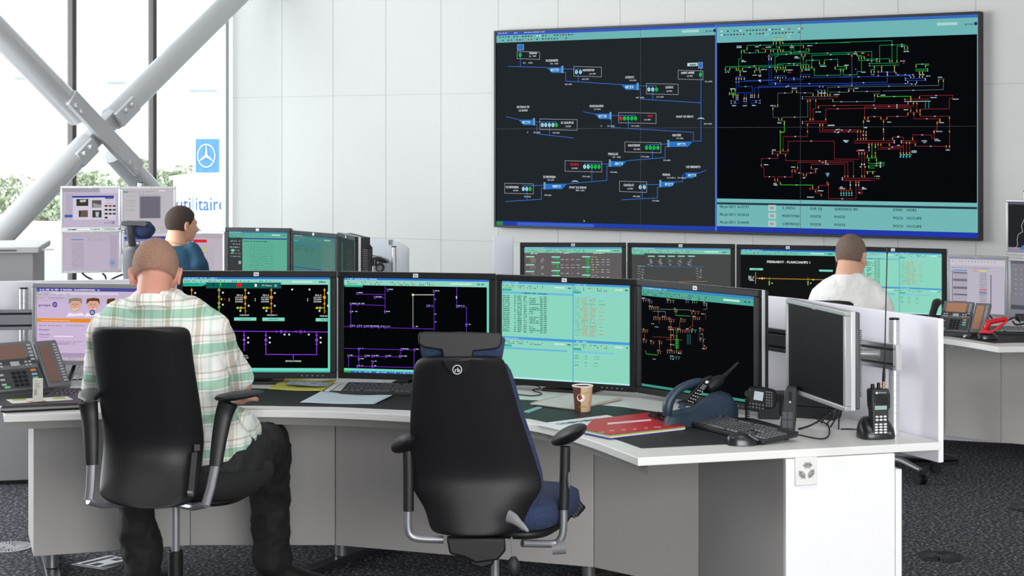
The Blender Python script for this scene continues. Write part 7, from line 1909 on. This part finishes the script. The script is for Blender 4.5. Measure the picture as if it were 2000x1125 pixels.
# hump lofted along its length from the low front left to the round right end
prof = [(1296, 836, .010, .10), (1306, 806, .035, .12), (1330, 800, .05, .14), (1352, 796, .060, .15), (1372, 781, .085, .16), (1392, 768, .11, .16), (1410, 764, .115, .155), (1426, 770, .105, .13), (1437, 786, .08, .09), (1442, 800, .03, .04)]
for px, py, h_, dd in prof:
    tp_ = P(px, py, Yd(px) + .05); hz = max(.012, tp_.z - zb); c = Vector((tp_.x, Yd(px) + .06, zb)); dd = dd * .8
    rings.append([c + Vector((0, -dd / 2 * math.copysign(abs(math.cos(a_)) ** .7, math.cos(a_)), 0)) + Vector((0, 0, abs(math.sin(a_)) ** .7 * hz)) for a_ in [math.pi * q / 12 for q in range(13)]])
m_.rings(rings); m_.build('base', nv, t, world=True, angle=60)
m_ = MB(); m_.tube(catmull([P(1303, 812, Yp), P(1306, 786, Yp), P(1322, 764, Yp + .01), P(1343, 752, Yp + .03), P(1366, 747, Yp + .06), P(1378, 752, Yp + .08)], 4), [.016, .019, .021, .0215, .021, .020, .019, .018, .0175, .017, .017, .017, .017, .0175, .018, .018, .018, .018, .018, .016, .012], 14, .9)
m_.build('handset_arch', nv, t, world=True)
m_ = MB(); q_ = [(1337, 783), (1350, 790), (1378, 757), (1400, 742), (1396, 737), (1384, 737), (1374, 746), (1360, 762)]
def slanted(q_, Y0, thk, name, m, par, bev=.003, dy=0.0):
    m_ = MB(); a = [P(x, y, Y0 + (x - 1340) / 140. * .20) for x, y in q_]; b = [p + Vector((0, thk, 0)) for p in a]; m_.rings([a, b]); return m_.build(name, m, par, world=True, bevel=bev)
hs_ = slanted([(1336, 784), (1353, 790), (1369, 770), (1387, 748), (1400, 741), (1397, 737), (1388, 736), (1377, 741), (1366, 751), (1351, 768)], Yp - .03, .045, 'cordless_handset', blk, t, .006)
slanted([(1366, 759), (1375, 762), (1381, 753), (1373, 750)], Yp - .0335, .003, 'display', mat('lcd_grey', '#5f6668', .3), hs_, 0)
slanted([(1377, 748), (1384, 750), (1386, 745), (1379, 743)], Yp - .0335, .003, 'name_plate', logo_w, hs_, 0)
m_ = MB()
for r_ in range(5):
    for k in range(3):
        c = P(1348 + r_ * 4.6 + k * 4.2 - 3, 785 - r_ * 5.2 + k * 1.4 - 2, Yp - .032); m_.box(c, (.0045, .003, .003))
m_.build('key', mat('key_pale', '#a8adb2', .5), hs_, world=True)
m_ = MB(); m_.tube([P(1384, 758, Yp + .03), P(1396, 748, Yp + .04), P(1406, 741, Yp + .05), P(1414, 735, Yp + .055), P(1440, 710, Yp + .08), P(1442, 708, Yp + .08)], [.018, .021, .018, .0075, .0045, .0035], 10); m_.build('antenna', blk, hs_, world=True)
slanted([(1323, 796), (1336, 800), (1342, 792), (1330, 788)], Yp - .006, .004, 'side_key', mat('navy_light', '#2f4558', .4), t, .001)
# coiled cord looping on the desk
cp = []
base_pts = catmull([G(1294, 824, ZM + .01), G(1276, 817, ZM + .012), G(1270, 812, ZM + .012), G(1285, 809, ZM + .012), G(1312, 813, ZM + .012), G(1327, 820, ZM + .012), G(1318, 826, ZM + .012), G(1300, 825, ZM + .012), G(1286, 818, ZM + .012), G(1279, 813, ZM + .02)], 22)
for k, p in enumerate(base_pts):
    nx = base_pts[min(k + 1, len(base_pts) - 1)] - base_pts[max(k - 1, 0)]; u_, v_ = frame_of(nx); cp.append(p + (u_ * math.cos(k * 1.15) + v_ * math.sin(k * 1.15)) * .0085)
MB().tube(cp, .0026, 5).build('coiled_cord', blk, t, world=True)

# ---------------- mobile radio control head, boxes and upright unit by the blank monitor
def orient(px, py, Y, rz): return Matrix.Translation(P(px, py, Y)) @ Matrix.Rotation(rz, 4, 'Z')
t = thing('radio_console', 'black radio control head with small lit display, behind the sideways keyboard', 'radio', (.92, 6.46, ZD), R(-12))
m_ = MB(); m_.rings([[(-.052 * s_, y, .055 - .036 * s_) for y in (0,)] for s_ in ()] or [[(math.copysign(abs(math.cos(a_)) ** .5, math.cos(a_)) * .055 * s_, y, .055 + math.copysign(abs(math.sin(a_)) ** .5, math.sin(a_)) * .037 * s_) for a_ in [2 * math.pi * q / 28 for q in range(28)]] for y, s_ in ((-.012, .90), (-.006, 1), (.02, 1), (.034, .9))])
m_.xf(Matrix.Translation((0, 0, .03)) @ Matrix.Rotation(R(8), 4, 'Y')); hd_ = m_.build('control_head', blk, t)
MB().box((-.004, -.0135, .092), (.034, .003, .032), ry=R(8)).build('display', emat('#b9c4cc'), hd_)
m_ = MB()
for k in range(5):
    for r_ in range(2): m_.cyl((-.036 + k * .012, -.0155, .064 - r_ * .012 - k * .0015), (-.036 + k * .012, -.012, .064 - r_ * .012 - k * .0015), .0035, n=8)
for k in range(3):
    for r_ in range(6): m_.box((.026 + k * .009, -.0135, .108 - r_ * .010 - k * .001), (.006, .003, .006))
m_.build('key', mat('key_dim', '#6c7076', .5), hd_)
MB().cyl((-.044, -.02, .10), (-.044, -.01, .10), .012, n=18).build('knob', blk, hd_)
MB().b2(-.01, .07, .03, .12, 0, .06).build('stand', blk2, t, bevel=.003)
cp = [Vector((-.045, -.018, .085)) + Vector((.008 * math.cos(k * .9), .008 * math.sin(k * .9), -k * .0011)) for k in range(75)]
MB().tube(cp, .0022, 5).build('coiled_cord', blk, t)
t = thing('intercom_unit', 'tall slim black control unit with grey keys standing at the keyboard end', 'intercom', G(1541, 848, ZD).to_tuple(), R(-15))
m_ = MB(); rings = [[(x * .5 * w_ + ox, y, z) for x, y in ((-1, -.028 + ox * .3), (1, -.028 + ox * .3), (1, .02), (-1, .02))] for z, w_, ox in ((0, .052, -.006), (.012, .052, -.006), (.06, .050, .0), (.12, .046, .006), (.160, .042, .010), (.170, .034, .011))]
m_.rings(rings); ic = m_.build('housing', mat('unit_black', '#232428', .42), t, bevel=.004)
m_ = MB()
for r_ in range(2):
    for k in range(2): m_.box((-.012 + k * .019 + .000 * r_, -.029, .040 + r_ * .030), (.016, .003, .026))
m_.build('key', mat('key_slate', '#4a4c52', .4), ic)
MB().box((.007, -.0285, .132), (.010, .004, .044)).build('slot', blk, ic, bevel=.002)
MB().cyl((.007, -.0325, .118), (.007, -.028, .118), .0045, n=12).build('button', mat('key_pale'), ic)
MB().b2(-.035, .030, -.035, .035, 0, .006).build('foot_plate', blk2, t, bevel=.002)
t = thing('power_box', 'black power supply box on top of a perforated unit under the blank monitor', 'box', (1.145, 6.52, ZD), R(-28))
MB().b2(-.075, .075, -.04, .06, 0, .045).build('lower_unit', mat('unit_black'), t, bevel=.004)
ub = MB().b2(-.082, .085, -.045, .07, .046, .098).build('upper_box', blk2, t, bevel=.004)
m_ = MB()
for r_ in range(3):
    for k in range(14): m_.box((-.06 + k * .009, -.0405, .012 + r_ * .010), (.005, .002, .004))
m_.build('vent_hole', mat('hole_dark'), t)
t = thing('finned_box', 'black finned box standing behind the radio control head', 'box', (1.03, 6.58, ZD), R(-18))
MB().b2(-.07, .05, -.03, .06, 0, .085).build('case', blk2, t, bevel=.003)
m_ = MB()
for k in range(9): m_.b2(-.065 + k * .013, -.060 + k * .013, -.036, -.029, .005, .08)
m_.build('fin', blk, t)
# cables
def cable(pts, r, label, name='cable', n=8):
    o = MB().tube(catmull(pts, n), r, 7).build(name, blk)
    return tag(o, label, 'cable')
cable([G(1545, 846, ZD + .012), G(1600, 857, ZD + .004), G(1619, 850, ZD + .004), G(1617, 830, ZD + .004), G(1600, 822, ZD + .02), G(1590, 812, ZD + .03)], .0026, 'black cable looping forward on the white desk below the blank monitor')
cable([G(1560, 838, ZD + .004), G(1580, 832, ZD + .01), G(1600, 822, ZD + .05), G(1625, 806, ZD + .10), P(1632, 800, 6.35)], .0035, 'thick black cable rising from the desk to the blank monitor')
for k, (a, b, c) in enumerate((((1596, 826), (1612, 800), 768), ((1604, 826), (1620, 802), 772), ((1614, 830), (1628, 806), 776), ((1622, 834), (1634, 812), 780), ((1638, 838), (1640, 812), 784))):
    lb = ['leftmost', 'second', 'middle', 'fourth', 'rightmost'][k]
    cable([G(a[0], a[1], ZD + .004), P(b[0], b[1], 6.32), P(a[0] + 12, c + 6, 6.34), P(a[0] - 2, c - 6, 6.22)], .0026, '%s of the five black cables hanging from the blank monitor to the desk' % lb)
cable([G(1642, 838, ZD + .004), G(1660, 838, ZD + .004), G(1678, 839, ZD + .008)], .0026, 'thin black lead running to the handheld radio charger')
cable([G(1482, 868, ZD + .006), G(1495, 866, ZD + .004), G(1502, 860, ZD + .004), G(1497, 853, ZD + .004), G(1530, 848, ZD + .004)], .0022, 'thin mouse cable curling in front of the sideways keyboard')
cable([G(1008, 770, ZD + .004), G(1040, 773, ZD + .004), G(1058, 769, ZD + .006), G(1040, 762, ZD + .006), G(1056, 758, ZD + .006), G(1040, 752, ZD + .01), G(1000, 752, ZD + .01)], .0024, 'thin black cable loop on the white desk behind the paper cup')
cable([G(492, 743, ZD + .004), G(508, 741, ZD + .006), G(520, 736, ZD + .02), P(530, 728, 7.47)], .0024, 'short black cable below the orange feeder monitor')
cable([P(126, 712, 7.36), P(127, 735, 7.34), G(129, 742, ZD + .004), G(160, 741, ZD + .004)], .003, 'black plug lead hanging under the silver directory monitor')
cable([P(146, 712, 7.38), P(140, 728, 7.36), G(134, 742, ZD + .005)], .008, 'thick black connector hanging beside the plug lead under the directory monitor')
for k, (x, lb) in enumerate(((172, 'pale cable hanging left of the other under the directory monitor'), (184, 'pale cable nearest the shirt under the directory monitor'))):
    o = MB().tube(catmull([P(x - 14, 712, 7.38), P(x - 24, 728, 7.37), G(x - 34, 744, ZD + .004)], 6), .003, 7).build('cable', silv2); tag(o, lb, 'cable')
for k, (pts, lb) in enumerate((([P(160, 533, 11.95), P(168, 540, 11.95), P(182, 548, 11.95), P(190, 560, 11.95)], 'black cable below the lower left stacked monitor'), ([P(200, 534, 11.95), P(206, 541, 11.95), P(208, 560, 11.95)], 'black cable between the two below the stacked monitors'), ([P(240, 536, 11.95), P(225, 542, 11.95), P(212, 550, 11.95), P(205, 562, 11.95)], 'black cable slanting down from the lower right stacked monitor'))): cable(pts, .007, lb)
cable([P(1978, 628, 9.2), P(1985, 634, 9.15), P(2003, 632, 9.2)], .005, 'thick black cable behind the rear keyboard at the right edge')
cable([P(1930, 612, 9.35), P(1938, 622, 9.4), P(1950, 628, 9.45)], .004, 'black cable behind the rear desk phone')
t_ = MB().box(P(1995, 620, 9.35), (.055, .05, .036)).build('adapter', blk2, bevel=.003); tag(t_, 'small black adapter box at the right edge above the rear keyboard', 'adapter')
t_.name = 'power_adapter'

# ---------------- handheld radio in charger
cr_ = G(1711, 855, ZD)
t = thing('radio_charger', 'black desktop charger cup holding the handheld radio, right end of the front desk', 'charger', (cr_.x, cr_.y, ZD), R(12))
m_ = MB(); rings = []
for z, wx, y0, y1 in ((0, .062, -.045, .05), (.010, .064, -.047, .052), (.030, .062, -.040, .05), (.050, .056, -.022, .046), (.066, .046, -.004, .040), (.072, .038, .004, .034)):
    rings.append([(math.copysign(abs(math.cos(a_)) ** .6, math.cos(a_)) * wx, (y0 + y1) / 2 + math.copysign(abs(math.sin(a_)) ** .6, math.sin(a_)) * (y1 - y0) / 2, z) for a_ in [2 * math.pi * q / 32 for q in range(32)]])
m_.rings(rings).build('cup', mat('charger_black', '#1b1c20', .3), t, angle=60)
MB().b2(-.040, .040, -.0425, -.036, .012, .026).build('front_lip', mat('charger_grey', '#55575c', .35), t, bevel=.003)
t = thing('handheld_radio', 'black handheld two-way radio with long thin antenna standing in its charger', 'radio', (cr_.x, cr_.y - .0, ZD + .014), R(12))
m_ = MB(); rings = [[(x * wx, y * wy + oy, z) for x, y in ((-1, -.8), (-.85, -1), (.85, -1), (1, -.8), (1, .8), (.85, 1), (-.85, 1), (-1, .8))] for z, wx, wy, oy in ((0, .028, .02, -.022), (.01, .030, .020, -.022), (.085, .031, .020, -.020), (.10, .034, .021, -.018), (.15, .035, .021, -.016), (.160, .033, .020, -.016))]
m_.rings(rings); rb = m_.build('body', mat('radio_black', '#1e1f22', .45), t, bevel=.002)
def fp_(z): return -.0405 + .00004 * 0 - .0 if z < .09 else -.0385
MB().b2(-.0235, .0215, -.0435, -.040, .090, .104).build('display', mat('radio_lcd', '#8fb0a8', .3), rb, bevel=.001)
m_ = MB()
for r_ in range(4):
    for k in range(3): m_.ell((-.017 + k * .0165, -.0425, .011 + r_ * .0095), (.0068, .002, .0036), nu=10, nv=6)
for r_ in range(2):
    for k in range(3): m_.ell((-.015 + k * .0150, -.0425, .066 - r_ * .011), (.0062, .002, .0038), nu=10, nv=6)
m_.build('key', mat('key_white', '#d8dadd', .4), rb)
m_ = MB()
for r_ in range(6): m_.b2(-.002, .023, -.0400, -.037, .116 + r_ * .0048, .118 + r_ * .0048)
for r_ in range(3):
    for k in range(3): m_.b2(-.024 + k * .008, -.020 + k * .008, -.0400, -.037, .115 + r_ * .011, .122 + r_ * .011)
m_.build('speaker_slot', mat('hole_dark'), rb)
m_ = MB(); 
for f in text_polys('MOTOROLA', .0045, .030, 'l', .05): m_.bm.faces.new([m_.bm.verts.new((p[0] - .008, -.0392, p[1] + .146)) for p in f])
m_.cyl((-.0145, -.0392, .148), (-.0145, -.0385, .148), .0042, n=14)
m_.build('lettering', logo_w, rb, smooth=False)
m_ = MB(); m_.cyl((-.020, -.016, .158), (-.020, -.016, .176), .0075, .0065, 14); m_.cyl((.002, -.016, .158), (.002, -.016, .180), .0065, .0055, 14); m_.build('knob', blk, rb)
MB().b2(.0335, .040, -.03, -.004, .092, .145).build('clip', blk, rb, bevel=.002)
m_ = MB(); m_.cyl((.021, -.016, .158), (.021, -.016, .186), .0052, n=12); m_.cyl((.021, -.016, .172), (.021, -.016, .177), .0068, n=12); cn = m_.build('connector', mat('brass', '#b8a070', .3, .9), rb)
m_ = MB(); m_.tube([(.021, -.016, .184), (.022, -.016, .20), (.023, -.016, .232), (.0245, -.016, .24), (.034, -.016, .62), (.0345, -.016, .640), (.035, -.016, .652)], [.0055, .0058, .0040, .0022, .0019, .0036, .0036], 10); m_.build('antenna', blk, rb)
MB().ell((.010, -.016, .1605), (.002, .002, .002)).build('indicator', emat('#d83820'), rb)

# ---------------- paper cup
cc_ = G(1138, 803, ZM)
t = thing('paper_cup', 'brown and tan paper coffee cup with white round emblem on the front desk', 'cup', (cc_.x, cc_.y, ZM), 0)
cup_m = bpy.data.materials.new('cup_print'); cup_m.use_nodes = True; nt = cup_m.node_tree; b_ = nt.nodes['Principled BSDF']; b_.inputs['Roughness'].default_value = .6
tc = nt.nodes.new('ShaderNodeTexCoord'); sp = nt.nodes.new('ShaderNodeSeparateXYZ'); gt = nt.nodes.new('ShaderNodeMath'); gt.operation = 'GREATER_THAN'; gt.inputs[1].default_value = -.0085
mx = nt.nodes.new('ShaderNodeMix'); mx.data_type = 'RGBA'; mx.inputs[6].default_value = hexc('#5e3626'); mx.inputs[7].default_value = hexc('#cba988')
nt.links.new(tc.outputs['Object'], sp.inputs[0]); nt.links.new(sp.outputs['X'], gt.inputs[0]); nt.links.new(gt.outputs[0], mx.inputs[0]); nt.links.new(mx.outputs[2], b_.inputs['Base Color'])
HCUP = .098
MB().lathe((0, 0, 0), [(.0285, 0), (.0300, .002), (.0385, HCUP - .003), (.0375, HCUP - .003), (.0295, .006)], 40).build('body', cup_m, t)
MB().lathe((0, 0, 0), [(.0380, HCUP - .0035), (.0412, HCUP - .002), (.0412, HCUP + .0015), (.0380, HCUP + .002), (.0340, HCUP - .02), (.0375, HCUP - .0035)], 40).build('rim', mat('cup_white', '#e8e4de', .5), t)
def oncup(x, z, o_=.0006):
    r_ = .0300 + (.0385 - .0300) * z / HCUP + o_; a_ = math.asin(max(-1, min(1, x / r_))); return Vector((r_ * math.sin(a_), -r_ * math.cos(a_), z))
m_ = MB(); m_.faces([oncup(-.0083 + math.cos(a_) * .0142, .056 + math.sin(a_) * .0148) for a_ in [2 * math.pi * k / 28 for k in range(28)]], [tuple(range(28))]); e_ = m_.build('emblem', mat('cup_white'), t, smooth=False)
m_ = MB(); m_.faces([oncup(-.0083 + math.cos(a_) * .0056, .056 + math.sin(a_) * .0056, .0012) for a_ in [2 * math.pi * k / 20 for k in range(20)]], [tuple(range(20))])
m_.build('emblem_centre', mat('cup_red', '#a8302c', .5), e_, smooth=False)
m_ = MB()
for x, z, l, a0 in ((-.004, .070, .012, 20), (.003, .074, .016, 12), (.012, .078, .016, -5), (.008, .069, .018, 18), (-.018, .018, .014, 25), (-.010, .021, .016, 5), (0, .022, .016, -12), (.020, .03, .01, 70)):
    d = (math.cos(R(a0)), math.sin(R(a0))); n_ = (-d[1], d[0])
    m_.faces([oncup(x + d[0] * l * u_ + n_[0] * v_, z + d[1] * l * u_ + n_[1] * v_, .0008) for u_, v_ in ((0, 0), (.5, .0016), (1, 0), (.5, -.0016))], [(0, 1, 2, 3)])
m_.build('leaf_print', mat('cup_green', '#6f8a34', .6), t, smooth=False)

# ---------------- paper things
def sheet(pts, z, th_, m, label, cat, name, lift=None):
    a = [G(x, y, z) for x, y in pts]
    if lift:
        for i, h in lift.items(): a[i].z += h
    m_ = MB(); n = len(a); va = [m_.bm.verts.new(p) for p in a]; vb = [m_.bm.verts.new(p + Vector((0, 0, th_))) for p in a]
    m_.bm.faces.new(va[::-1]); m_.bm.faces.new(vb)
    for i in range(n): m_.bm.faces.new((va[i], va[(i + 1) % n], vb[(i + 1) % n], vb[i]))
    o = m_.build(name, m, smooth=False); tag(o, label, cat); return o
white_p = mat('paper_white', '#dfe3e6', .8); 
o = sheet([(1042, 829), (1186, 811), (1209, 817), (1100, 842)], ZM, .0012, white_p, 'white printed sheets half under the red folder', 'paper', 'printed_sheet')
m_ = MB()
for k in range(9):
    a, b = G(1090 + k * 9, 827 - k * 1.2, ZM + .0016), G(1096 + k * 9 + (k % 3) * 4, 829 - k * 1.2, ZM + .0016); m_.box(((a.x + b.x) / 2, (a.y + b.y) / 2, ZM + .0016), (.03, .025 + .01 * (k % 2), .0004), rz=R(-30))
m_.build('print_mark', mat('ink_grey', '#8fb0b4', .8), o, world=True, smooth=False)
# folder stack
fd = thing('folder', 'bright red folder on a thin stack of coloured files beside the empty chair arm', 'folder', G(1235, 838, ZM).to_tuple(), 0)
def layer(dz, h, colr, name, off=(0, 0)):
    q_ = [(1141 + off[0], 846 + off[1]), (1158, 826), (1267, 812.5), (1338 + off[0], 840 + off[1] * .6), (1192 + off[0], 857 + off[1])]
    m_ = MB(); m_.prism([G(x, y, ZM)[:2] for x, y in q_][::-1], ZM + dz, ZM + dz + h); return m_.build(name, colr, fd, world=True, smooth=False)
layer(0, .003, mat('file_blue', '#3c4488', .6), 'blue_file', (-2, 1)); layer(.003, .003, white_p, 'white_file', (0, 0)); layer(.006, .003, mat('file_yellow', '#c8b84c', .6), 'yellow_file', (1, 0)); layer(.009, .0025, mat('file_green', '#6a9a78', .6), 'green_file', (0, 0))
cv = layer(.0118, .002, mat('folder_red', '#b81c2c', .45), 'cover', (0, -1))
m_ = MB(); m_.prism([G(x, y, ZM + .014)[:2] for x, y in ((1186, 826), (1186.5, 829), (1272, 821.5), (1271, 818.5))], ZM + .0139, ZM + .0143); m_.build('label_strip', mat('label_pink', '#e0c8c8', .7), cv, world=True, smooth=False)
m_ = MB()
for x, y, w_ in ((1175, 844, 10), (1195, 841, 10), (1218, 839, 9), (1240, 838, 7), (1262, 836, 8), (1284, 834, 14)): 
    p = G(x, y, ZM + .014); m_.box((p.x, p.y, ZM + .0140), (w_ * p.y / F, .006, .0005), rz=R(-5))
m_.build('print_mark', mat('label_pink'), cv, world=True, smooth=False)
o = sheet([(1036, 790), (1062, 782), (1112, 771), (1212, 776.5), (1213, 781), (1122, 801)], ZM, .006, mat('pad_beige', '#b9ada2', .8), 'beige paper pad lying behind the paper cup', 'notepad', 'notepad')
top_ = [G(x, y, ZM + .006) for x, y in ((1038, 789), (1063, 781.5), (1112, 770.5), (1211, 776), (1122, 799))]
m_ = MB(); m_.prism([p[:2] for p in top_][::-1], ZM + .0061, ZM + .0066); m_.build('cover_sheet', mat('pad_top', '#c9cac6', .8), o, world=True, smooth=False)
o = sheet([(1023, 805), (1050, 796), (1059, 797), (1032, 807)], ZM, .004, mat('teal_strip', '#7fb4b8', .6), 'pale teal strip lying on the mat right of the empty chair', 'ruler', 'ruler')
def curved_sheet(c4, z, colr, label, cat, name, amp, thick=.0008, n=12):
    """bowed sheet between four corners"""
    a, b, c, d = [G(x, y, z) for x, y in c4]; m_ = MB(); rows = []
    for j in range(n + 1):
        v = j / n; row = []
        for i in range(n + 1):
            u = i / n; p = (a * (1 - u) + b * u) * (1 - v) + (d * (1 - u) + c * u) * v; p.z = z + amp * (1 - v) * (math.cos(u * math.pi * 2) * .5 + .5) * .7 + amp * .5 * v * (math.cos(u * math.pi * 2) * .5 + .5) * .4; row.append(p)
        rows.append(row)
    bm = m_.bm; va = [[bm.verts.new(p) for p in r_] for r_ in rows]
    for j in range(n):
        for i in range(n): bm.faces.new((va[j][i], va[j][i + 1], va[j + 1][i + 1], va[j + 1][i]))
    o = m_.build(name, colr); sd = o.modifiers.new('thickness', 'SOLIDIFY'); sd.thickness = thick; sd.offset = 1; return tag(o, label, cat)
ye = curved_sheet([(561, 740.5), (658, 746), (629, 765), (524, 761)], ZM + .001, mat('paper_yellow', '#b9b552', .7), 'yellow folder with a grey-blue picture, below the orange feeder monitor', 'folder', 'paper_folder', .012, .002)
m_ = MB(); q_ = [G(x, y, ZM + .014) for x, y in ((566, 743), (645, 747), (640, 753), (620, 754), (590, 752), (558, 750))]; m_.prism([p[:2] for p in q_][::-1], ZM + .0125, ZM + .013); m_.build('picture', speckle('picture_grey', '#6f7f92', '#b0bac4', 40, .8, .35, .65, 0), ye, world=True, smooth=False)
sheet([(633, 763.5), (657, 747), (668, 748), (642, 765)], ZM, .0015, white_p, 'white sheet peeking out beside the yellow folder', 'paper', 'loose_sheet')
curved_sheet([(628, 767.5), (767, 775), (730, 790.5), (586, 787)], ZM + .001, mat('paper_bluewhite', '#b9c8d0', .7), 'pale blue-white sheet on the black mat left of the empty chair', 'paper', 'paper_sheet', .010)
# left end: binder, magazine, medicine box
bd = thing('binder', 'black leather binder at the left end of the front desk', 'binder', G(78, 800, ZD).to_tuple(), 0)
q_ = [G(-10, 800, ZD), G(3, 807, ZD), G(158, 800, ZD), G(163, 790, ZD), G(150, 783, ZD), G(-10, 785, ZD)]
MB().prism([p[:2] for p in q_][::1], ZD + .001, ZD + .026).build('cover', mat('leather_black', '#141417', .42, bump=(160, .3)), bd, world=True, bevel=.006, seg=3)
MB().prism([(p[0] + .004, p[1] - .004) for p in [q_[1], q_[2], q_[3], q_[0]]], ZD + .010, ZD + .017).build('page_block', mat('page_edge', '#8b8b8d', .8), bd, world=True)
ZB = ZD + .0265
mg = sheet([(12, 781), (25, 788.5), (143, 781), (132, 775)], ZB, .0015, mat('magazine_white', '#cfcdc8', .6), 'open magazine page lying on the black binder', 'magazine', 'magazine')
m_ = MB()
for x0_, x1_, y_, cc in ((22, 52, 781, 0), (100, 128, 778, 0)):
    a = [G(x0_, y_, ZB), G(x0_ + 6, y_ + 2.2, ZB), G(x1_ + 2, y_ + 1, ZB), G(x1_ - 3, y_ - 1.6, ZB)]; m_.prism([p[:2] for p in a], ZB + .0016, ZB + .0019)
m_.build('print_green', mat('print_olive', '#9aa03c', .7), mg, world=True, smooth=False)
m_ = MB(); a = [G(50, 785, ZB), G(62, 786.6, ZB), G(92, 784.6, ZB), G(84, 782.6, ZB)]; m_.prism([p[:2] for p in a], ZB + .0016, ZB + .0019); m_.build('print_brown', mat('print_rust', '#a8683c', .7), mg, world=True, smooth=False)
bxp = G(74, 784, ZB + .002)
t = thing('medicine_box', 'small white upright carton with fine print standing on the magazine', 'carton', (bxp.x, bxp.y, ZB + .0022), R(14))
MB().b2(-.019, .019, -.010, .010, 0, .088).build('carton', mat('carton_white', '#d5d3ce', .6), t, bevel=.0008)
m_ = MB()
for z, w_ in ((.080, .012), (.070, .02), (.064, .018), (.058, .022), (.052, .016)): m_.b2(-.012, -.012 + w_, -.0106, -.0101, z, z + .0022)
for z in (.044, .038, .032, .026): m_.b2(-.014, -.003, -.0106, -.0101, z, z + .004)
m_.build('fine_print', mat('ink_soft', '#8d8b88', .8), t, smooth=False)
MB().b2(-.0196, -.0190, -.008, .008, .002, .03).build('side_stripe', mat('stripe_orange', '#d8902c', .6), t)
# rear desk right: paper and pen
sheet([(1844, 655), (1876, 652), (1873, 648.5), (1844, 647)], ZM, .004, white_p, 'white paper block on the rear right desk before the phone', 'paper', 'paper_block')
a, b = G(1883, 657, ZM + .006), G(1894, 653, ZM + .006)
o = MB().cyl(a, b, .006, n=10).build('marker_pen', mat('pen_white', '#dcdde0', .4)); tag(o, 'short white marker pen on the rear right desk mat', 'pen')
# ---------------- things behind the rear left monitors
t = thing('desk_lamp', 'black ribbed upright lamp shade beside the edge-on rear monitor', 'lamp', P(719, 560, 10.75).to_tuple()[:2] + (ZD,), 0)
b0, b1 = P(719, 530, 10.75), P(719, 479, 10.75)
m_ = MB(); m_.b2(b0.x - .025, b0.x + .025, 10.73, 10.79, ZD, b1.z - .01); bs_ = m_.build('housing', blk2, t, world=True, bevel=.006)
m_ = MB()
for k in range(22): m_.b2(b0.x - .032, b0.x - .0, 10.722, 10.76, b1.z - .03 - k * .0115, b1.z - .024 - k * .0115)
m_.build('rib', mat('rib_grey', '#4a4b50', .4), bs_, world=True)
m_ = MB(); m_.b2(b0.x - .018, b0.x + .018, 10.72, 10.78, b1.z - .02, b1.z); m_.build('cap', blk, bs_, world=True, bevel=.004)
t = thing('speaker_phone', 'black round device with a domed lid and dial, left of the segmented grey pole', 'telephone', P(744, 560, 10.8).to_tuple()[:2] + (ZD,), 0)
cx_ = P(742, 523, 10.7)
m_ = MB(); m_.b2(cx_.x - .05, cx_.x + .07, 10.72, 10.85, ZD, cx_.z + .03); m_.build('base', mat('grey_base', '#8a8c90', .4, .3), t, world=True, bevel=.006)
m_ = MB(); m_.cyl(cx_ + Vector((0, -.01, 0)), cx_ + Vector((0, .03, 0)), .028, n=24); dd_ = m_.build('dial', blk, t, world=True, bevel=.003)
m_ = MB(); m_.cyl(cx_ + Vector((0, -.014, 0)), cx_ + Vector((0, -.009, 0)), .017, n=20); m_.build('dial_centre', mat('dial_grey', '#5a5c60', .4), dd_, world=True)
q_ = P(742, 506, 10.75); m_ = MB(); m_.ell(q_, (.062, .05, .018), Euler((0, R(14), 0)).to_matrix()); m_.build('lid', blk2, t, world=True)
m_ = MB(); m_.tube(catmull([P(728, 502, 10.7), P(740, 500.5, 10.69), P(752, 505, 10.7), P(759, 511, 10.72)], 5), .004, 8); m_.build('lid_trim', chrome, t, world=True)
m_ = MB(); 
for x in (729, 734): m_.box(P(x, 512, 10.68), (.012, .02, .045))
m_.build('button_block', blk, t, world=True, bevel=.002)
